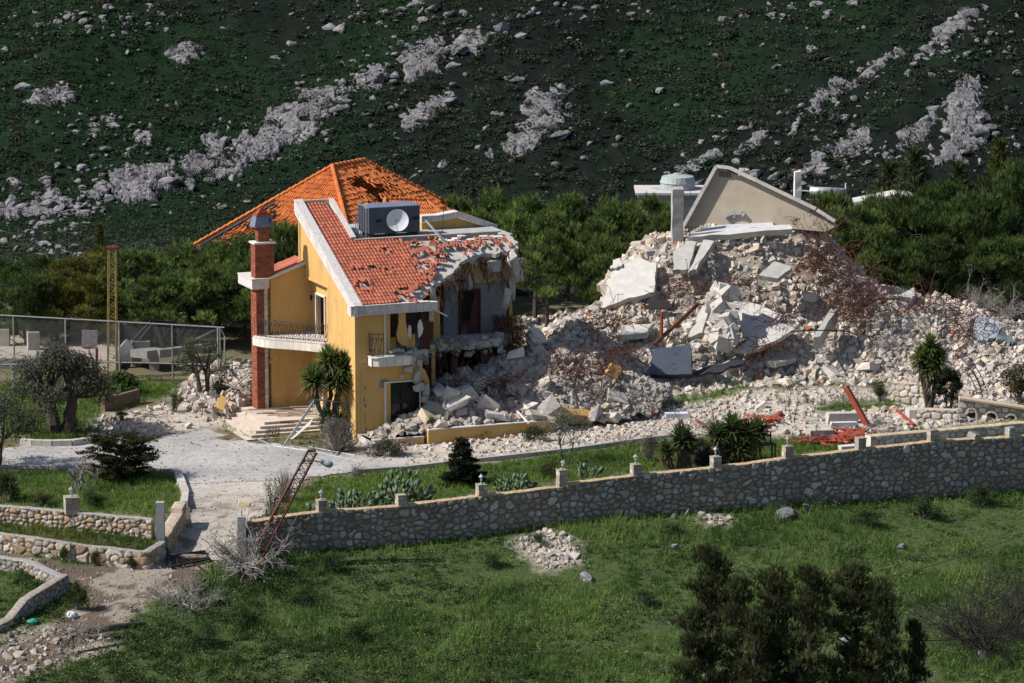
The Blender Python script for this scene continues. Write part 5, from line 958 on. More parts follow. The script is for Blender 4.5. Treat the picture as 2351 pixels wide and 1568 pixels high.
def limb(a, b, rs, sag=.1, n=5):
    a, b = np.array(a, float), np.array(b, float); t = np.linspace(0, 1, n)[:, None]; p = a+(b-a)*t+rs.normal(0, .04, (n, 3))*np.linalg.norm(b-a)*t*(1-t)*3; p[:, 2] += sag*np.linalg.norm(b-a)*(t[:, 0]**2-t[:, 0]); return p
def pine_mesh(seed, h=7., w=4.6, base=.25, ht=30, tips=(.21, .285, .075), deep=(.042, .074, .025), dens=1., conic=False, ndl=.46):
    rs = np.random.RandomState(seed); tg, cg = Geo(), Geo(); cen = []
    tp = np.stack([np.linspace(0, 1, 7)**1.2*rs.normal(0, .5), np.linspace(0, 1, 7)*rs.normal(0, .3), np.linspace(-.4, h*.85, 7)], 1); tg.tube(tp, np.linspace(.2, .05, 7), 7)
    nl = int(ht)
    for k in range(nl):
        t = base+(1-base)*(k+.5)/nl; z = t*h; rr = w/2*min(1.0, 1.35*math.sqrt(max(.02, 1-((t-base)/(1-base))**1.7)))*rs.uniform(.55, 1.05); a = k*2.4+rs.normal(0, .4)
        if conic: rr = (w/2*(1-((t-base)/(1-base)))**.62+.05)*rs.uniform(.25, 1.3)
        s0 = np.array([np.interp(z-.5, tp[:, 2], tp[:, 0]), np.interp(z-.5, tp[:, 2], tp[:, 1]), max(.4, z-.9-rr*.25)]); e = np.array([rr*math.cos(a), rr*math.sin(a), z+rs.normal(0, .15)])
        tg.tube(limb(s0, e, rs, .05), np.linspace(.055, .018, 5), 4, cap=False); cen.append((e, rs.uniform(.55, .95)*w/5))
        if rs.rand() < .8: cen.append((s0*.4+e*.6+[0, 0, .3], rs.uniform(.45, .8)*w/5))
    cen.append((np.array([tp[-1, 0], tp[-1, 1], h-.3]), .6*w/5))
    for c_, r in cen:
        n = int(62*dens*(r/.7)**2); d = unit(rs.normal(size=(n, 3))); d[:, 2] = np.abs(d[:, 2])*1.0-.35*(rs.rand(n) < .5); P = c_+d*r*rs.uniform(.45, 1.1, (n, 1))*np.array([1.05, 1.05, .85]); D = unit(d*.55+[0, 0, 1.0]); f = np.clip(.5+rs.normal(0, .4, (n, 1))+.25*rs.normal(), 0, 1); cc = np.array(deep)*(1-f)+np.array(tips)*f
        tufts(cg, P, D, 8, ndl, ndl*.11, cc*rs.uniform(.62, 1.3), rs, .33)
    for k in range(14): a = rs.uniform(0, 6.3); z = rs.uniform(.3, .8)*h; r = rs.uniform(.2, .5)*w; tg.tube(limb((0, 0, z-.4), (r*math.cos(a), r*math.sin(a), z-rs.uniform(-.2, .5)), rs), np.linspace(.02, .008, 5), 3, (2.2, 2.1, 2.), False)
    return tg.mesh('trunk', mBark), cg.mesh('crown', mLeaf)
def tree(name, label, cat, pos, meshes, rz=0, sc=1, group=None):
    t = thing(name, label, cat, pos, rz, group, sc); obj('trunk', meshes[0], t); obj('crown', meshes[1], t); return t
PINES = [pine_mesh(s, 7, w_, b_, 19) for s, w_, b_ in ((1, 5.2, .34), (2, 4.6, .40), (3, 5.6, .36), (4, 4.9, .42))]
PYEL = [pine_mesh(s, 7, 5., .3, 19, (.235, .235, .045), (.085, .095, .025)) for s in (5, 6)]
PDARK = [pine_mesh(s, 7, 5.4, .28, 21, (.135, .20, .055), (.034, .06, .02)) for s in (7, 8)]
def crown_at(px, ptop, Y, wpx, bank, i, name, label, cat, group, baseh=7., basew=5.):
    p = atY(px, ptop, Y); zb = float(H(np.array(p[0]), np.array(Y)))-.3; h = p[2]-zb; wd = wpx/42.3*(220+Y)/220; s = (wd/basew, wd/basew, h/baseh); return tree(name, label, cat, (p[0], Y, zb), bank[i % len(bank)], i*1.7, s, group)
def row(lst, bank, label, group, name='pine_tree'):
    for i, (px, pt, Y, wp) in enumerate(lst): crown_at(px, pt, Y, wp, bank, i, name, label, 'pine tree', group)
row([(20, 610, 27, 130), (90, 600, 31, 150), (60, 640, 24, 120)], PDARK, 'dark bushy pine at the far left behind the chain-link fence', 'dark pines at the far left')
row([(165, 600, 28, 160), (225, 590, 32, 150), (130, 640, 25, 130), (205, 650, 24.5, 140)], PYEL, 'yellow-green pine behind the lattice pole at the left', 'yellow-green pines by the lattice pole')
row([(300, 588, 29, 170), (375, 585, 31, 170), (440, 578, 29, 170), (500, 575, 31, 170), (555, 562, 28, 150), (330, 640, 25, 150), (420, 640, 25, 150), (480, 630, 24.5, 150), (590, 600, 24, 130)], PINES, 'green umbrella pine in the row between the lattice pole and the brick chimney', 'pines left of the house')
row([(650, 535, 24, 110), (610, 575, 23, 110), (690, 560, 26, 110)], PINES, 'green pine showing between brick chimney and house gable', 'pines behind the annex roof')
row([(1035, 470, 38, 120), (1100, 492, 34, 120), (1150, 462, 38, 150), (1228, 478, 32, 170), (1300, 466, 38, 150), (1355, 512, 30, 140), (1425, 482, 33, 160), (1490, 472, 38, 150), (1525, 508, 31, 120), (1255, 540, 29, 150), (1400, 560, 28, 140)], PINES, 'dense green pine in the row between the yellow house and the rubble mound', 'pines between house and mound')
row([(1900, 462, 33, 130), (1960, 478, 31, 150), (2030, 470, 35, 150), (1930, 520, 29, 140), (2010, 540, 28, 150)], PINES, 'green pine right behind the gable on the rubble mound', 'pines right of the gable')
row([(2095, 470, 32, 160), (2165, 440, 36, 170), (2235, 462, 31, 170), (2305, 425, 35, 170), (2360, 400, 31, 150), (2140, 560, 28, 150), (2290, 560, 28, 170), (2060, 590, 26, 120)], PDARK, 'dark green pine in the stand at the right edge', 'dark pines at the right edge')
def cypress_mesh(seed, h=6., w=2.2, cA=(.15, .165, .045), cB=(.04, .055, .02), sparse=1.):
    rs = np.random.RandomState(seed); tg, cg = Geo(), Geo(); tg.tube([(0, 0, -.3), (.05, 0, h*.5), (0, 0, h*.95)], (.13, .08, .02), 6); n = int(900*sparse)
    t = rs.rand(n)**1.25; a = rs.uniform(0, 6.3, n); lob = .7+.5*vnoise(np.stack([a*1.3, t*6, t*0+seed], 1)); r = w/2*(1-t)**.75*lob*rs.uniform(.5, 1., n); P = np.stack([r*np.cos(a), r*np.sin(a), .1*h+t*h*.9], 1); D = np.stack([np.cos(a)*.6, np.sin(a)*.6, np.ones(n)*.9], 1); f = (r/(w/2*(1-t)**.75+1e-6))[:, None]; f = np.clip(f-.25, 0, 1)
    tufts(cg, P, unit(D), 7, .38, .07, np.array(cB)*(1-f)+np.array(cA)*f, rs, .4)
    for k in range(12): a = rs.uniform(0, 6.3); z = rs.uniform(.2, .7)*h; tg.tube(limb((0, 0, z), (w*.45*math.cos(a), w*.45*math.sin(a), z+.5), rs), np.linspace(.025, .008, 5), 3, (2.4, 2.3, 2.2), False)
    return tg.mesh('trunk', mBark), cg.mesh('crown', mLeaf)
CYP = [cypress_mesh(s) for s in (1, 2)]; CYS = [cypress_mesh(3, 6, 2.8, (.10, .12, .055), (.035, .042, .02), .55)]
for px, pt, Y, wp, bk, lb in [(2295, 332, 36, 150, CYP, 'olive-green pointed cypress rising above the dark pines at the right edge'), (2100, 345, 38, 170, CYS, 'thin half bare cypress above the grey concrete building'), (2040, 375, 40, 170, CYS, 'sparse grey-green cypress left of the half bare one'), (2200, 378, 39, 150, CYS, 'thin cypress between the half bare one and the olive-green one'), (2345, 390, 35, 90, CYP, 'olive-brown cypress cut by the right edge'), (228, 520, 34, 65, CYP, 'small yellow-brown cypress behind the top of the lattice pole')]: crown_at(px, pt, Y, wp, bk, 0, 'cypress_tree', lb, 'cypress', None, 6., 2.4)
# the big dark pines at the lower right, close to the camera
FG = [pine_mesh(s, 7, 3.1, .08, 34, (.115, .135, .055), (.032, .04, .017), 1.7, True, .30) for s in (21, 22, 23)]
for i, (px, pt, Y, wp, lb) in enumerate([(1632, 1262, -42, 150, 'leftmost tall dark pine in the lower right foreground, with a pointed top'), (1690, 1330, -43, 120, 'dark pine just right of the pointed foreground pine'), (1785, 1328, -42.5, 150, 'broad dark foreground pine in the middle of the lower right group'), (1862, 1308, -43.5, 150, 'dark foreground pine with a forked top in front of the pale palm fronds'), (1955, 1300, -42.8, 150, 'tallest rounded dark pine of the lower right foreground group'), (2025, 1356, -43.5, 130, 'rightmost wide dark pine of the lower right foreground group'), (2102, 1432, -42, 80, 'small dark pine standing apart at the lower right'), (1590, 1400, -43, 110, 'low dark pine at the left end of the foreground group'), (1740, 1420, -44, 130, 'short dark pine filling the gap in the foreground group')]):
    rs = np.random.RandomState(i); p = atY(px, pt, Y); tree('pine_tree', lb, 'pine tree', (p[0], Y, p[2]-7.4), FG[i % 3], i*2.1, (wp/132*rs.uniform(.9, 1.1), wp/132, 7.4/7.), None)
# olive-type trees: trunk, limbs and small grey leaves
def leafy_mesh(seed, h=4., w=4., col=(.11, .12, .075), dark=(.05, .06, .035), nb=26, nl=260, ls=.09, trunk=.22, forks=3, spread=1., lo=.35, asp=.35):
    rs = np.random.RandomState(seed); tg, cg = Geo(), Geo(); tips = []
    for f in range(forks):
        a = f*6.28/forks+rs.normal(0, .4); b = np.array([math.cos(a)*w*.14, math.sin(a)*w*.14, h*lo]); tg.tube(limb((math.cos(a)*trunk*.4, math.sin(a)*trunk*.4, -.3), b, rs, 0, 6), np.linspace(trunk*.75, trunk*.4, 6), 7)
        for k in range(max(1, nb//forks)):
            a2 = a+rs.normal(0, 1.); el = rs.uniform(.1, 1.35); e = np.array([math.cos(a2)*math.cos(el)*w*.5, math.sin(a2)*math.cos(el)*w*.5, h*lo+(h-h*lo)*math.sin(el)*rs.uniform(.75, 1.)-rs.rand()*.2]); tg.tube(limb(b, e, rs, .05), np.linspace(trunk*.25, .012, 5), 4, cap=False); tips.append(e)
    for e in tips:
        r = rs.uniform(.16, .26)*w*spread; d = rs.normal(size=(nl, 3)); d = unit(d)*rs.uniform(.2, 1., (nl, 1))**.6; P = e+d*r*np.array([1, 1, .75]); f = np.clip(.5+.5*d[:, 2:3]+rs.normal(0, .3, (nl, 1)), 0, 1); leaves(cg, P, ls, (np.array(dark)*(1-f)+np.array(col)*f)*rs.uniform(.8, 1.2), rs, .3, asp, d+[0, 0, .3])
    return tg.mesh('trunk', mBark), cg.mesh('crown', mLeaf)
def ltree(name, label, cat, px, pb, ptop, wpx, ms, h=4., w=4., rz=0, at=None):
    p = gnd(px, pb) if at is None else np.array(at); s = 42.3*220/np.linalg.norm(p-CAM); hh = (pb-ptop)/s*1.01; return tree(name, label, cat, tuple(p), ms, rz, (wpx/s/w, wpx/s/w, hh/h))
OL = [leafy_mesh(s) for s in (31, 32)]
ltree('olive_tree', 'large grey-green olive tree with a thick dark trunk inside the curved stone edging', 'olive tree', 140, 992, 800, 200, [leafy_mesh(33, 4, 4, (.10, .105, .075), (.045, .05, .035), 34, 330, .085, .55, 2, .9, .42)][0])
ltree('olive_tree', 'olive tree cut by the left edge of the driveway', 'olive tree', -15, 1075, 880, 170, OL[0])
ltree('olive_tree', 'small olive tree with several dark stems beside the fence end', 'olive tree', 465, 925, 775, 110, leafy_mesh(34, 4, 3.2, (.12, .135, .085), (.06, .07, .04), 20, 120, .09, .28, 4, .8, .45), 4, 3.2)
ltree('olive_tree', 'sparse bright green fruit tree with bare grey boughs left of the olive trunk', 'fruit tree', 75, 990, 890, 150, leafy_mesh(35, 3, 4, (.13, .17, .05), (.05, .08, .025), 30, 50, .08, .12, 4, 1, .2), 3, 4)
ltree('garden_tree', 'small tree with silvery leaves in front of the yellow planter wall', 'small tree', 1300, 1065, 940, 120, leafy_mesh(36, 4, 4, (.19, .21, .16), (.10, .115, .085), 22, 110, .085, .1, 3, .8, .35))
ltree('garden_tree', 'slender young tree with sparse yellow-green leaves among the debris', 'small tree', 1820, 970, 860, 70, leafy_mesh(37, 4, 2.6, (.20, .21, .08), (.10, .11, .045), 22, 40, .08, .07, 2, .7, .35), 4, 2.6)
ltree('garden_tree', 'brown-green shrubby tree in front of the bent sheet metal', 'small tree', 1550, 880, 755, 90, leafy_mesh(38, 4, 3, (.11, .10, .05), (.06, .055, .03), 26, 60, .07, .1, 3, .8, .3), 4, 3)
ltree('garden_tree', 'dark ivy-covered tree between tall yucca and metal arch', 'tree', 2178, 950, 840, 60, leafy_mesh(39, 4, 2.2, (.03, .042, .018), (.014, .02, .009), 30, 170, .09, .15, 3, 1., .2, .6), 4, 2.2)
BU = {}
def bush(label, px, pb, wpx, hpx, col, dark, ls=.07, nl=130, cat='bush', name='bush', twigs=0, seed=None, nb=14, at=None):
    key = (tuple(col), ls, nl, nb, seed)
    if key not in BU:
        rs = np.random.RandomState((len(BU) if seed is None else seed)+70); tg, cg = Geo(), Geo()
        for k in range(nb):
            a = rs.uniform(0, 6.3); r = rs.uniform(0, .36); e = np.array([r*math.cos(a), r*math.sin(a), rs.uniform(.25, .82)*(1-r*r*2.2)]); tg.tube(limb((e[0]*.2, e[1]*.2, -.05), e, rs, .05), np.linspace(.02, .008, 5), 3, cap=False)
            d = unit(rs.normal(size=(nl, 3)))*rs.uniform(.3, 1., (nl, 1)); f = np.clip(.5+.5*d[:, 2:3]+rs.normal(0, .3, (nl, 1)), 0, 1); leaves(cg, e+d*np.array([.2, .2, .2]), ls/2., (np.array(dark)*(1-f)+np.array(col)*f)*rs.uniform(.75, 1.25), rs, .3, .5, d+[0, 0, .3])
        for k in range(twigs): a = rs.uniform(0, 6.3); el = rs.uniform(.2, 1.4); r = rs.uniform(.3, .6); e = np.array([r*math.cos(a)*math.cos(el), r*math.sin(a)*math.cos(el), r*1.5*math.sin(el)]); tg.tube(limb((0, 0, 0), e, rs, .1), np.linspace(.008, .004, 5), 3, (1.8, 1.7, 1.6), False)
        BU[key] = (tg.mesh('stems', mGreyBark), cg.mesh('foliage', mLeaf))
    p = gnd(px, pb) if at is None else np.array(at); s = 42.3*220/np.linalg.norm(p-CAM); t = thing(name, label, cat, tuple(p), px*.1, None, (wpx/s, wpx/s, hpx/s*1.05)); obj('stems', BU[key][0], t); obj('foliage', BU[key][1], t); return t
GR1, GR1d = (.075, .115, .03), (.03, .05, .015); GY, GYd = (.15, .15, .11), (.08, .08, .06); DK, DKd = (.04, .045, .02), (.018, .02, .01)
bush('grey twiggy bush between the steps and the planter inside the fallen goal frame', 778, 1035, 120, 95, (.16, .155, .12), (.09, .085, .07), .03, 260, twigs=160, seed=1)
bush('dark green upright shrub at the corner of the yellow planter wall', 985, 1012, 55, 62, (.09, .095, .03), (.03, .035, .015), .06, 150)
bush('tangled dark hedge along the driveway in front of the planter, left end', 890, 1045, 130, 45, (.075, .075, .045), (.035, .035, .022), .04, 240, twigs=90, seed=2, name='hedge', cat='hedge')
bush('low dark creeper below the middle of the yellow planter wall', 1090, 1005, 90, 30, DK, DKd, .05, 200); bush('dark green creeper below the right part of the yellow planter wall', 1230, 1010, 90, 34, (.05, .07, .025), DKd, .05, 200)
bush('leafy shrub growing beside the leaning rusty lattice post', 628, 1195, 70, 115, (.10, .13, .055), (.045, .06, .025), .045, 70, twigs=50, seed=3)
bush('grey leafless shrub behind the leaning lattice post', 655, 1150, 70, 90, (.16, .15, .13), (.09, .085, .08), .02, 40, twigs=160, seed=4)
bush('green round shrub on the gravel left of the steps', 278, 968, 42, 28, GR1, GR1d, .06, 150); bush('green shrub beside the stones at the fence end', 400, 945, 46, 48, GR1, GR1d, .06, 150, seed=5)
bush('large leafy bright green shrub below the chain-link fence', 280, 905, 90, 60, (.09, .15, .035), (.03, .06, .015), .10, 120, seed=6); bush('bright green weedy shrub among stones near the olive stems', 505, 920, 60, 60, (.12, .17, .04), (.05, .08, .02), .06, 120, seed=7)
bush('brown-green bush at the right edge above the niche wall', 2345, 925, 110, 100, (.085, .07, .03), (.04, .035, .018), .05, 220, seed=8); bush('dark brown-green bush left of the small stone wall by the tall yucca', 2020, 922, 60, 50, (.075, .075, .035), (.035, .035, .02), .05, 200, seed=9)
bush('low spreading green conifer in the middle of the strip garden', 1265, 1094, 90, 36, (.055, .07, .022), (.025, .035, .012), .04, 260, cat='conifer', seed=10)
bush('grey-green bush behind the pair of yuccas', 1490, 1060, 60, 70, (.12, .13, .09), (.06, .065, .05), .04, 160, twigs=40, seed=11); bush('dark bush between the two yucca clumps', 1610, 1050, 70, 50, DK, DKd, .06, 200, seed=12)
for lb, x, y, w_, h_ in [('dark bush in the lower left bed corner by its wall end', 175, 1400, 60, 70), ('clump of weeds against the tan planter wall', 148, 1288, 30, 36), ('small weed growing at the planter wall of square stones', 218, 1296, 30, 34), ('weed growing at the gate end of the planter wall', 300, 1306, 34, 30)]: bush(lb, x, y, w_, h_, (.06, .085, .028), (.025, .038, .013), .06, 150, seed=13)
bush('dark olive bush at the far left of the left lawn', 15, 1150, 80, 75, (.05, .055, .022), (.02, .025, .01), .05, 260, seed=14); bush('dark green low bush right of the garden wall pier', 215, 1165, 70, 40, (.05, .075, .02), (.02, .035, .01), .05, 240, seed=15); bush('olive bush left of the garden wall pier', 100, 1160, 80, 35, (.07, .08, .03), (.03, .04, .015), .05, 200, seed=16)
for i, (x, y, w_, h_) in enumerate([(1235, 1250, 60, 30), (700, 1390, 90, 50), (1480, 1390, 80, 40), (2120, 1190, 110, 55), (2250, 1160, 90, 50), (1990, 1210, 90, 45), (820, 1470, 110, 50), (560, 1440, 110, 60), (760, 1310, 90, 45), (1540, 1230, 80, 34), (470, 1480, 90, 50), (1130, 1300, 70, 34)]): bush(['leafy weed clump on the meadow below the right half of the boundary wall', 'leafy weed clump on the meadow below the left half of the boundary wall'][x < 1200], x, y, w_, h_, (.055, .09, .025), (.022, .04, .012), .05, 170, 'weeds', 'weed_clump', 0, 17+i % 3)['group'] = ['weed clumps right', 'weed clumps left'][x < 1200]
# cedar on the left lawn, small conifer in the strip
def layered_mesh(seed, h, w, layers, col, dark, conic, den=1.):
    rs = np.random.RandomState(seed); tg, cg = Geo(), Geo(); tg.tube([(0, 0, -.2), (.03, .02, h*.5), (0, 0, h)], (.13, .09, .02), 6)
    for k in range(layers):
        t = (k+.6)/layers; z = h*t; R_ = w/2*((1-t)**.8+.08 if conic else (1-.35*t)*rs.uniform(.65, 1.1))
        for j in range(9 if not conic else 8):
            a = j*.7+k*1.9+rs.normal(0, .3); r = R_*rs.uniform(.6, 1.05); e = np.array([r*math.cos(a), r*math.sin(a), z+r*(.12 if not conic else -.12)+rs.normal(0, .05)]); lp = limb((0, 0, z-.08), e, rs, .05, 6); tg.tube(lp, np.linspace(.03, .008, 6), 3, (1.5, 1.4, 1.3), False)
            n = int(70*den*r/(w/2)+12); t_ = rs.uniform(.25, 1.02, n)**.8; P = np.stack([np.interp(t_, np.linspace(0, 1, 6), lp[:, q]) for q in range(3)], 1)+rs.normal(0, 1, (n, 3))*[.14*w/4, .14*w/4, .035]; tufts(cg, P, rs.normal(0, .5, (n, 3))+[math.cos(a)*.5, math.sin(a)*.5, .35], 6, .17, .05, np.where(rs.rand(n, 1) < .45, np.array(dark), np.array(col))*rs.uniform(.8, 1.2), rs, .6)
    return tg.mesh('trunk', mGreyBark), cg.mesh('crown', mLeaf)
ltree('cedar_tree', 'flat-topped dark cedar with layered boughs on the left lawn', 'cedar', 282, 1098, 1000, 225, layered_mesh(41, 2.6, 4.2, 7, (.06, .068, .026), (.022, .025, .013), False, 1.5), 2.6, 4.2)
ltree('conifer_tree', 'small dark cone-shaped conifer in the strip garden', 'conifer', 1062, 1112, 1005, 120, layered_mesh(42, 2.6, 2.8, 10, (.032, .042, .022), (.016, .022, .012), True, 1.2), 2.6, 2.8)
# yuccas
def rosette(g_, c, r, n, rs, up=.35, col=(.10, .15, .035)):
    d = unit(rs.normal(size=(n, 3))); d[:, 2] = d[:, 2]*.75+up; d = unit(d); L_ = r*rs.uniform(.7, 1.1, (n, 1)); sd = unit(np.cross(d, [0, 0, 1.]))*r*.055; m = d*L_*.55; t = d*L_-np.array([0, 0, 1.])*L_*.16*(1-np.abs(d[:, 2:3])); c = np.array(c)
    V = np.stack([c+d*.05-sd*.7, c+d*.05+sd*.7, c+m+sd, c+t, c+m-sd], 1).reshape(-1, 3); F = np.array([[0, 1, 2, 4], ]); i = np.arange(n)[:, None]*5
    cc = np.array(col)*rs.uniform(.55, 1.35, (n, 1)); cc = np.where(d[:, 2:3] < -.25, np.array((.19, .15, .08))*rs.uniform(.6, 1.2, (n, 1)), cc); g_.add(V, i+np.array([[0, 1, 2, 4]]), cc); g_.add(V, i+np.array([[4, 2, 3]]), cc)
def yucca(label, p, heads, col=(.10, .15, .035), dead=True, seed=1):
    rs = np.random.RandomState(seed); t = thing('yucca', label, 'yucca', tuple(p), 0)
    tg, cg = Geo(), Geo()
    for x, y, z, r in heads:
        tg.tube(limb((x*.25, y*.25, -.2), (x, y, z), rs, 0, 6), np.linspace(.15, .11, 6), 7); rosette(cg, (x, y, z), r, 210, rs, .3, col)
        rosette(cg, (x, y, z+.25), r*.85, 90, rs, .7, np.array(col)*1.25)
        if dead:
            n = 60; a = rs.uniform(0, 6.3, n); zz_ = z-rs.uniform(.0, min(1.1, z*.7), n); P = np.stack([x+.1*np.cos(a), y+.1*np.sin(a), zz_], 1); tufts(cg, P, np.stack([np.cos(a)*.4, np.sin(a)*.4, -np.ones(n)], 1), 2, .5, .06, np.array((.20, .155, .09)), rs, .2)
    obj('trunk', (tg, mBark), t); obj('leaf_heads', (cg, mLeaf), t); return t
p = ww(-1.1, 2.2, 0); p[2] = float(H(p[0], p[1]))
yucca('large three-headed yucca standing against the yellow house wall', ww(-.9, 1.7, .0), [(-.8, -.1, 3.0, 1.3), (.05, .1, 4.0, 1.2), (.75, .1, 3.7, 1.25), (.5, -.3, 3.0, 1.15), (-.15, -.3, .9, .85), (.4, -.2, .7, .8)], (.10, .145, .04), seed=1)
g0 = gnd(2130, 945); yucca('tall thick-headed yucca with hanging brown leaves in front of the right flank of the mound', g0, [(-.35, 0, 2.9, 1.0), (.45, .1, 2.8, 1.05), (.1, .1, 3.6, .9), (.1, -.2, 2.4, .9)], (.10, .15, .035), seed=2)
g0 = gnd(1556, 1080); yucca('yucca with a pale dry trunk and a dark head left of the charred stump', g0, [(-.6, 0, .95, .7), (.2, .1, 1.5, 1.1), (.55, .2, 1.2, .9)], (.065, .085, .035), seed=3)
g0 = gnd(1690, 1066); yucca('wide many-headed yucca clump behind the charred stump', g0, [(-1.0, 0, 1.4, 1.1), (-.2, .2, 1.75, 1.15), (.6, .1, 1.4, 1.05), (1.15, .2, 1.65, .95), (.2, -.2, .8, 1.0)], (.08, .115, .04), seed=4)
# prickly pears
def cactus(label, px, pb, wm, hm, n, seed):
    rs = np.random.RandomState(seed); p = gnd(px, pb); t = thing('prickly_pear', label, 'cactus', tuple(p), 0); g_ = Geo(); m = 12; an = np.arange(m)*2*np.pi/m
    for k in range(n):
        a = rs.uniform(0, 6.3); r = rs.rand()**.5; z = hm*(rs.uniform(.0, .8))*(1-.6*r*r); c_ = np.array([r*wm/2*math.cos(a), r*wm/2*.6*math.sin(a), z]); up = unit(np.array([math.cos(a)*r*.9+rs.normal(0, .35), math.sin(a)*r*.9+rs.normal(0, .35), 1.])); nn = unit(np.cross(up, rs.normal(size=3))); s_ = np.cross(up, nn); L_ = rs.uniform(.3, .5); W_ = L_*rs.uniform(.5, .68)
        ring = c_+up*L_*(.5+.5*np.sin(an))[:, None]+s_*(W_/2*np.cos(an)*(.75+.25*np.sin(an)))[:, None]; ce = c_+up*L_*.5; V = np.concatenate([ring, [ce+nn*.035], [ce-nn*.035]]); F = np.array([[i, (i+1) % m, m] for i in range(m)]+[[(i+1) % m, i, m+1] for i in range(m)]); g_.add(V, F, np.array((.095, .14, .088))*rs.uniform(.6, 1.3)*np.array([1, 1, rs.uniform(.85, 1.1)]))
    obj('pads', (g_, mPad, True), t); return t
cactus('wide low prickly pear behind the lantern pier near the leaning post', 818, 1175, 2.6, 1.25, 95, 1); cactus('tallest prickly pear spreading above the lampless pier', 925, 1160, 2.7, 2.2, 150, 2); cactus('round prickly pear between two piers of the boundary wall', 1182, 1134, 1.7, 1.15, 60, 3); cactus('small prickly pear with few upright pads on the wall top', 1352, 1104, 1.2, .85, 18, 4); cactus('two-pad prickly pear seedling left of the lantern pier near the leaning post', 722, 1180, .5, .55, 7, 5)
# bare trees and dead wood
def bare_mesh(seed, h, n0, spread, r0=.03, lev=3, col=1., down=0.):
    rs = np.random.RandomState(seed); g_ = Geo()
    def grow(p, d, L_, r, k):
        q = [p]; dd = d
        for s in range(4): dd = unit(dd+rs.normal(0, .22, 3)+[0, 0, -down*.2]); p = p+dd*L_/4; q.append(p)
        g_.tube(q, np.linspace(r, r*.55, 5), 4 if k else 3, np.array([1, 1, 1])*col*rs.uniform(.8, 1.25), False)
        if k > 0:
            for _ in range(rs.randint(3, 6)): i = rs.randint(1, 5); grow(q[i], unit(dd+rs.normal(0, .75, 3)), L_*rs.uniform(.45, .75), r*.55, k-1)
    for k in range(n0): a = rs.uniform(0, 6.3); grow(np.zeros(3), unit(np.array([math.cos(a)*spread, math.sin(a)*spread, rs.uniform(.3, 1.)])), h*rs.uniform(.5, .8), r0, lev)
    return g_.mesh('branches', mGreyBark)
def deadwood(name, label, cat, p, me, rot=(0, 0, 0), sc=1): o = obj(name, me, None, tuple(p)); o.rotation_euler = rot; o.scale = (sc,)*3 if np.isscalar(sc) else sc; return tag(o, label, cat)
deadwood('dead_tree', 'pale dead branching tree top lying against the right gate post', 'dead branch', gnd(575, 1322)+[0, 0, .3], bare_mesh(51, 2.5, 14, 1.3, .06, 3, 1.2), (.1, -.2, .3)); deadwood('dead_tree', 'dead grey brushwood fan lying on the meadow below the gate', 'dead branch', gnd(418, 1400)+[0, 0, .2], bare_mesh(52, 2.2, 14, 1.6, .04, 3, 1.1), (.5, .2, 1.))
deadwood('dead_tree', 'heap of cut branches beside the road at the lower left', 'dead branch', gnd(165, 1462)+[0, 0, .1], bare_mesh(53, 1.6, 9, 2.5, .035, 3, .9), (.2, 0, 2.), (1.4, 1.2, .6))
deadwood('bare_tree', 'thin leafless tree rising from the left lawn', 'bare tree', gnd(180, 1130), bare_mesh(54, 2.2, 3, .25, .06, 3, 1.), (0, 0, 0)); deadwood('bare_shrub', 'leafless pinkish shrub above the kerb right of the silvery tree', 'bare shrub', gnd(1440, 1025), bare_mesh(55, 1.2, 9, .9, .015, 3, 1.)); deadwood('bare_shrub', 'grey leafless shrub right of the house heap', 'bare shrub', gnd(1600, 985), bare_mesh(56, 1.8, 6, .9, .025, 3, .9)); deadwood('bare_shrub', 'grey leafless bush left of the brown-green bush by the small stone wall', 'bare shrub', gnd(1945, 925), bare_mesh(57, 1.3, 9, .9, .02, 3, 1.2)); deadwood('bare_shrub', 'leafless thicket behind the crushed tank at the right edge', 'bare shrub', atY(2320, 735, 20), bare_mesh(58, 2.2, 10, .8, .03, 3, 1.2)); deadwood('bare_shrub', 'second leafless thicket behind the right flank of the mound', 'bare shrub', atY(2240, 720, 22), bare_mesh(59, 2.2, 10, .8, .03, 3, 1.2))
deadwood('bare_shrub', 'tall blackish leafless shrub at the lower right edge', 'bare shrub', gnd(2262, 1500), bare_mesh(60, 4.2, 26, .5, .035, 3, .14)); deadwood('bare_shrub', 'dark leafless bush beside the tall blackish shrub at the right edge', 'bare shrub', gnd(2330, 1460), bare_mesh(61, 3.6, 24, .7, .03, 3, .13)); deadwood('bare_shrub', 'thorny leafless shrub in front of the red fallen timbers', 'bare shrub', gnd(1880, 1015), bare_mesh(62, 1.2, 10, 1.1, .02, 3, .7)); deadwood('bare_shrub', 'leafless shrub growing from the end of the low terrace wall', 'bare shrub', gnd(2010, 1000), bare_mesh(63, 1.5, 8, .8, .02, 3, 1.)); deadwood('bare_shrub', 'small leafless tree in front of the boundary wall at the right', 'bare tree', gnd(1852, 1160), bare_mesh(64, 1.2, 2, .3, .025, 3, 1.)); deadwood('bare_shrub', 'dead twigs by the wall end of the driveway strip', 'bare shrub', gnd(812, 1092), bare_mesh(65, .8, 8, .8, .02, 3, .8))
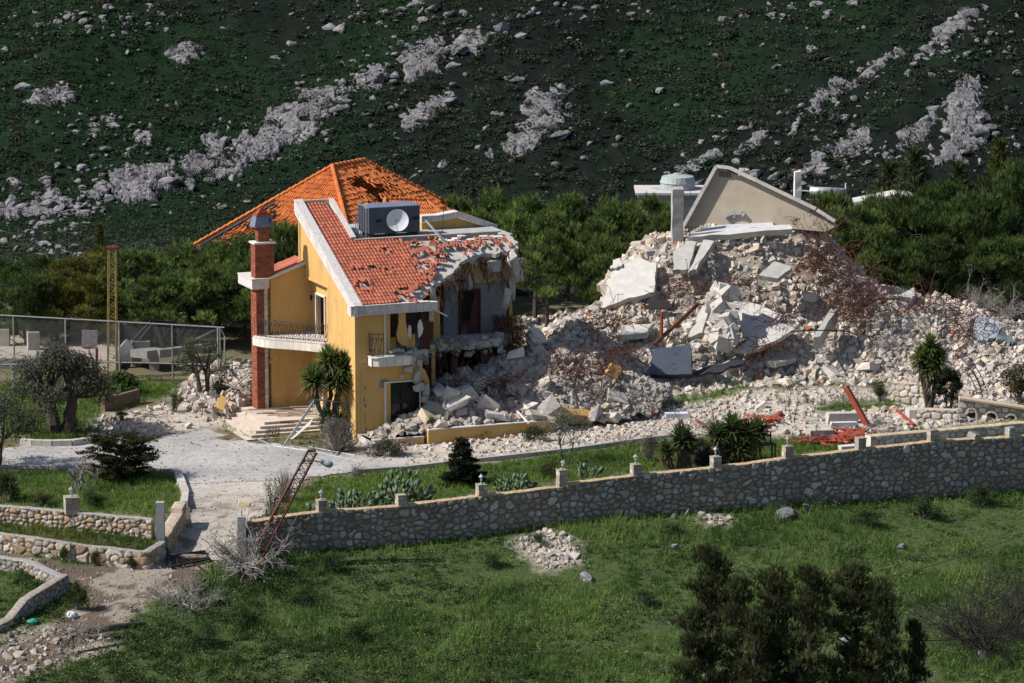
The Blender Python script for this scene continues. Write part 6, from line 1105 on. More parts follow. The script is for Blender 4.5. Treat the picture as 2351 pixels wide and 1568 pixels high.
for i, (a, b, r, lb) in enumerate([((200, 1455), (335, 1436), .13, 'thick cut log lying in the grass beside the branch heap'), ((205, 1470), (300, 1455), .08, 'thin log under the thick log'), ((180, 1500), (290, 1478), .05, 'pale pole lying in front of the logs'), ((340, 1355), (400, 1395), .10, 'dark dead trunk lying by the brushwood fan'), ((545, 1290), (590, 1335), .16, 'thick bent grey trunk at the foot of the right gate post')]): pa, pb = gnd(*a), gnd(*b); tag(obj('log', (Geo().tube([pa+[0, 0, r], (pa+pb)/2+[0, 0, r*1.4], pb+[0, 0, r]], (r, r*.9, r*.8), 8), mBark)), lb, 'log')
# ---------------- grass, weeds and flowers
def grassfield(name, label, n, ext, dens, hfun, seed, colA, colB, hgt, wd, nb=5, z=H):
    rs = np.random.RandomState(seed); q = np.stack([rs.uniform(ext[0], ext[1], n), rs.uniform(ext[2], ext[3], n)], 1); d = dens(q[:, 0], q[:, 1]); q = q[rs.rand(n) < d]; hs = hfun(q[:, 0], q[:, 1])[:, None]; n = len(q)
    P = np.stack([q[:, 0], q[:, 1], z(q[:, 0], q[:, 1])], 1); f = np.clip(fb2(q[:, 0], q[:, 1], .35, 4, seed)*2.4-.7+rs.normal(0, .15, n), 0, 1)[:, None]; c = np.array(colA)*(1-f)+np.array(colB)*f
    g_ = Geo(); D = np.stack([rs.normal(0, .35, n), rs.normal(0, .35, n), np.ones(n)], 1)
    k = np.repeat(np.arange(n), nb); D2 = unit(D[k]+rs.normal(0, .38, (n*nb, 3))*[1, 1, .4]); ln = hgt*hs[k]*rs.uniform(.5, 1.3, (n*nb, 1)); P2 = P[k]+rs.normal(0, .05, (n*nb, 3))*[1, 1, 0]; sd = unit(np.cross(D2, rs.normal(size=(n*nb, 3))))*wd*rs.uniform(.6, 1.4, (n*nb, 1)); V = np.stack([P2-sd/2-[0, 0, .03], P2+sd/2-[0, 0, .03], P2+D2*ln], 1).reshape(-1, 3)
    g_.add(V, np.arange(3*n*nb).reshape(-1, 3), c[k]*rs.uniform(.7, 1.3, (n*nb, 1))); return tag(obj(name, (g_, mLeaf)), label, 'grass', kind='stuff')
def gd(x, y):
    gr, rd, dr, du, lo = masks(x, y); return np.clip(gr*(1-dr)*(1-.9*du)*(1-rd*.85), 0, 1)*(y < 16)
tallf = lambda x, y: .3+2.6*sstep(.3, .75, fb2(x, y, .28, 3, 44))*fb2(x, y, 1.1, 2, 47)+.5*np.exp(-np.abs(y-frontY(x)+1)/1.2)*(y < frontY(x))
grassfield('meadow_grass', 'green grass and weeds covering the meadow below the boundary wall', 76000, (-32, 36, -50, -2), lambda x, y: gd(x, y)*(y < frontY(x)), tallf, 3, (.052, .112, .024), (.17, .255, .065), .32, .035)
grassfield('lawn_grass', 'bright green grass of the garden strips above the walls', 60000, (-32, 36, -24, 16), lambda x, y: gd(x, y)*(y > frontY(x)+.35), lambda x, y: .6+fb2(x, y, .4, 3, 45), 4, (.080, .155, .026), (.17, .25, .045), .30, .035)
def weeds(name, label, n, ext, dens, seed, cols, ls, rad, hgt, nl, kind='stuff', cat='plants'):
    rs = np.random.RandomState(seed); q = np.stack([rs.uniform(ext[0], ext[1], n), rs.uniform(ext[2], ext[3], n)], 1); q = q[rs.rand(n) < dens(q[:, 0], q[:, 1])]; n = len(q); z = H(q[:, 0], q[:, 1]); R_ = rs.uniform(.5, 1.2, n)*rad; k = np.repeat(np.arange(n), nl); d = unit(rs.normal(size=(n*nl, 3)))*rs.uniform(.2, 1, (n*nl, 1)); d[:, 2] = np.abs(d[:, 2]); P = np.stack([q[k, 0], q[k, 1], z[k]], 1)+d*np.stack([R_, R_, R_*hgt], 1)[k]
    ci = np.array(cols)[rs.randint(0, len(cols), n)]; g_ = Geo(); leaves(g_, P, ls, (ci*rs.uniform(.75, 1.25, (n, 1)))[k]*(.6+.5*d[:, 2:3]), rs, .25, .55, d+[0, 0, .6]); return tag(obj(name, (g_, mLeaf)), label, cat, kind=kind)
low = lambda x, y: gd(x, y)*(y < frontY(x))
RING = PRING
grassfield('planter_grass', 'grass growing in the planter below the garden wall', 5200, (-32, -17, -27, -19), lambda x, y: inpoly(x, y, RING).astype(float), lambda x, y: .7+.6*fb2(x, y, .5, 3, 46), 6, (.07, .12, .025), (.16, .19, .04), .3, .035, 5, planter_z)
weeds('meadow_weeds', 'leafy weeds mixed into the meadow', 11000, (-32, 36, -50, -2), lambda x, y: low(x, y)*(.12+.88*sstep(.42, .6, fb2(x, y, .22, 4, 71))), 5, [(.075, .135, .03), (.12, .19, .045), (.05, .095, .025), (.18, .235, .075), (.15, .19, .09), (.04, .08, .025)], .06, .42, 1., 30)
weeds('dark_weeds', 'dark leafy undergrowth in the lower left of the meadow', 4200, (-24, 4, -48, -24), lambda x, y: low(x, y)*sstep(.36, .56, fb2(x, y, .3, 4, 91))*sstep(6, -6, x+.3*(y+30)), 15, [(.03, .06, .018), (.045, .075, .022), (.065, .085, .03)], .06, .5, 1.1, 34)  # real weeds, their dark palette also standing in for shadow on this corner
weeds('lawn_weeds', 'leafy weeds mixed into the garden grass', 2600, (-32, 36, -24, 16), lambda x, y: gd(x, y)*(y > frontY(x)+.5)*sstep(.35, .6, fb2(x, y, .3, 4, 72)), 6, [(.085, .16, .03), (.13, .22, .04), (.18, .21, .045)], .055, .3, .9, 24)
weeds('white_flowers', 'tiny white and yellow wildflowers dotted over the meadow', 5200, (-32, 36, -50, -2), lambda x, y: low(x, y)*sstep(.5, .62, fb2(x, y, .16, 4, 73)), 7, [(.62, .64, .58), (.55, .58, .5), (.62, .64, .58)], .028, .3, 1., 3)
weeds('yellow_flowers', 'clusters of yellow wildflowers in the meadow and lawns', 2600, (-32, 36, -50, 2), lambda x, y: gd(x, y)*sstep(.60, .68, fb2(x, y, .2, 4, 77)), 8, [(.42, .36, .03), (.36, .34, .04)], .035, .3, 1.2, 5)
# ---------------- the hillside: scrub and limestone
def hmask(x, y): return np.clip(.30+.9*sstep(.38, .6, fb2(x, y, .16, 4, 81)), 0, 1)
def hweeds(name, label, n, seed, cols, ls, rad, hgt, nl, dens):
    rs = np.random.RandomState(seed); q = np.stack([rs.uniform(-52, 52, n), 40+84*rs.rand(n)], 1); q = q[rs.rand(n) < dens(q[:, 0], q[:, 1])]; n = len(q); z = HZ(q[:, 0], q[:, 1]); R_ = rs.uniform(.35, 1.3, n)*rad; k = np.repeat(np.arange(n), nl); d = unit(rs.normal(size=(n*nl, 3)))*rs.uniform(.35, 1, (n*nl, 1)); d[:, 2] = np.abs(d[:, 2]); P = np.stack([q[k, 0], q[k, 1], z[k]-.05], 1)+d*np.stack([R_, R_, R_*hgt], 1)[k]
    ci = np.array(cols)[rs.randint(0, len(cols), n)]; g_ = Geo(); leaves(g_, P, ls, (ci*rs.uniform(.7, 1.3, (n, 1)))[k], rs, .3, .6, d*.4+[0, 0, .8]); return tag(obj(name, (g_, mScrub)), label, 'scrub', kind='stuff')
hweeds('hill_scrub', 'low dark scrub covering the hillside', 8500, 9, [(.050, .062, .044), (.056, .075, .046), (.058, .058, .045), (.046, .073, .040)], .11, .9, .5, 60, hmask)  # leaf colours kept dark to carry the shade on the hill
hweeds('hill_grass', 'dark green grass between the scrub of the hillside', 42000, 10, [(.030, .055, .027), (.038, .066, .030), (.028, .046, .026)], .13, .4, .5, 7, lambda x, y: .25+.75*hillgreen(x, y))  # grass colours hold the hill's shade as well
# ================================================================ limestone boulders of the hillside
def ico(sub_):
    bm = bmesh.new(); bmesh.ops.create_icosphere(bm, subdivisions=sub_, radius=.5); bm.verts.index_update(); V = np.array([v.co[:] for v in bm.verts]); F = np.array([[v.index for v in f.verts] for f in bm.faces]); bm.free(); return V, F
IV, IF = ico(4)
mLime = M('dimmed_weathered_limestone', (.225, .218, .222), (.12, .117, .123), 3.4, .95, .05, 4, c3=(.045, .045, .043), sc3=4.2, t3=.5)  # weathered rock, its colour also darkened for the shade on the hill
def rockV(rs, seed):
    V = IV.copy()
    for _ in range(15):
        n = unit(rs.normal(size=3)); d = rs.uniform(.2, .4); V = V-np.maximum(V@n-d, 0)[:, None]*n*.95
    q = V*3.4+seed*7; r = 1+.34*(fbm(q, 4, seed)-.5)-.22*np.maximum(0, .09-np.abs(fbm(V*np.array([1.7, 1.7, 4.2])+seed*3, 3, seed+4)-.5))*10*.5; return V*r[:, None]*1.15
def boulder_geo(seed): rs = np.random.RandomState(seed); return Geo().add(rockV(rs, seed), IF, np.array([1, 1, 1.02])*rs.uniform(.85, 1.1)).mesh('boulder', mLime)
def outcrop_geo(seed):
    rs = np.random.RandomState(seed+50); g_ = Geo()
    for k in range(9):
        x = rs.uniform(-.42, .42); s_ = rs.uniform(.28, .55)*(1-abs(x)*.5); V = rockV(rs, seed*11+k)*np.array([s_*1.35, s_, s_*.9]); g_.add(V@eul(rs.normal(0, .2), -.35+rs.normal(0, .15), rs.normal(0, .5)).T+[x, rs.uniform(-.2, .2), rs.uniform(-.2, .22)*(1-abs(x))], IF, rs.uniform(.8, 1.12))
    return g_.mesh('boulder', mLime)
BLD = [boulder_geo(k) for k in range(12)]; OUT = [outcrop_geo(k) for k in range(6)]
TL = [(165,575,90,70),(275,610,50,80),(480,645,80,80),(1210,330,150,110),(1160,340,60,70),(1360,350,60,50),(1510,180,60,40),(1190,690,50,60),(1115,705,60,40),(765,840,80,50),(725,795,80,60),(505,880,60,40),(940,920,90,70),(900,895,80,40),(555,1115,90,80),(310,1215,80,70),(100,1215,90,80),(310,1170,70,40),(470,1210,40,40),(270,1340,230,150),(330,1430,160,80),(410,1340,100,70),(60,1380,180,130),(490,1500,90,70),(540,1380,80,50),(530,1335,70,50),(700,1270,80,90),(715,1310,110,60),(870,1160,200,180),(1020,1190,260,120),(960,1100,180,80),(880,1280,120,80),(1010,1300,110,90),(920,1050,70,30),(1240,1130,110,70),(1250,1040,130,80),(1400,1040,130,110),(1500,880,120,160),(1600,950,160,160),(1750,900,260,170),(1900,920,220,150),(2050,880,200,130),(1830,810,140,70),(1640,835,80,40),(1545,810,50,40),(2110,870,90,90),(1540,1100,90,70),(1640,1060,110,70),(1740,1065,60,50),(1400,1180,100,70),(1340,1190,70,60),(1955,750,140,80),(2050,660,160,100),(2170,720,190,100),(2300,670,110,70),(2015,585,50,40),(2205,585,60,50),(2210,180,110,60),(1945,280,80,60),(1990,270,80,50),(1880,375,90,50),(1895,435,70,30),(1450,1385,60,50),(1145,1430,60,40),(100,1600,110,60),(300,1640,110,60),(345,1690,100,60),(190,1760,90,60),(520,1720,70,60),(20,1620,90,60),(30,330,70,40),(180,40,120,30),(560,1440,90,50)]
MD = [(270,75,100,60),(660,55,120,60),(820,90,90,75),(620,25,90,60),(670,265,75,50),(1220,160,160,100),(1310,235,100,40),(930,260,110,90),(890,320,110,60),(1000,270,90,60),(680,360,250,110),(770,370,110,90),(570,345,50,40),(590,410,80,50),(870,435,80,65),(125,545,65,80),(280,525,140,100),(400,510,50,80),(475,500,70,70),(120,665,100,60),(255,760,60,50),(320,655,50,40),(780,670,180,80),(570,760,100,70),(680,800,90,70),(790,740,80,50),(860,715,70,30),(740,775,60,50),(640,765,100,50),(1215,510,145,70),(1380,660,90,90),(1420,600,90,50),(1500,670,110,80),(1400,720,110,60),(1580,650,60,60),(1640,710,40,50),(1185,745,100,80),(1070,855,65,55),(1240,895,100,60),(1330,850,90,60),(1420,790,100,60),(1500,830,150,90),(1300,930,190,60),(1470,890,200,70),(1445,760,60,40),(1895,555,75,60),(2050,540,60,25),(2240,600,80,40),(785,1095,105,65),(605,1180,90,50),(255,1060,65,60),(485,705,35,35),(1020,985,60,30),(1780,955,60,30),(100,190,110,70),(30,180,80,60),(130,410,80,40),(1040,180,50,35),(1400,60,50,35),(370,160,50,35),(430,265,70,30)]
RG = [(935,320,65,55),(705,365,60,40),(700,440,55,30),(575,305,60,25),(340,570,40,35),(930,425,40,25),(1130,110,75,60),(1310,430,90,50),(1250,460,70,50),(1120,535,50,50),(990,610,90,90),(1020,660,90,40),(1480,390,50,25),(1530,340,60,40),(1800,210,80,80),(1760,240,70,60),(1900,120,90,60),(2060,130,60,50),(2080,40,60,40),(1560,490,70,50),(1750,490,60,60),(1880,490,40,40),(2160,510,100,80),(2310,490,50,50),(1910,600,130,110),(1860,720,110,110),(1760,710,150,60),(1660,800,100,70),(2050,790,90,70),(1950,870,180,120),(1910,950,120,80),(2060,860,110,80),(1830,870,110,60),(1540,900,100,60),(2100,575,50,50),(1060,790,50,60),(1140,790,70,40),(810,845,80,50),(955,930,100,60),(1130,945,110,70),(1240,910,150,90),(1260,960,110,60),(1060,900,60,70),(980,1030,80,50),(1150,1000,90,40),(1230,1010,60,40),(1300,1020,80,50),(480,970,130,50),(370,870,60,40),(180,945,60,40),(150,1085,130,50),(430,1080,60,60),(840,1090,100,50),(750,1080,80,50),(910,1130,100,60),(850,1160,110,50),(1010,1130,90,40),(1140,1080,40,50),(1080,1190,50,25),(650,1180,90,80),(690,1230,60,40),(1310,1085,80,50),(90,1230,140,70),(540,1170,90,60),(60,1030,60,30),(280,920,60,30),(310,1040,50,40),(380,110,80,60),(640,20,60,40),(970,20,90,40),(1210,20,80,50)]
AREA = [(lambda x, y: x < 420 and y > 330, 'in the rocky outcrops left of the orange roof'), (lambda x, y: 420 <= x < 760 and y > 240, 'in the long pale outcrop above the tiled house roofs'), (lambda x, y: x < 640, 'on the upper left hillside'), (lambda x, y: x < 1060 and y < 190, 'in the scattered rocks at the top centre of the hillside'), (lambda x, y: x < 1100, 'on the slope above the yellow house'), (lambda x, y: x < 1500, 'on the slope between house and ruined gable'), (lambda x, y: x < 1950 and y < 300, 'on the green slope above the ruined gable'), (lambda x, y: x < 2000, 'in the rocky strip right behind the ruined gable'), (lambda x, y: True, 'on the dark right-hand slope above the cypresses')]
nb_ = 0
def put_boulder(px, py, wp, hp, seed, tilt=-.3):
    global nb_
    rs = np.random.RandomState(seed); p = march(px, py+hp*.25, HZ)
    s = 42.3*220/np.linalg.norm(p-CAM); o = bpy.data.objects.new('boulder', OUT[rs.randint(6)] if wp > 40 else BLD[rs.randint(12)]); COL.objects.link(o); o.location = p+np.array([0, .25*wp/s, -.34*hp/s]); kk = 1.45 if wp > 40 else 1.25; o.scale = (wp/s*1.22*kk, wp/s*rs.uniform(.8, 1.1)*kk, hp/s*1.5*kk); o.rotation_euler = (.25, tilt*rs.uniform(.2, 1.3), rs.normal(0, .35)+(3.14 if rs.rand() < .5 else 0)*0)
    for f, lb in AREA:
        if f(px, py): break
    sz = 'large craggy' if wp > 48 else ('medium grey' if wp > 24 else 'small'); tag(o, '%s limestone boulder %s' % (sz, lb), 'boulder', sz+' boulders '+lb); nb_ += 1
for i, (x, y, w_, h_) in enumerate(TL): put_boulder(x*.3419, y*.3419, w_*.3419, h_*.3419, i)
for i, (x, y, w_, h_) in enumerate(MD): put_boulder(746+x*.3419, y*.3419, w_*.3419, h_*.3419, 200+i)
for i, (x, y, w_, h_) in enumerate(RG): put_boulder(1547.5+x*.3419, y*.3419, w_*.3419, h_*.3419, 400+i)
rs = np.random.RandomState(99)
LEDGES = [(310, 408, 190, 100, -18), (610, 305, 260, 90, -20), (450, 370, 130, 90, -35), (545, 375, 120, 40, -15), (105, 470, 130, 60, -8), (30, 480, 90, 80, 0), (975, 130, 110, 66, -18), (1220, 300, 170, 60, -24), (1250, 228, 110, 60, -10), (745, 222, 120, 60, -12), (840, 182, 90, 46, -10), (960, 262, 90, 50, -20), (1010, 232, 80, 36, -25), (1065, 98, 90, 40, -8), (2215, 225, 110, 110, -35), (2205, 310, 150, 70, -28), (1965, 325, 130, 60, -12), (2100, 300, 110, 44, -30), (1895, 212, 110, 50, -25), (2010, 150, 150, 34, -30), (2180, 60, 180, 40, -32), (1710, 335, 90, 26, -25), (1600, 370, 110, 26, -15), (1850, 390, 110, 30, -10), (420, 110, 70, 46, 0), (110, 215, 110, 40, 0), (330, 305, 60, 36, 0), (1690, 480, 150, 40, -20)]
def ledge(px, py, wp, hp, ang, seed):
    c0 = march(px, py+hp*.15, HZ); s = 42.3*220/np.linalg.norm(c0-CAM); a = wp/s*.5; dpt = max(hp/s*.5/.55, .8); n1_, n2_ = 96, 64; u = np.linspace(-1.25, 1.25, n1_); v = np.linspace(-1.25, 1.25, n2_); U_, W_ = np.meshgrid(u, v, indexing='ij'); sh_ = math.tan(math.radians(-ang))/.55
    X = c0[0]+U_*a; Y = c0[1]+W_*dpt+U_*a*sh_*.9; P3 = np.stack([X*.9, Y*.9+X*.35, X*0+seed*3.1], -1); n_ = fbm(P3*1.3, 4, seed); rd = 1-np.abs(fbm(P3*1.1+5, 4, seed+2)*2-1); st = fbm(P3*np.array([.5, 1.6, 1]), 3, seed+5); st = st*6; st = (np.floor(st)+sstep(.0, .35, st-np.floor(st)))/6
    m = .86-np.sqrt(U_**2+W_**2)+2.3*(n_-.5); hgt = min(hp/s*.13, .42); up = sstep(.0, .35, m)*hgt*(.25+.75*st)*(.55+.6*rd)+.14*(fbm(P3*5, 3, seed+7)-.5)*hgt; cr = np.abs(fbm(P3*np.array([1.8, 1.1, 1]), 3, seed+9)-.5); up = up-.45*hgt*np.maximum(0, 1-cr/.03)*.5; Z = HZ(X, Y)+.02+up*1.15*(m > 0)-.4*(m <= 0)
    t_ = fbm(P3*2.5, 4, seed+11)[..., None]; cc = np.array([1.02, 1.0, 1.02])*(.55+.8*t_); Yl = Y-.15*up
    for f, lb in AREA:
        if f(px, py): break
    o = obj('rock_ledge', grid_mesh('rock_ledge', X, Yl, Z, mLime, cc, smooth=False, keep=m > -.06)); tag(o, ('broad pale rock ledge ' if wp > 120 else 'low embedded rock ledge ')+lb, 'rock ledge', ('broad' if wp > 120 else 'low')+' ledges '+lb)
for i, q in enumerate(LEDGES): ledge(*q, 900+i)
BANDS = [((0, 500), (330, 380), 70, 40), ((60, 560), (230, 460), 70, 45), ((420, 400), (740, 260), 70, 50), ((700, 240), (1000, 110), 60, 40), ((1480, 480), (2351, 320), 60, 70), ((1700, 330), (2351, 40), 50, 45), ((0, 60), (420, 40), 30, 40), ((760, 40), (1500, 20), 30, 30), ((150, 300), (330, 270), 40, 15), ((1600, 20), (1900, 30), 30, 15), ((30, 560), (250, 590), 30, 12)]
tot = sum(b[3] for b in BANDS)
for (a, b, sp, n) in BANDS:
    for k in range(int(n*(295-nb_)/tot) if False else int(n*.24)): t = rs.rand(); put_boulder(a[0]+(b[0]-a[0])*t+rs.normal(0, 12), a[1]+(b[1]-a[1])*t+rs.normal(0, sp*.5), rs.uniform(10, 26), rs.uniform(7, 15), 700+nb_)
BV, BF = ico(2); sm = []
for k in range(10):
    r = np.random.RandomState(k); V = BV*(1+.5*(fbm(BV*4+k*5, 3, k)-.5))[:, None]
    for _ in range(5): n = unit(r.normal(size=3)); V = V-np.maximum(V@n-.32, 0)[:, None]*n
    sm.append(V)
g_ = Geo(); xy = []; Q = []
for (a, b, sp, n) in BANDS:
    for k in range(n*3): t = rs.rand(); Q.append((a[0]+(b[0]-a[0])*t+rs.normal(0, 25), a[1]+(b[1]-a[1])*t+rs.normal(0, sp*.55)))
for k in range(420): Q.append((rs.uniform(-100, 2450), rs.uniform(-20, 600)))
# map photo-guided spots to the slope through a coarse table
tx = np.linspace(-150, 2500, 28); ty = np.linspace(-40, 640, 30); TB = np.array([[march(a, b, HZ)[:2] for a in tx] for b in ty])
Q = np.array(Q); Q[:, 0] = np.clip(Q[:, 0], -149, 2499); Q[:, 1] = np.clip(Q[:, 1], -39, 639); fx = (Q[:, 0]-tx[0])/(tx[1]-tx[0]); fy = (Q[:, 1]-ty[0])/(ty[1]-ty[0]); i0 = fx.astype(int); j0 = fy.astype(int); fx -= i0; fy -= j0
XY = (TB[j0, i0]*(1-fx)[:, None]+TB[j0, i0+1]*fx[:, None])*(1-fy)[:, None]+(TB[j0+1, i0]*(1-fx)[:, None]+TB[j0+1, i0+1]*fx[:, None])*fy[:, None]
XY = XY[XY[:, 1] > 50]; n = len(XY); z = HZ(XY[:, 0], XY[:, 1]); s = .14+.62*rs.rand(n)**3; R_ = rrot(n, .5, rs); var = rs.randint(0, 10, n)
for k in range(10):
    m = var == k; q = int(m.sum()); g_.inst(sm[k], BF, np.stack([XY[m, 0], XY[m, 1], z[m]+s[m]*.12], 1), R_[m], s[m][:, None]*rs.uniform(.6, 1.2, (q, 3))*[1.25, 1, .75], rs.uniform(.7, 1.15, (q, 1))*np.array([1, .97, .95]))
tag(obj('hillside_stones', (g_, mLime)), 'countless small limestones strewn over the hillside', 'stones', kind='stuff')
# ---- stones of the meadow
for i, (px, py, w_, h_, lb) in enumerate([(1805, 1192, 75, 36, 'big pale boulder at the foot of the boundary wall'), (1853, 1172, 26, 28, 'grey round boulder right of the big pale one at the wall'), (1350, 1335, 42, 18, 'lone pale stone lying in the middle of the meadow'), (1550, 1190, 16, 12, 'small pale stone at the wall foot left of the big boulder'), (1578, 1184, 18, 20, 'upright pale stone at the wall foot left of the big boulder'), (1550, 1262, 26, 12, 'grey slab stone in the meadow below the wall'), (2070, 1260, 20, 12, 'pale stone half hidden in the grass at the right'), (745, 1190, 10, 8, 'white stone on the wall beside the lantern pier'), (2260, 1520, 40, 24, 'pale stones under the blackish shrub'), (1950, 1485, 45, 25, 'grey stones right of the foreground pines')]):
    p = gnd(px, py); s = 42.3*220/np.linalg.norm(p-CAM); o = obj('boulder', BLD[i % 12], None, p+[0, .2*w_/s, .1]); o.scale = (w_/s*1.2, w_/s*.9, h_/s*1.35); o.rotation_euler = (0, -.15, i); tag(o, lb, 'boulder')
# ================================================================ orange-roofed house behind
c_, s_ = math.cos(math.radians(57)), math.sin(math.radians(57)); R1 = atY(763, 383, 34); hw_, hh = 6.3, 4.8; G2 = np.array([c_, s_, 0]); NL = np.array([-c_, -s_, 0]); NR = np.array([s_, -c_, 0]); rl = 3.4; R2 = R1+G2*rl
oh = thing('orange_roof_house', 'white house behind with a damaged bright orange hipped roof', 'house', (R1[0], R1[1], 1.2)); ob = np.array([R1[0], R1[1], 1.2])
def opart(name, g_, mat, parent=None): return obj(name, (g_, mat), parent or oh)
R1l, R2l = R1-ob, R2-ob; dz = np.array([0, 0, hh]); slen = math.hypot(hw_, hh)
def oface(Mid, ex, half, topHalf, drop, mess, g_):
    es = np.array(Mid[1])-np.array(Mid[0]); es = es/np.linalg.norm(es); en = np.cross(ex, es); en = en if en[2] > 0 else -en
    tiles(g_, Mid[0], ex, es, en, [(-half, 0), (half, 0), (topHalf, slen), (-topHalf, slen)], drop, wd=.17, ln=.42, jit=.006, mess=mess, stp=.055); return en
g_ = Geo(); exA = np.array([s_, -c_, 0])
mA = (R1l+NL*hw_-dz, R1l)
def dA(a, b):
    t = b/slen; lim = .30+.05*math.sin(a*2)+(max(0, -a-.6)*.13); return .97 if t < lim else .0
oface(mA, exA, hw_, .02, dA, lambda a, b: .25+.9*max(0, 1-abs(b/slen-.33-(max(0, -a-.6)*.13))*9), g_)
mB = ((R1l+R2l)/2+NR*hw_-dz, (R1l+R2l)/2)
def dB(a, b):
    t = b/slen
    for ha, hb, ra, rb in ((-.9, .80, .75, .065), (-.2, .70, .6, .06), (-.3, .60, .35, .05), (.9, .66, .5, .05)):
        if abs(a-ha) < ra and abs(t-hb) < rb: return .95
    return .015
oface(mB, G2, hw_+rl/2, rl/2, dB, lambda a, b: .3+1.5*math.exp(-((b/slen-.68)/.16)**2-((a-.3)/1.6)**2), g_)
mC = (R2l+G2*hw_-dz, R2l); oface(mC, -exA, hw_, .02, lambda a, b: .02, lambda a, b: .25, g_)
mD = ((R1l+R2l)/2-NR*hw_-dz, (R1l+R2l)/2); oface(mD, -G2, hw_+rl/2, rl/2, lambda a, b: .5 if b/slen < .5 and a > 1 else .02, lambda a, b: .2, g_)
opart('roof_tiling', g_, mOr)
Lc, Fc, Rc, Bc = R1l+(NL-NR)*hw_-dz, R1l+(NL+NR)*hw_-dz, R2l+(NR+G2)*hw_-dz, R2l+(G2-NR)*hw_-dz
g_ = Geo()
for a, b, skip in ((R1l, Fc, 0), (R1l, Lc, .2), (R2l, Rc, 0), (R2l, Bc, 0), (R1l, R2l, 0)):
    n = int(np.linalg.norm(b-a)/.42)
    for i in range(n):
        if skip and RS.rand() < skip and i > n*.45: continue
        p, q = a+(b-a)*i/n, a+(b-a)*(i+1.08)/n; g_.tube([p+[0, 0, .09], q+[0, 0, .05]], (.15, .12), 7, RS.uniform(.85, 1.1)); 
opart('hip_tiles', g_, mOr)
g_ = Geo()
for a, b in ((R1l, Fc), (R1l, Lc)): g_.beam(a-[0, 0, .12], b-[0, 0, .12], .16, .1)
opart('hip_mortar', g_, mWhite)
g_ = Geo(); nA = np.cross(exA, (mA[1]-mA[0])); nA = nA/np.linalg.norm(nA); nA = nA if nA[2] > 0 else -nA
for t in np.linspace(.0, .95, 15): p = mA[0]+(mA[1]-mA[0])*t-nA*.12; w_ = hw_*(1-t); g_.beam(p-exA*w_, p+exA*w_, .06, .06)
for a in np.linspace(-hw_, hw_, 10): t = 1-abs(a)/hw_; p = mA[0]+exA*a-nA*.2; g_.beam(p, p+(mA[1]-mA[0])*t, .07, .1)
for t in np.linspace(.0, .95, 15): p = mB[0]+(mB[1]-mB[0])*t-np.array([0, 0, .15]); w_ = rl/2+hw_*(1-t); g_.beam(p-G2*w_, p+G2*w_, .06, .06)
g_.beam(R1l-[0, 0, .2], Lc-[0, 0, .2], .1, .15); g_.beam(Lc, Bc+(Lc-Bc)*.2, .1, .1)
opart('roof_frame', g_, mIron)
g_ = Geo(); base = np.array([0, 0, -R1l[2]*0]); ctr = (Lc+Fc+Rc+Bc)/4
for k, t in ((0, .3),): pass
ring = [Lc, Fc, Rc, Bc]; inn = [ctr+(p-ctr)*.93 for p in ring]; zt = Lc[2]-.05
g_.add([(*p[:2], zt) for p in inn]+[(*p[:2], -1) for p in inn], [[0, 1, 2, 3], [0, 4, 5, 1], [1, 5, 6, 2], [2, 6, 7, 3], [3, 7, 4, 0]]); opart('wall', g_, mWhite)
g_ = Geo(); rs = np.random.RandomState(8)
for k in range(260): t = rs.rand(); a = rs.uniform(-hw_*.97, hw_*.97); p = mA[0]+exA*a-NL*rs.uniform(.1, 3.)*1; p = np.array([p[0], p[1], zt+.06+rs.rand()*.12]); g_.box(p, (rs.uniform(.15, .4), rs.uniform(.1, .3), .03), rrot(1, .4, rs)[0], rs.uniform(.7, 1.1))
opart('fallen_tiles', g_, mOr)
g_ = Geo(); g_.beam(Lc+NL*.08-exA*.25+[0, 0, -.05], Fc+NL*.08+[0, 0, -.05], .18, .2); opart('gutter', g_, mBlue)
g_ = Geo(); a, b = atY(884, 457, 29.)-ob, atY(980, 460, 30.3)-ob; n = 9
for i in range(n): g_.tube([a+(b-a)*i/n+[0, 0, .03], a+(b-a)*(i+1.05)/n], (.13, .11), 7, RS.uniform(.85, 1.1))
d_ = (b-a)/np.linalg.norm(b-a); dn = np.array([d_[1], -d_[0], 0]); dn = dn/np.linalg.norm(dn); sl_ = (dn*1.0-np.array([0, 0, .6])); sl_ /= np.linalg.norm(sl_); g_.tube([a, a-d_*.9+dn*1.6-[0, 0, 1.]], .12, 6); g_.tube([b, b+d_*.9+dn*1.6-[0, 0, 1.]], .12, 6)
tiles(g_, (a+b)/2+sl_*2, d_, -sl_, np.cross(d_, -sl_), [(-2.4, 0), (2.4, 0), (1.15, 2), (-1.15, 2)], wd=.17, ln=.4); opart('wing_roof', g_, mOr)
# ================================================================ left side: ruin, fence, court
slb = float(atY(140, 822, 19)[2]); ru = thing('ruined_slab', 'bare sandy concrete floor slab of a demolished house behind the fence', 'ruin', (0, 0, 0)); ring = [tuple(atZ(a, b, slb)[:2]) for a, b in [(-60, 826), (180, 822), (268, 828), (292, 800), (330, 785), (330, 760), (-60, 752)]]
obj('slab', (Geo().panel([ring], (0, 0, slb-1.6), U, (0, 1, 0), (0, 0, 1.6)), M('sandy_concrete', (.37, .32, .26), (.29, .25, .205), 1.2, .95, .01, 12)), ru)
q = [(156, 773), (181, 741), (226, 741), (280, 744), (332, 749), (312, 782), (262, 788), (228, 780)]; Yw_ = 26.; P = [atY(a, b, Yw_) for a, b in q]; obj('wall_remnant', (Geo().panel([[(p[0]-P[0][0], p[2]-P[0][2]) for p in P]], P[0], U, Zv, (0, .3, 0)), M('weathered_wall', (.29, .275, .255), (.20, .195, .185), 1.2, .95, .01, 18)), ru)
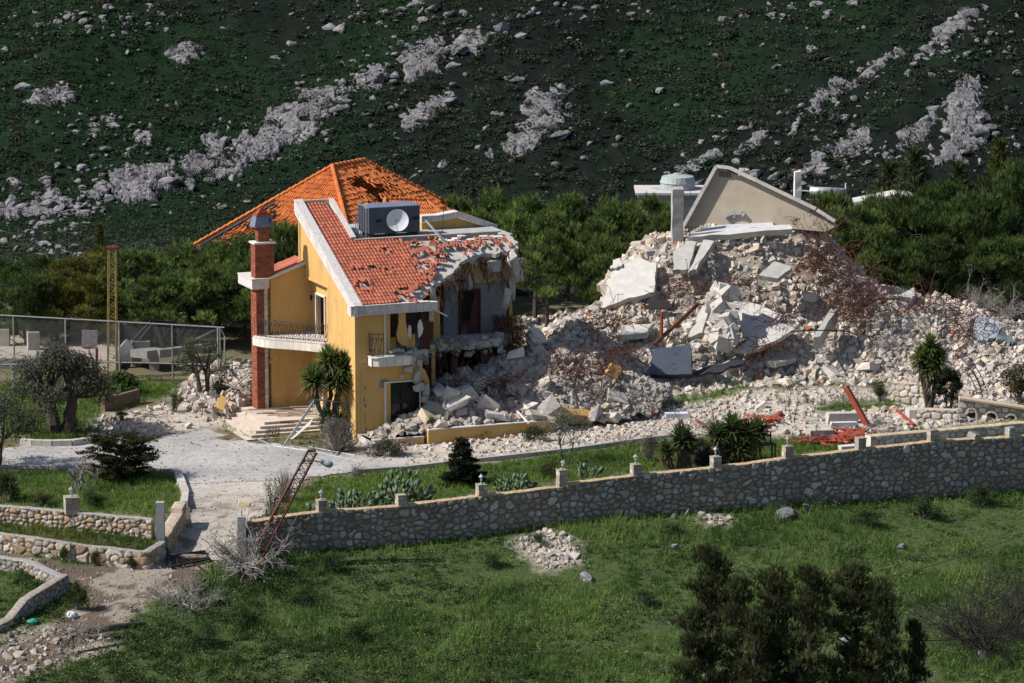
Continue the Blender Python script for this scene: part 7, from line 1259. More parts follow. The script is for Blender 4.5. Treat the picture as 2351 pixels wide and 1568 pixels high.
for i, (x0, x1, y0, y1, lb) in enumerate([(-12, 21, 757, 795, 'tan concrete block at the left edge of the ruined slab'), (62, 89, 764, 804, 'small upright concrete block nearest the front of the ruined slab'), (95, 119, 746, 785, 'upright concrete block behind the front one on the ruined slab'), (44, 66, 737, 776, 'broken block with a slanted side at the back of the ruined slab'), (64, 92, 739, 775, 'wide grey wall chunk beside the slanted block')]):
    a = atZ(x0, y1, slb); b = atZ(x1, y1, slb); zt_ = atY(x0, y0, a[1])[2]; o = obj('concrete_block', (Geo().box((0, 0, (zt_-slb)/2), (b[0]-a[0], .55, zt_-slb)), M('block_concrete', (.40, .36, .305), (.31, .285, .25), 3, .95, .008, 20) if i == 0 else bpy.data.materials['block_concrete']), None, ((a[0]+b[0])/2, a[1]+.3, slb)); o.rotation_euler = (0, 0, .3*math.sin(i*2)); tag(o, lb, 'concrete block')
for x, lb in ((83, 'hooked white vent pipe at the left of the ruined slab'), (206, 'hooked white vent pipe in the middle of the ruined slab')): a = atY(x-3, 742, 26.5); tag(obj('vent_pipe', (Geo().tube([a+[0, 0, -.4], a+[0, 0, .45], a+[.03, 0, .6], a+[.14, 0, .66], a+[.24, 0, .6]], .09, 8), mWhite)), lb, 'pipe')
cs_ = thing('column_frame', 'broken concrete beam on dark columns behind the chain-link fence', 'ruin', (0, 0, 0)); Yc = 18.
a, b, c2_ = atY(300, 806, Yc+2), atY(360, 812, Yc), atY(468, 799, Yc+3.2)
mDimConc = M('shaded_concrete', (.25, .24, .225), (.18, .175, .165), 2, .95, .01, 18)  # dim variant of the concrete: shade on beam and columns put into the colour
obj('beam', (Geo().beam(a, b, 1.4, .45).beam(b, c2_, .5, .48), mDimConc), cs_)
g_ = Geo()
for x, y0, y1, Y_, w_ in [(355, 822, 895, Yc+.2, .55), (430, 812, 880, Yc+2.6, .45), (315, 818, 880, Yc+1.6, .5), (297, 800, 850, Yc+2.2, .4)]: p = atY(x, y1, Y_); t_ = atY(x, y0, Y_); g_.box((p[0], Y_, (p[2]+t_[2])/2), (w_, .4, t_[2]-p[2]+.4), eul(0, .05*math.sin(x), 0))
obj('column', (g_, mDimConc), cs_)
g_ = Geo(); V, F = HUL[3]; p = atY(278, 815, Yc+1.); g_.add((V*[.7, .4, 1.5])@eul(0, .7, .2).T+p, F); p = atY(322, 794, Yc+1.5); g_.box(p, (1.1, .5, .6), eul(0, .05, .2)); obj('tilted_slab', (g_, mDimConc), cs_)
g_ = Geo(); tp = [(308, 781, 19.5), (347, 745, 21), (408, 748, 22), (440, 790, 20), (328, 781, 20), (368, 746, 22)]
def seg(a, b, w_=.17): g_.beam(atY(*a), atY(*b), w_, w_)
for a, b in [((306, 782, 19.4), (340, 745, 21)), ((320, 782, 19.4), (350, 745, 21)), ((352, 742, 21), (375, 796, 19.6)), ((348, 750, 21), (348, 797, 20)), ((375, 748, 21.4), (375, 800, 20)), ((407, 748, 22), (407, 793, 20.6)), ((343, 738, 21.4), (402, 741, 22)), ((350, 746, 21), (420, 752, 22)), ((380, 752, 21.4), (415, 790, 20.6))]: seg(a, b)
for k in range(7): t = k/6; seg((308+38*t, 780-32*t, 19.5+1.5*t), (440+5*t, 782-26*t, 21+1.5*t), .08)
for k in range(8): x = 318+17*k; seg((x, 782, 19.6), (x+22, 750, 21.6), .05)
tag(obj('roof_frame', (g_, mIron)), 'black collapsed steel roof frame behind the chain-link fence', 'roof frame')
fn = thing('chain_link_fence', 'tall rusty chain-link fence in front of the ruined slab', 'fence', (0, 0, 0)); Yf_ = 15.; top = lambda x: 723.5+(752-723.5)*x/515
g_ = Geo().tube([atY(x, top(x), Yf_) for x in np.linspace(-60, 515, 12)], .042, 6, (1.35, 1.3, 1.25)); obj('top_rail', (g_, mMetal), fn); obj('middle_rail', (Geo().tube([atY(x, 826+x*.022, Yf_) for x in np.linspace(160, 500, 8)], .045, 5, (1.2, 1.1, 1.)), mMetal), fn)
for x in (-25, 30.5, 150, 273, 395, 500): obj('post', (Geo().tube([atY(x, top(x), Yf_), atY(x, top(x), Yf_)*[1, 1, 0]+[0, 0, .1]], .055, 6, RS.uniform(.8, 1.3)*np.array([1, .92, .85])), mMetal), fn)
g_ = Geo(); e = atY(505, 752, Yf_); g_.tube([e, atY(443, 782, Yf_+.3)], .045, 5).tube([e, e*[1, 1, 0]+[0, 0, .1]], .055, 6).tube([e, atY(516, 772, Yf_), atY(515, 880, Yf_)], .05, 5); obj('corner_brace', (g_, mMetal), fn)
g_ = Geo(); x0, x1 = atY(-50, 740, Yf_)[0], atY(500, 740, Yf_)[0]; zb_ = atY(200, 832, Yf_)[2]; st_ = .115
for x in np.arange(x0-3, x1, st_):
    for sg in (1, -1):
        zt_ = atY(0, 724, Yf_)[2]+(x-x0)/(x1-x0)*(atY(500, 751, Yf_)[2]-atY(0, 724, Yf_)[2]); hgt = zt_-zb_; xa, xb = (x, x+hgt) if sg > 0 else (x+hgt, x); za, zc = zb_, zt_
        A_, B_ = np.array([xa, Yf_, za]), np.array([xb, Yf_, zc])
        lo, hi = 0., 1.
        for lim_, s2 in ((x0, 1), (x1, -1)):
            fa, fb = s2*(A_[0]-lim_), s2*(B_[0]-lim_)
            if fa < 0 and fb < 0: lo = 2; break
            if fa < 0: lo = max(lo, fa/(fa-fb))
            if fb < 0: hi = min(hi, fa/(fa-fb))
        if lo < hi: g_.tube([A_+(B_-A_)*lo, A_+(B_-A_)*hi], .0042, 3, (.6, .58, .55), False)
obj('wire_mesh', (g_, mMetal), fn)
def lattice(g_, p0, p1, w0, w1, n, up=(0, 1, 0), r=.03, br=.018):
    p0, p1 = np.array(p0, float), np.array(p1, float); d = unit(p1-p0); a = unit(np.cross(d, up)); b = np.cross(d, a); cor = lambda t, k: p0+(p1-p0)*t+(a*(1, 1, -1, -1)[k]+b*(1, -1, -1, 1)[k])*(w0+(w1-w0)*t)/2
    for k in range(4): g_.beam(cor(0, k), cor(1, k), r*2, r*2, RS.uniform(.85, 1.15))
    for i in range(n):
        for k in range(4): k2 = (k+1) % 4; s1, s2 = (k, k2) if i % 2 else (k2, k); g_.beam(cor(i/n, s1), cor((i+1)/n, s2), br*2, br, RS.uniform(.8, 1.2))
        if i % 2 == 0:
            for k in range(4): g_.beam(cor(i/n, k), cor(i/n, (k+1) % 4), br*2, br)
lp = thing('lattice_pole', 'upright yellow lattice electricity pole behind the fence at the left', 'utility pole', atY(257, 870, 16.2)); b_ = atY(257, 870, 16.2); t_ = atY(258, 572, 16.2)-b_
g_ = Geo(); lattice(g_, (0, 0, -1), t_, .52, .42, 26, (0, 1, .01), .035, .02); obj('lattice', (g_, M('yellow_ochre_paint', (.38, .30, .10), (.28, .21, .08), 5, .8)), lp); obj('pole_head', (Geo().box(t_+[0, 0, .08], (.7, .5, .14)).beam(t_+[-.2, 0, .2], t_+[.5, 0, .35], .08, .06), mRust), lp)
A_, B_ = atY(-30, 662, 12), atY(250, 580, 16); tag(obj('cable', (Geo().tube([A_+(B_-A_)*t-[0, 0, .9*4*t*(1-t)*.4] for t in np.linspace(0, 1, 12)], .028, 4), mIron)), 'black cable running from the left edge to the yellow lattice pole', 'cable')
bk = thing('basketball_board', 'weathered basketball backboard on a red pole by the fence', 'basketball hoop', gnd(222, 905)); o_ = gnd(222, 905); Yb = o_[1]
P = [atY(a, b, Yb)-o_ for a, b in [(187, 799), (223, 801), (224, 759), (188, 758)]]; obj('backboard', (Geo().panel([[(p[0], p[2]) for p in P]], (0, 0, 0), U, Zv, (0, .06, 0)), M('peeling_board', (.33, .31, .31), (.16, .13, .13), 3, .9, stretch=(1, 1, 5))), bk)
obj('pole', (Geo().tube([(0, .1, -.2), atY(222, 800, Yb)-o_+[0, .1, 0]], .08, 7), mRedP), bk); obj('brace', (Geo().tube([atY(203, 803, Yb)-o_, atY(226, 862, Yb)-o_], .06, 5), mMetal), bk); obj('hoop', (Geo().tube([(P[0][0]*.55+P[1][0]*.45+.22*math.cos(t), -.25+.22*math.sin(t), P[0][2]+.05) for t in np.linspace(0, 6.28, 14)], .03, 4), mRust), bk)
pg = thing('pergola', 'rusty pipe pergola covered with bare vines at the left edge', 'pergola', gnd(30, 900)); o_ = gnd(30, 900); Yp = o_[1]; g_ = Geo()
for x in (-30, 30, 88, 150): g_.tube([atY(x, 836, Yp)-o_, atY(x, 900, Yp)-o_], .05, 5)
for dy in (0, 2.2): g_.tube([atY(-50, 838-dy*6, Yp+dy)-o_, atY(60, 836-dy*6, Yp+dy)-o_, atY(160, 833-dy*6, Yp+dy)-o_], .05, 5)
for x in range(-40, 160, 22): g_.tube([atY(x, 837, Yp)-o_, atY(x+10, 822, Yp+2.2)-o_], .03, 4)
obj('pipes', (g_, mMetal), pg); g_ = Geo(); rs = np.random.RandomState(6)
for k in range(110):
    p = atY(rs.uniform(-40, 150), 832, Yp+rs.uniform(0, 2.2))-o_+[0, 0, rs.normal(.08, .1)]; P = [p]; d = unit(rs.normal(size=3)*[1, .6, .12])
    for s in range(5): d = unit(d+rs.normal(0, .3, 3)*[1, 1, .4]); p = p+d*.35; P.append(p)
    g_.tube(P, .016, 3, RS.uniform(.4, 1.), False)
obj('vines', (g_, mGreyBark), pg)
o_ = gnd(100, 935); tag(obj('stone_pillar', (Geo().box((0, 0, .55), (1.1, .8, 1.1), eul(.02, .03, .2)), mRough), None, o_), 'squat pale stone pillar left of the large olive tree', 'pillar') if False else None
p = gnd(320, 935); g_ = Geo()
for (a, b) in [((237, 945), (318, 925))]: g_.beam(gnd(*a)+[0, 0, .3], gnd(*b)+[0, 0, .35], .25, .9)
tag(obj('low_wall', (g_, M('brown_render', (.16, .12, .09), (.11, .085, .065), 3, 1)), None), 'low brown garden wall below the bright green shrub', 'wall')
p = gnd(335, 955); rs = np.random.RandomState(2); g_ = Geo()
for k in range(40): q = p+rs.normal(0, 1, 3)*[.7, .4, 0]+[0, 0, .12*rs.rand()]; d = unit(rs.normal(size=3)*[1, .5, .15]); g_.tube([q, q+d*rs.uniform(.4, 1.1)], .018, 3, rs.uniform(.6, 1.3), False)
tag(obj('cut_branches', (g_, mGreyBark)), 'pile of cut grey branches at the end of the low brown wall', 'branches')
# timber and bars in the heap left of the steps
g_ = Geo(); rs = np.random.RandomState(5)
for i, (a, b, lb) in enumerate([((520, 900, 8), (572, 860, 9), 'grey plank leaning up the stone heap left of the brick pier'), ((512, 880, 9), (560, 895, 7.5), 'weathered board across the stone heap left of the brick pier'), ((530, 850, 10), (575, 905, 8), 'dark pole leaning down the stone heap left of the brick pier')]): tag(obj('plank', (Geo().beam(atY(*a), atY(*b), .16, .05), mGreyBark)), lb, 'plank')
# ================================================================ buildings behind the mound at the right
cb = thing('cream_building', 'cream flat-roofed building with a moulded cornice behind the pines', 'building', atY(1530, 500, 44)); o_ = atY(1530, 500, 44); f2 = lambda x, y, Y_=44.: atY(x, y, Y_)-o_
mCr = M('cream_render', (.58, .53, .44), (.52, .47, .39), 1.5, .9)
a, b = f2(1474, 460), f2(1640, 466); obj('wall', (Geo().box(((a[0]+b[0])/2, 1.5, a[2]-2.5), (b[0]-a[0], 3., 5.2)), mCr), cb)
g_ = Geo()
for k, (ov, zz_) in enumerate(((.12, 0), (.28, .16), (.42, .34))): g_.box(((a[0]+b[0])/2, 1.5, a[2]+zz_+.12), (b[0]-a[0]+ov*2, 3.+ov*2, .15))
for x in np.arange(a[0]+.3, b[0], .22): g_.box((x, -.03, a[2]-.25), (.1, .06, .25))
obj('cornice', (g_, M('mauve_grey_stone', (.52, .47, .46), (.46, .42, .41), 2, .9)), cb); g_ = Geo().panel([[f2(x, y)[[0, 2]] for x, y in [(1567, 452), (1571, 440), (1578, 434), (1580, 452)]]], (0, 3, 0), U, Zv, (0, .3, 0)); obj('parapet_stub', (g_, mWhite), cb)
mTe = M('pale_teal_plastic', (.33, .38, .365), (.28, .32, .31), 2, .6)
for x, y, r, h, lb in [(1556, 441, 1.15, 1.1, 'large round pale teal water tank on the cream building'), (1523, 446, .9, .4, 'low pale teal tank at the front of the cream roof')]:
    p = atY(x, y, 45.6); g_ = Geo().lathe((0, 0, 0), [(.001, 0), (r, 0), (r*.98, h*.55), (r*1.03, h*.6), (r*.98, h*.7), (r*.9, h*.95), (r*.3, h*1.08), (.001, h*1.1)], 22)
    t = thing('water_tank', lb, 'water tank', p); obj('tank_body', (g_, mTe), t); obj('tank_lid', (Geo().lathe((0, 0, h*1.07), [(.28, 0), (.28, .07), (.001, .09)], 12), mTe), t)
sh = thing('solar_water_heater', 'silver cylinder of a solar water heater on a roof behind the gable', 'water heater', atY(1900, 455, 40)); o_ = atY(1900, 455, 40); a, b = atY(1860, 439, 40)-o_, atY(1938, 442, 40)-o_
obj('cylinder', (Geo().tube([a-[.03, 0, 0], a, b, b+[.03, 0, 0]], (.2, .30, .30, .2), 20), M('brushed_silver', (.62, .62, .64), (.55, .55, .57), 3, .35, metal=.55), True), sh)
g_ = Geo()
for t in (.08, .5, .92): p = a+(b-a)*t; g_.tube([p+[0, 0, -.25], p+[0, -.3, -.9]], .03, 4).tube([p+[0, 0, -.25], p+[0, .6, -.9]], .03, 4)
g_.tube([a+[0, -.3, -.5], b+[0, -.3, -.5]], .03, 4).tube([a+[0, -.4, -.75], b+[0, -.4, -.75]], .03, 4); obj('stand', (g_, mMetal), sh); obj('feed_pipe', (Geo().tube([a, a-[.7, 0, -.05]], .04, 5).tube([b+[.1, 0, -.3], b+[.1, 0, .6]], .06, 6).tube([b+[.1, 0, .3], b+[.25, 0, .3], b+[.25, 0, .1]], .03, 5), mWhite), sh); 
gb2 = thing('grey_building', 'unfinished grey concrete building peeping out between the dark pines', 'building', atY(2030, 475, 36)); o_ = atY(2030, 475, 36); f3 = lambda x, y, Y_=36.: atY(x, y, Y_)-o_
g_ = Geo().panel([[f3(x, y)[[0, 2]] for x, y in [(1966, 468), (2052, 452), (2052, 560), (1966, 560)]]], (0, 0, 0), U, Zv, (0, 1.7, 0)).panel([[f3(x, y)[[0, 2]] for x, y in [(2053, 456), (2096, 458), (2096, 560), (2053, 560)]]], (0, .4, 0), U, Zv, (0, 1.3, 0)); obj('wall', (g_, mConc), gb2)
g_ = Geo().panel([[f3(x, y)[[0, 2]] for x, y in [(1962, 463), (2054, 445), (2054, 452), (1962, 470)]]], (0, -.25, 0), U, Zv, (0, 2.0, 0)).panel([[f3(x, y)[[0, 2]] for x, y in [(2054, 445), (2097, 450), (2098, 457), (2054, 453)]]], (0, .1, 0), U, Zv, (0, 1.8, 0)); obj('roof_edge', (g_, mSl), gb2)
# ================================================================ leaning street lamp, goal frame, gate and other things
b_ = atY(594, 1268, -23.1); t_ = atY(717, 1037, -22.05); ll = thing('leaning_lamp_post', 'rusty lattice lamp post leaning over the boundary wall', 'street lamp', b_); g_ = Geo(); lattice(g_, (t_-b_)*-.06, t_-b_, .56, .40, 22, (0, 1, .01), .038, .024); obj('lattice', (g_, mRust), ll)
g_ = Geo(); 
for f in (.99, .90, .80, .72): p = (t_-b_)*f; g_.lathe(p+[-.24, 0, 0], [(.001, -.06), (.06, -.04), (.06, .05), (.001, .07)], 8).lathe(p+[.22, 0, -.05], [(.001, -.06), (.06, -.04), (.06, .05), (.001, .07)], 8)
g_.box(t_-b_+[0, 0, .05], (.34, .3, .1)); obj('insulators', (g_, mRust), ll)
Yl = b_[1]+1.0; P = [atY(x, y, Yl)-b_ for x, y in [(693, 1064), (702, 1058), (715, 1057), (738, 1061)]]; obj('lamp_arm', (Geo().tube(P, .03, 5), mIron), ll); h0 = atY(738, 1061, Yl)-b_; M_ = eul(0, math.radians(90+14), 0); lh = obj('lamp_head', (Geo().lathe(h0, [(.001, -.05), (.10, -.02), (.13, .12), (.19, .3), (.17, .48), (.08, .58), (.001, .6)], 14, (1, 1, 1), M_), M('grey_lamp_housing', (.30, .34, .40), (.25, .29, .34), 3, .5), True), ll); obj('lamp_glass', (Geo().lathe(h0+[.32, 0, -.15], [(.001, -.08), (.11, -.05), (.15, .02)], 12), mFrost, True), lh)
def d14(x, y): return ((900+x/2.351)*.574, (1600+y/2.351)*.574)
gf = thing('goal_frame', 'overturned grey football goal frame with torn net lying by the steps', 'goal frame', (0, 0, 0)); g_ = Geo(); gp_ = lambda x, y, l=0: gnd(*d14(x, y))+[0, 0, .06+l]; ap = lambda x, y, Y_: atY(*d14(x, y), Y_)
p0 = gp_(550, 440); Y0 = p0[1]; pt = ap(845, -5, Y0+1.6); p1 = ap(1325, 42, Y0+2.2); q1 = ap(1250, 40, Y0+2.1); q2 = ap(1178, 298, Y0+1.1); q3 = gp_(1050, 530); r1 = ap(755, 200, Y0+1.2); s0 = gp_(615, 372)
for a, b in ((p0, pt), (s0, pt+[.05, .1, 0]), (pt, p1), (q1, q2), (q2, q3), (r1, q2)): g_.tube([a, b], .045, 6)
g_.tube([gp_(190, 325), gp_(450, 440), gp_(800, 490), gp_(1290, 590)], .045, 6); g_.tube([gp_(790, 450), gp_(1050, 500), gp_(1225, 530)], .045, 6); obj('frame', (g_, mMetal), gf)
g_ = Geo(); rs = np.random.RandomState(3)
for k in range(60):
    t, u_ = rs.rand(2); a = pt+(p1-pt)*t; b = a+[rs.normal(0, .3), rs.normal(0, .2), -rs.uniform(.3, 1.8)]; g_.tube([a, (a+b)/2+rs.normal(0, .08, 3), b], .008, 3, cap=False)
obj('net', (g_, M('faded_green_net', (.10, .16, .15), None, 3, .9)), gf)
P = [ap(x, y, Y_) for x, y, Y_ in [(612, 368, Y0+.2), (640, 362, Y0+.2), (800, 230, Y0+.8), (832, 165, Y0+1.1), (790, 200, Y0+.9)]]; o_ = P[0]; ex = unit(P[3]-P[0]); nn = unit(np.cross(ex, P[2]-P[0])); ey = np.cross(nn, ex); tag(obj('sheet_panel', (Geo().panel([[((p-o_)@ex, (p-o_)@ey) for p in P]], o_, ex, ey, nn*.03), mWhite)), 'white sheet caught in the overturned goal frame', 'sheet')
for i, (x, y) in enumerate([(440, 240), (300, 300), (180, 340)]):
    p = gp_(x+60, y+60); rs = np.random.RandomState(i); g_ = Geo()
    for k in range(5): q = p+[k*.16, 0, 0]; g_.tube([q, q+[.25, .15, .25+.1*rs.rand()], q+[.4, .2, .5]], .014, 4); scroll(g_, (q+[.2, .1, 0])[:2], np.array([.9, .3]), p[2]+.1, .4, .2)
    if i < 2: tag(obj('railing_piece', (g_, mIron)), ['bent black railing piece lying on the lower steps', 'curled black railing piece in front of the steps'][i], 'railing')
for i, (x, y, n, lb) in enumerate([(340, 350, 60, 'dry brown palm leaves at the foot of the steps'), (700, 360, 60, 'straw-coloured dry leaves under the goal frame'), (-20, 375, 40, 'dry fan of palm leaves on the driveway left of the steps')]):
    p = gp_(x, y); rs = np.random.RandomState(i+20); g_ = Geo(); a = rs.uniform(-.8, .8, n)+(0 if i else .2); tufts(g_, p+rs.normal(0, .25, (n, 3))*[1.6, .7, .1]+[0, 0, .05], np.stack([np.cos(a), np.sin(a), .1+0*a], 1), 3, .7, .035, np.array((.36, .29, .19)), rs, .15); tag(obj('dry_leaves', (g_, mLeaf)), lb, 'dry leaves')
rs = np.random.RandomState(31); g_ = Geo()
for k in range(16): p = ww(-3.2+rs.rand()*3.2, 5.2+rs.rand()*2.6, .53+.02*k*.3); a = rs.normal(0.2, .25); d = np.array([math.cos(a), math.sin(a), 0])*rs.uniform(.4, 1.3); g_.beam(p-d, p+d, .12, .03, np.array([1, .9, .8])*rs.uniform(.5, 1.6))
tag(obj('loose_boards', (g_, M('weathered_board', (.38, .32, .27), (.25, .21, .18), 4, .95))), 'splintered boards scattered on the entrance terrace', 'boards', kind='stuff')
g0 = [gnd(*p) for p in [(386, 1284), (470, 1271), (479, 1290), (392, 1308)]]; gt = thing('fallen_gate', 'black barred iron gate lying flat on the road by the left gate post', 'gate', g0[0]); l_ = [p-g0[0]+[0, 0, .14] for p in g0]
g_ = Geo()
for a, b in zip(l_, l_[1:]+l_[:1]): g_.beam(a, b, .1, .08)
obj('gate_frame', (g_, mIron), gt); g_ = Geo()
for t in np.linspace(.08, .92, 10): g_.beam(l_[0]+(l_[3]-l_[0])*t, l_[1]+(l_[2]-l_[1])*t, .035, .035)
for t in (.2, .55): g_.beam(l_[0]+(l_[1]-l_[0])*t, l_[3]+(l_[2]-l_[3])*t, .07, .03)
obj('gate_bars', (g_, mIron), gt); a, b = gnd(455, 1302)+[0, 0, .06], gnd(477, 1318)+[0, 0, .06]; tag(obj('iron_bar', (Geo().beam(a, b, .09, .05), mIron)), 'loose iron bar in front of the fallen gate', 'bar')
p = gnd(563, 1160); V, F = HUL[7]; o = obj('wood_block', (Geo().add(V*[.5, .32, .26], F), M('cut_stone_brown', (.40, .29, .17), (.5, .42, .32), 3, .95)), None, atY(560, 1157, -20.8)); tag(o, 'brown block propped above the rod of the right gate post', 'block')
for k, (x, y, c_, s_, lb) in enumerate([(165, 1418, (.6, .6, .62), (.42, .3, .28), 'crumpled white plastic bag beside the road'), (75, 1432, (.03, .28, .22), (.42, .3, .18), 'teal cloth lying in the grass at the lower left')]):
    V = IV*(1+.9*(fbm(IV*5+k, 3, k)-.5))[:, None]; o = obj(['plastic_bag', 'cloth'][k], (Geo().add(V*s_*1.3, IF), M(['white_plastic', 'teal_cloth'][k], c_, np.array(c_)*.8, 6, .6), True), None, gnd(x, y)+[0, 0, .12]); tag(o, lb, ['bag', 'cloth'][k])
# red timbers at the right
def z16(x, y): return (1492.4+x*.2442, 803.6+y*.2442)
def timb(a, b, w_, lb, Ya=None, lift=.15): 
    p = (gnd(*z16(*a))+[0, 0, lift]) if Ya is None else atY(*z16(*a), Ya); q = (gnd(*z16(*b))+[0, 0, lift]); tag(obj('red_timber', (Geo().beam(p, q, w_, w_), mRedP)), lb, 'timber')
q = gnd(*z16(2040, 730)); timb((1840, 345), (2040, 730), .26, 'tall red beam standing slanted out of the debris at the right', q[1]+.6)
for a, b, w_, lb in [((680, 740), (1000, 650), .16, 'red beam at the left end of the fallen red roof frame'), ((780, 740), (1200, 680), .16, 'long red beam of the fallen red roof frame'), ((1150, 690), (1230, 610), .2, 'short red post sticking up from the red roof frame'), ((860, 760), (1180, 730), .14, 'lower red beam of the fallen red roof frame'), ((430, 680), (560, 760), .12, 'thin red bar lying left of the yucca clump'), ((970, 710), (1100, 775), .1, 'thin red strip in front of the red roof frame'), ((1700, 770), (2030, 800), .24, 'thick red beam on the red timber heap by the terrace wall'), ((1690, 800), (2020, 830), .2, 'second red beam under the thick one by the terrace wall'), ((1700, 770), (1780, 905), .2, 'red brace hanging forward from the thick red beam'), ((1850, 800), (1780, 890), .12, 'thin red brace crossing the red timber heap'), ((2280, 555), (2480, 730), .14, 'red bar leaning in the debris behind the terrace wall')]: timb(a, b, w_, lb)
for i in range(8): x = 880+i*45; timb((x, 650+i*3), (x+70, 690+i*3), .07, 'thin rafter of the fallen red roof frame', None, .3); bpy.context.scene.collection.objects[-1]['group'] = 'rafters of the fallen red roof frame'
g_ = Geo(); rs = np.random.RandomState(15)
for k in range(260): p = gnd(*z16(rs.uniform(1480, 2040), rs.uniform(780, 900))) if k % 5 == 0 else p+rs.normal(0, .35, 3)*[1, .7, 0]; g_.box(p+[0, 0, .1+.18*rs.rand()], (rs.uniform(.15, .5), rs.uniform(.08, .25), .05), rrot(1, .5, rs)[0], rs.uniform(.6, 1.3))
tag(obj('red_debris', (g_, mRedP)), 'splintered red wood and tiles under the thick red beam', 'debris', kind='stuff')
HBX = [hullgeo(2, np.random.RandomState(300+k), jit=.16) for k in range(6)]
def blk(name, lb, cat, px, py, sz, mat, rot=(0, 0, .2), lift=0, seed=5, Y_=None): V, F = HBX[seed % 6]; p = gnd(*z16(px, py)) if Y_ is None else atY(*z16(px, py), Y_); o = obj(name, (Geo().add(V*np.array(sz), F), mat), None, p+[0, 0, sz[2]*.35+lift]); o.rotation_euler = rot; tag(o, lb, cat)
blk('stone_block', 'large pale dressed stone fragment above the red timber heap', 'stone block', 1815, 690, (1.7, .6, .5), mRub, lift=.2); blk('stone_block', 'small cubic stone left of the large dressed fragment', 'stone block', 1722, 690, (.75, .6, .6), mSl, seed=6); blk('stone_block', 'rough stone pile lump left of the red timber heap', 'stone block', 1600, 830, (1.4, .8, .6), mRub, seed=8); blk('stone_block', 'rounded boulder of rubble stone right of the slanted red beam', 'stone block', 2480, 650, (.8, .7, .7), mRub, seed=9); blk('stone_block', 'pale block by the low pier beside the red timbers', 'stone block', 1890, 960, (1.2, .6, .45), mSl, seed=10); blk('white_sack', 'long white wrapped bundle lying on the red timbers', 'bundle', 1820, 745, (1.4, .4, .25), M('white_wrap', (.6, .6, .62), (.5, .5, .53), 5, .6), seed=11, lift=.2)
blk('white_board', 'bent white plastic window profile on the dusty ground right of the heap', 'board', 250, 640, (1.3, .5, .35), M('white_plastic_profile', (.62, .65, .7), None, 3, .5), seed=12)
st = bpy.data.materials.new('x') if False else None
mBurn = M('charred_wood', (.014, .012, .012), (.03, .027, .025), 7, .9, .03, 12)
for i, (x, y, s_, lb) in enumerate([(480, 1095, (.85, .7, .95), 'big charred black stump beside a stone pier on the wall'), (740, 1085, (.8, .6, 1.0), 'smaller charred stump right of the big one')]):
    V = IV*(1+.9*(fbm(IV*[5, 5, 1.6]+i, 3, i)-.5))[:, None]; p = gnd(*z16(x, y-20)); o = obj('charred_stump', (Geo().add(V*np.array(s_)*1.15, IF), mBurn), None, p+[0, 0, s_[2]*.38]); tag(o, lb, 'stump')
p = gnd(*z16(1060, 1045)); tb = thing('black_table', 'small black metal table on the grass behind the boundary wall', 'table', p, .2); obj('tabletop', (Geo().box((0, 0, .92), (1.25, .7, .06)), mIron), tb)
for x, y in ((-.58, -.3), (.58, -.3), (-.58, .3), (.58, .3)): obj('leg', (Geo().box((x, y, .45), (.07, .07, .92)), mIron), tb)
obj('backrest', (Geo().box((.5, .33, 1.2), (.07, .05, .6)).box((.1, .33, 1.3), (.8, .04, .07)), mIron), tb)
# terrace: niche wall, small walls, arch trellis
def z17(x, y): return (1777+x*.2442, 861+y*.2442)
nw = thing('niche_wall', 'pale stone wall with three arched niches at the right edge', 'stone wall', (0, 0, 0)); a = gnd(*z17(1740, 445)); Yn = a[1]+.6; Q = lambda x, y: atY(*z17(x, y), Yn)
A0, A1 = Q(1740, 445), Q(2500, 445); ztl, ztr = Q(1740, 225)[2], Q(2500, 340)[2]; Ln = A1[0]-A0[0]; holes = []
for x0, x1, yt in ((1808, 1902, 308), (1984, 2094, 342), (2180, 2272, 366)):
    u0, u1 = Q(x0, 440)[0]-A0[0], Q(x1, 440)[0]-A0[0]; zt_ = Q(x0, yt)[2]; zb_ = A0[2]+.06; m = (u0+u1)/2; holes.append([(u0, zb_), (u1, zb_), (u1, zb_+(zt_-zb_)*.55), ((u1+m)/2+.05, zb_+(zt_-zb_)*.88), (m, zt_), ((u0+m)/2-.05, zb_+(zt_-zb_)*.88), (u0, zb_+(zt_-zb_)*.55)])
g_ = Geo().panel([[(0, A0[2]-.5), (Ln, A0[2]-.5), (Ln, ztr), (0, ztl)]]+holes, (A0[0], Yn, 0), U, Zv, (0, .5, 0), (.9, .85, .8)); g_.box((A0[0]+Ln/2, Yn+.7, (A0[2]+ztr)/2-.2), (Ln, .3, ztr-A0[2]), None, (.75, .55, .35)); obj('wall_core', (g_, mVC if False else mDust), nw)
g_ = Geo(); rs = np.random.RandomState(9)
for k in range(int(Ln/.42)+1):
    for j in range(5):
        u_, z_ = k*.42+(.2 if j % 2 else 0), A0[2]+.15+j*.27; zt_ = ztl+(ztr-ztl)*u_/Ln
        if z_+.1 < zt_ and not any(inpoly(np.array([u_+dx]), np.array([z_+dy]), h)[0] for h in holes for dx in (-.15, 0, .15) for dy in (-.1, 0, .1)): g_.box((A0[0]+u_, Yn-.01, z_), (.36*rs.uniform(.85, 1.05), .08, .23*rs.uniform(.85, 1.05)), eul(0, rs.normal(0, .06), 0), np.array(PAL['pale'][rs.randint(4)])*rs.uniform(.9, 1.15))
for h in holes:
    for a, b in zip(h[1:], h[2:]): g_.beam((A0[0]+a[0], Yn-.03, a[1]), (A0[0]+b[0], Yn-.03, b[1]), .1, .2, np.array(PAL['pale'][0])*rs.uniform(.9, 1.1), up=(0, 1, 0))
obj('facing_stones', (g_, mVC), nw); obj('coping', (Geo().beam((A0[0], Yn+.2, ztl+.04), (A0[0]+Ln, Yn+.2, ztr+.04), .8, .1, (.5, .4, .27)), mVC), nw)
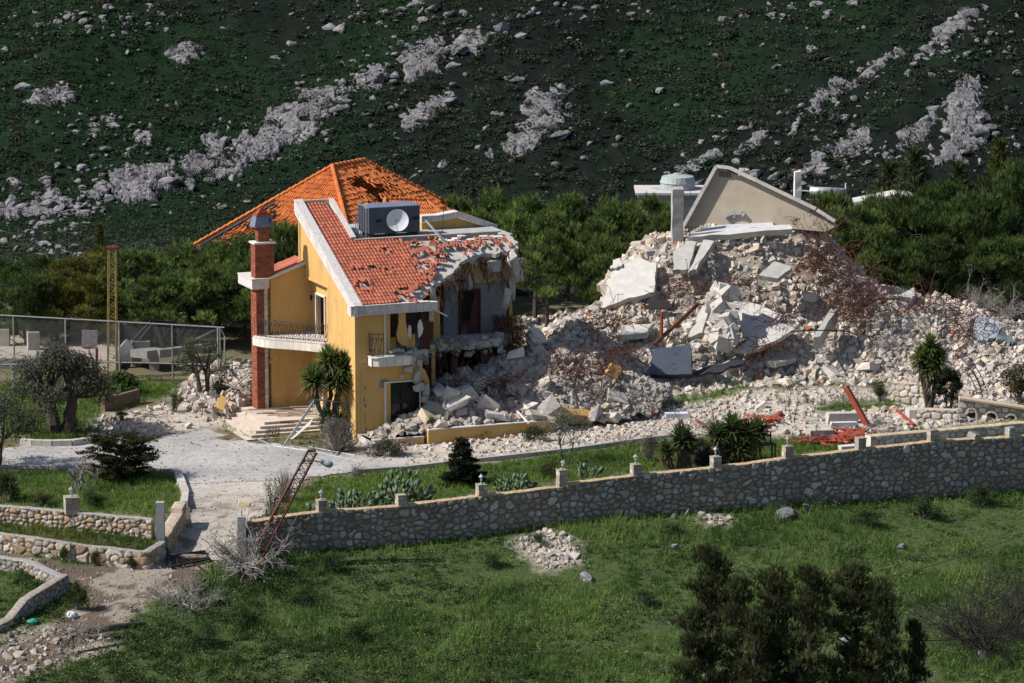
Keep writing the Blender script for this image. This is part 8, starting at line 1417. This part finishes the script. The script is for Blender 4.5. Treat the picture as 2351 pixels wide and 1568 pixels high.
a, b = gnd(*z17(1345, 440)), gnd(*z17(1730, 445)); stone_wall('low_stone_wall', 'low cream block wall left of the arched niches', 'stone wall', [a[:2], b[:2]], a[2]-.3, lambda x, y, s: a[2]+.75, .5, .55, .36, 'pale', 55, (.3, .25, .19), (.5, .42, .3), jit=.3, brick=True, bulge=.05)
a, b = gnd(*z17(1115, 270)), gnd(*z17(1440, 290)); stone_wall('small_stone_wall', 'small wall of square pale stones behind the tall yucca', 'stone wall', [a[:2], b[:2]], a[2]-.3, lambda x, y, s: a[2]+1.25, .5, .45, .34, 'pale', 56, (.36, .28, .2), (.48, .4, .3), jit=.45, brick=True, bulge=.05)
tr = thing('arch_trellis', 'curved rusty ladder-like garden arch at the right', 'trellis', gnd(2240, 918)); o_ = gnd(2240, 918); Yt = o_[1]
for k, (pts, dx) in enumerate([([(1740, 160), (1745, 0), (1800, -40), (1880, 60), (1920, 240)], 55), ([(1680, -180), (1760, -170), (1850, -60), (1930, 80), (1975, 240)], -60)]):
    t = np.linspace(0, 1, 16); c_ = np.array(pts, float); tt = np.linspace(0, 1, len(c_)); xy = np.stack([np.interp(t, tt, c_[:, i]) for i in (0, 1)], 1)
    for _ in range(3): xy[1:-1] = (xy[:-2]+2*xy[1:-1]+xy[2:])/4
    A_ = np.array([atY(*z17(x, y), Yt+k*.4) for x, y in xy])-o_; nrm = np.gradient(A_, axis=0); nrm = unit(np.stack([nrm[:, 2], nrm[:, 1]*0, -nrm[:, 0]], 1)); B_ = A_-nrm*.3*(1 if k == 0 else 1)+[0, .1, 0]; g_ = Geo().tube(A_, .025, 4).tube(B_, .025, 4)
    for p, q in zip(A_[::1], B_[::1]): g_.tube([p, q], .018, 4)
    obj('arch', (g_, mRust), tr)
# cables at the lower right, palm fronds
for (x0, y0, Ya), (x1, y1, Yb_), sag, lb in [((1985, 1335, -40), (2400, 1205, -40), .25, 'black cable crossing the meadow at the right edge'), ((2040, 1470, -42), (2400, 1430, -41), .3, 'lower black cable behind the foreground pines')]:
    A_, B_ = atY(x0, y0, Ya), atY(x1, y1, Yb_); tag(obj('cable', (Geo().tube([A_+(B_-A_)*t-[0, 0, sag*4*t*(1-t)] for t in np.linspace(0, 1, 14)], .022, 4), mIron)), lb, 'cable')
p = gnd(1905, 1352); g_ = Geo(); rs = np.random.RandomState(44)
for k in range(16):
    a = rs.uniform(0, 6.3); d = np.array([math.cos(a), math.sin(a)*.6, 0]); P = np.array([p+[0, 0, .5]+d*1.3*t+[0, 0, 1.3*t-1.4*t*t] for t in np.linspace(0, 1, 8)]); tufts(g_, np.repeat(P, 4, 0), np.repeat(np.gradient(P, axis=0), 4, 0)+rs.normal(0, .15, (32, 3)), 3, .4, .03, np.array((.17, .20, .08)), rs, .45)
g2 = Geo().tube([p+[0, 0, -.2], p+[0, 0, .55]], .16, 7); t = thing('palm', 'small pale-fronded palm behind the dark foreground pines', 'palm', (0, 0, 0)); obj('fronds', (g_, mLeaf), t); obj('trunk', (g2, mBark), t)
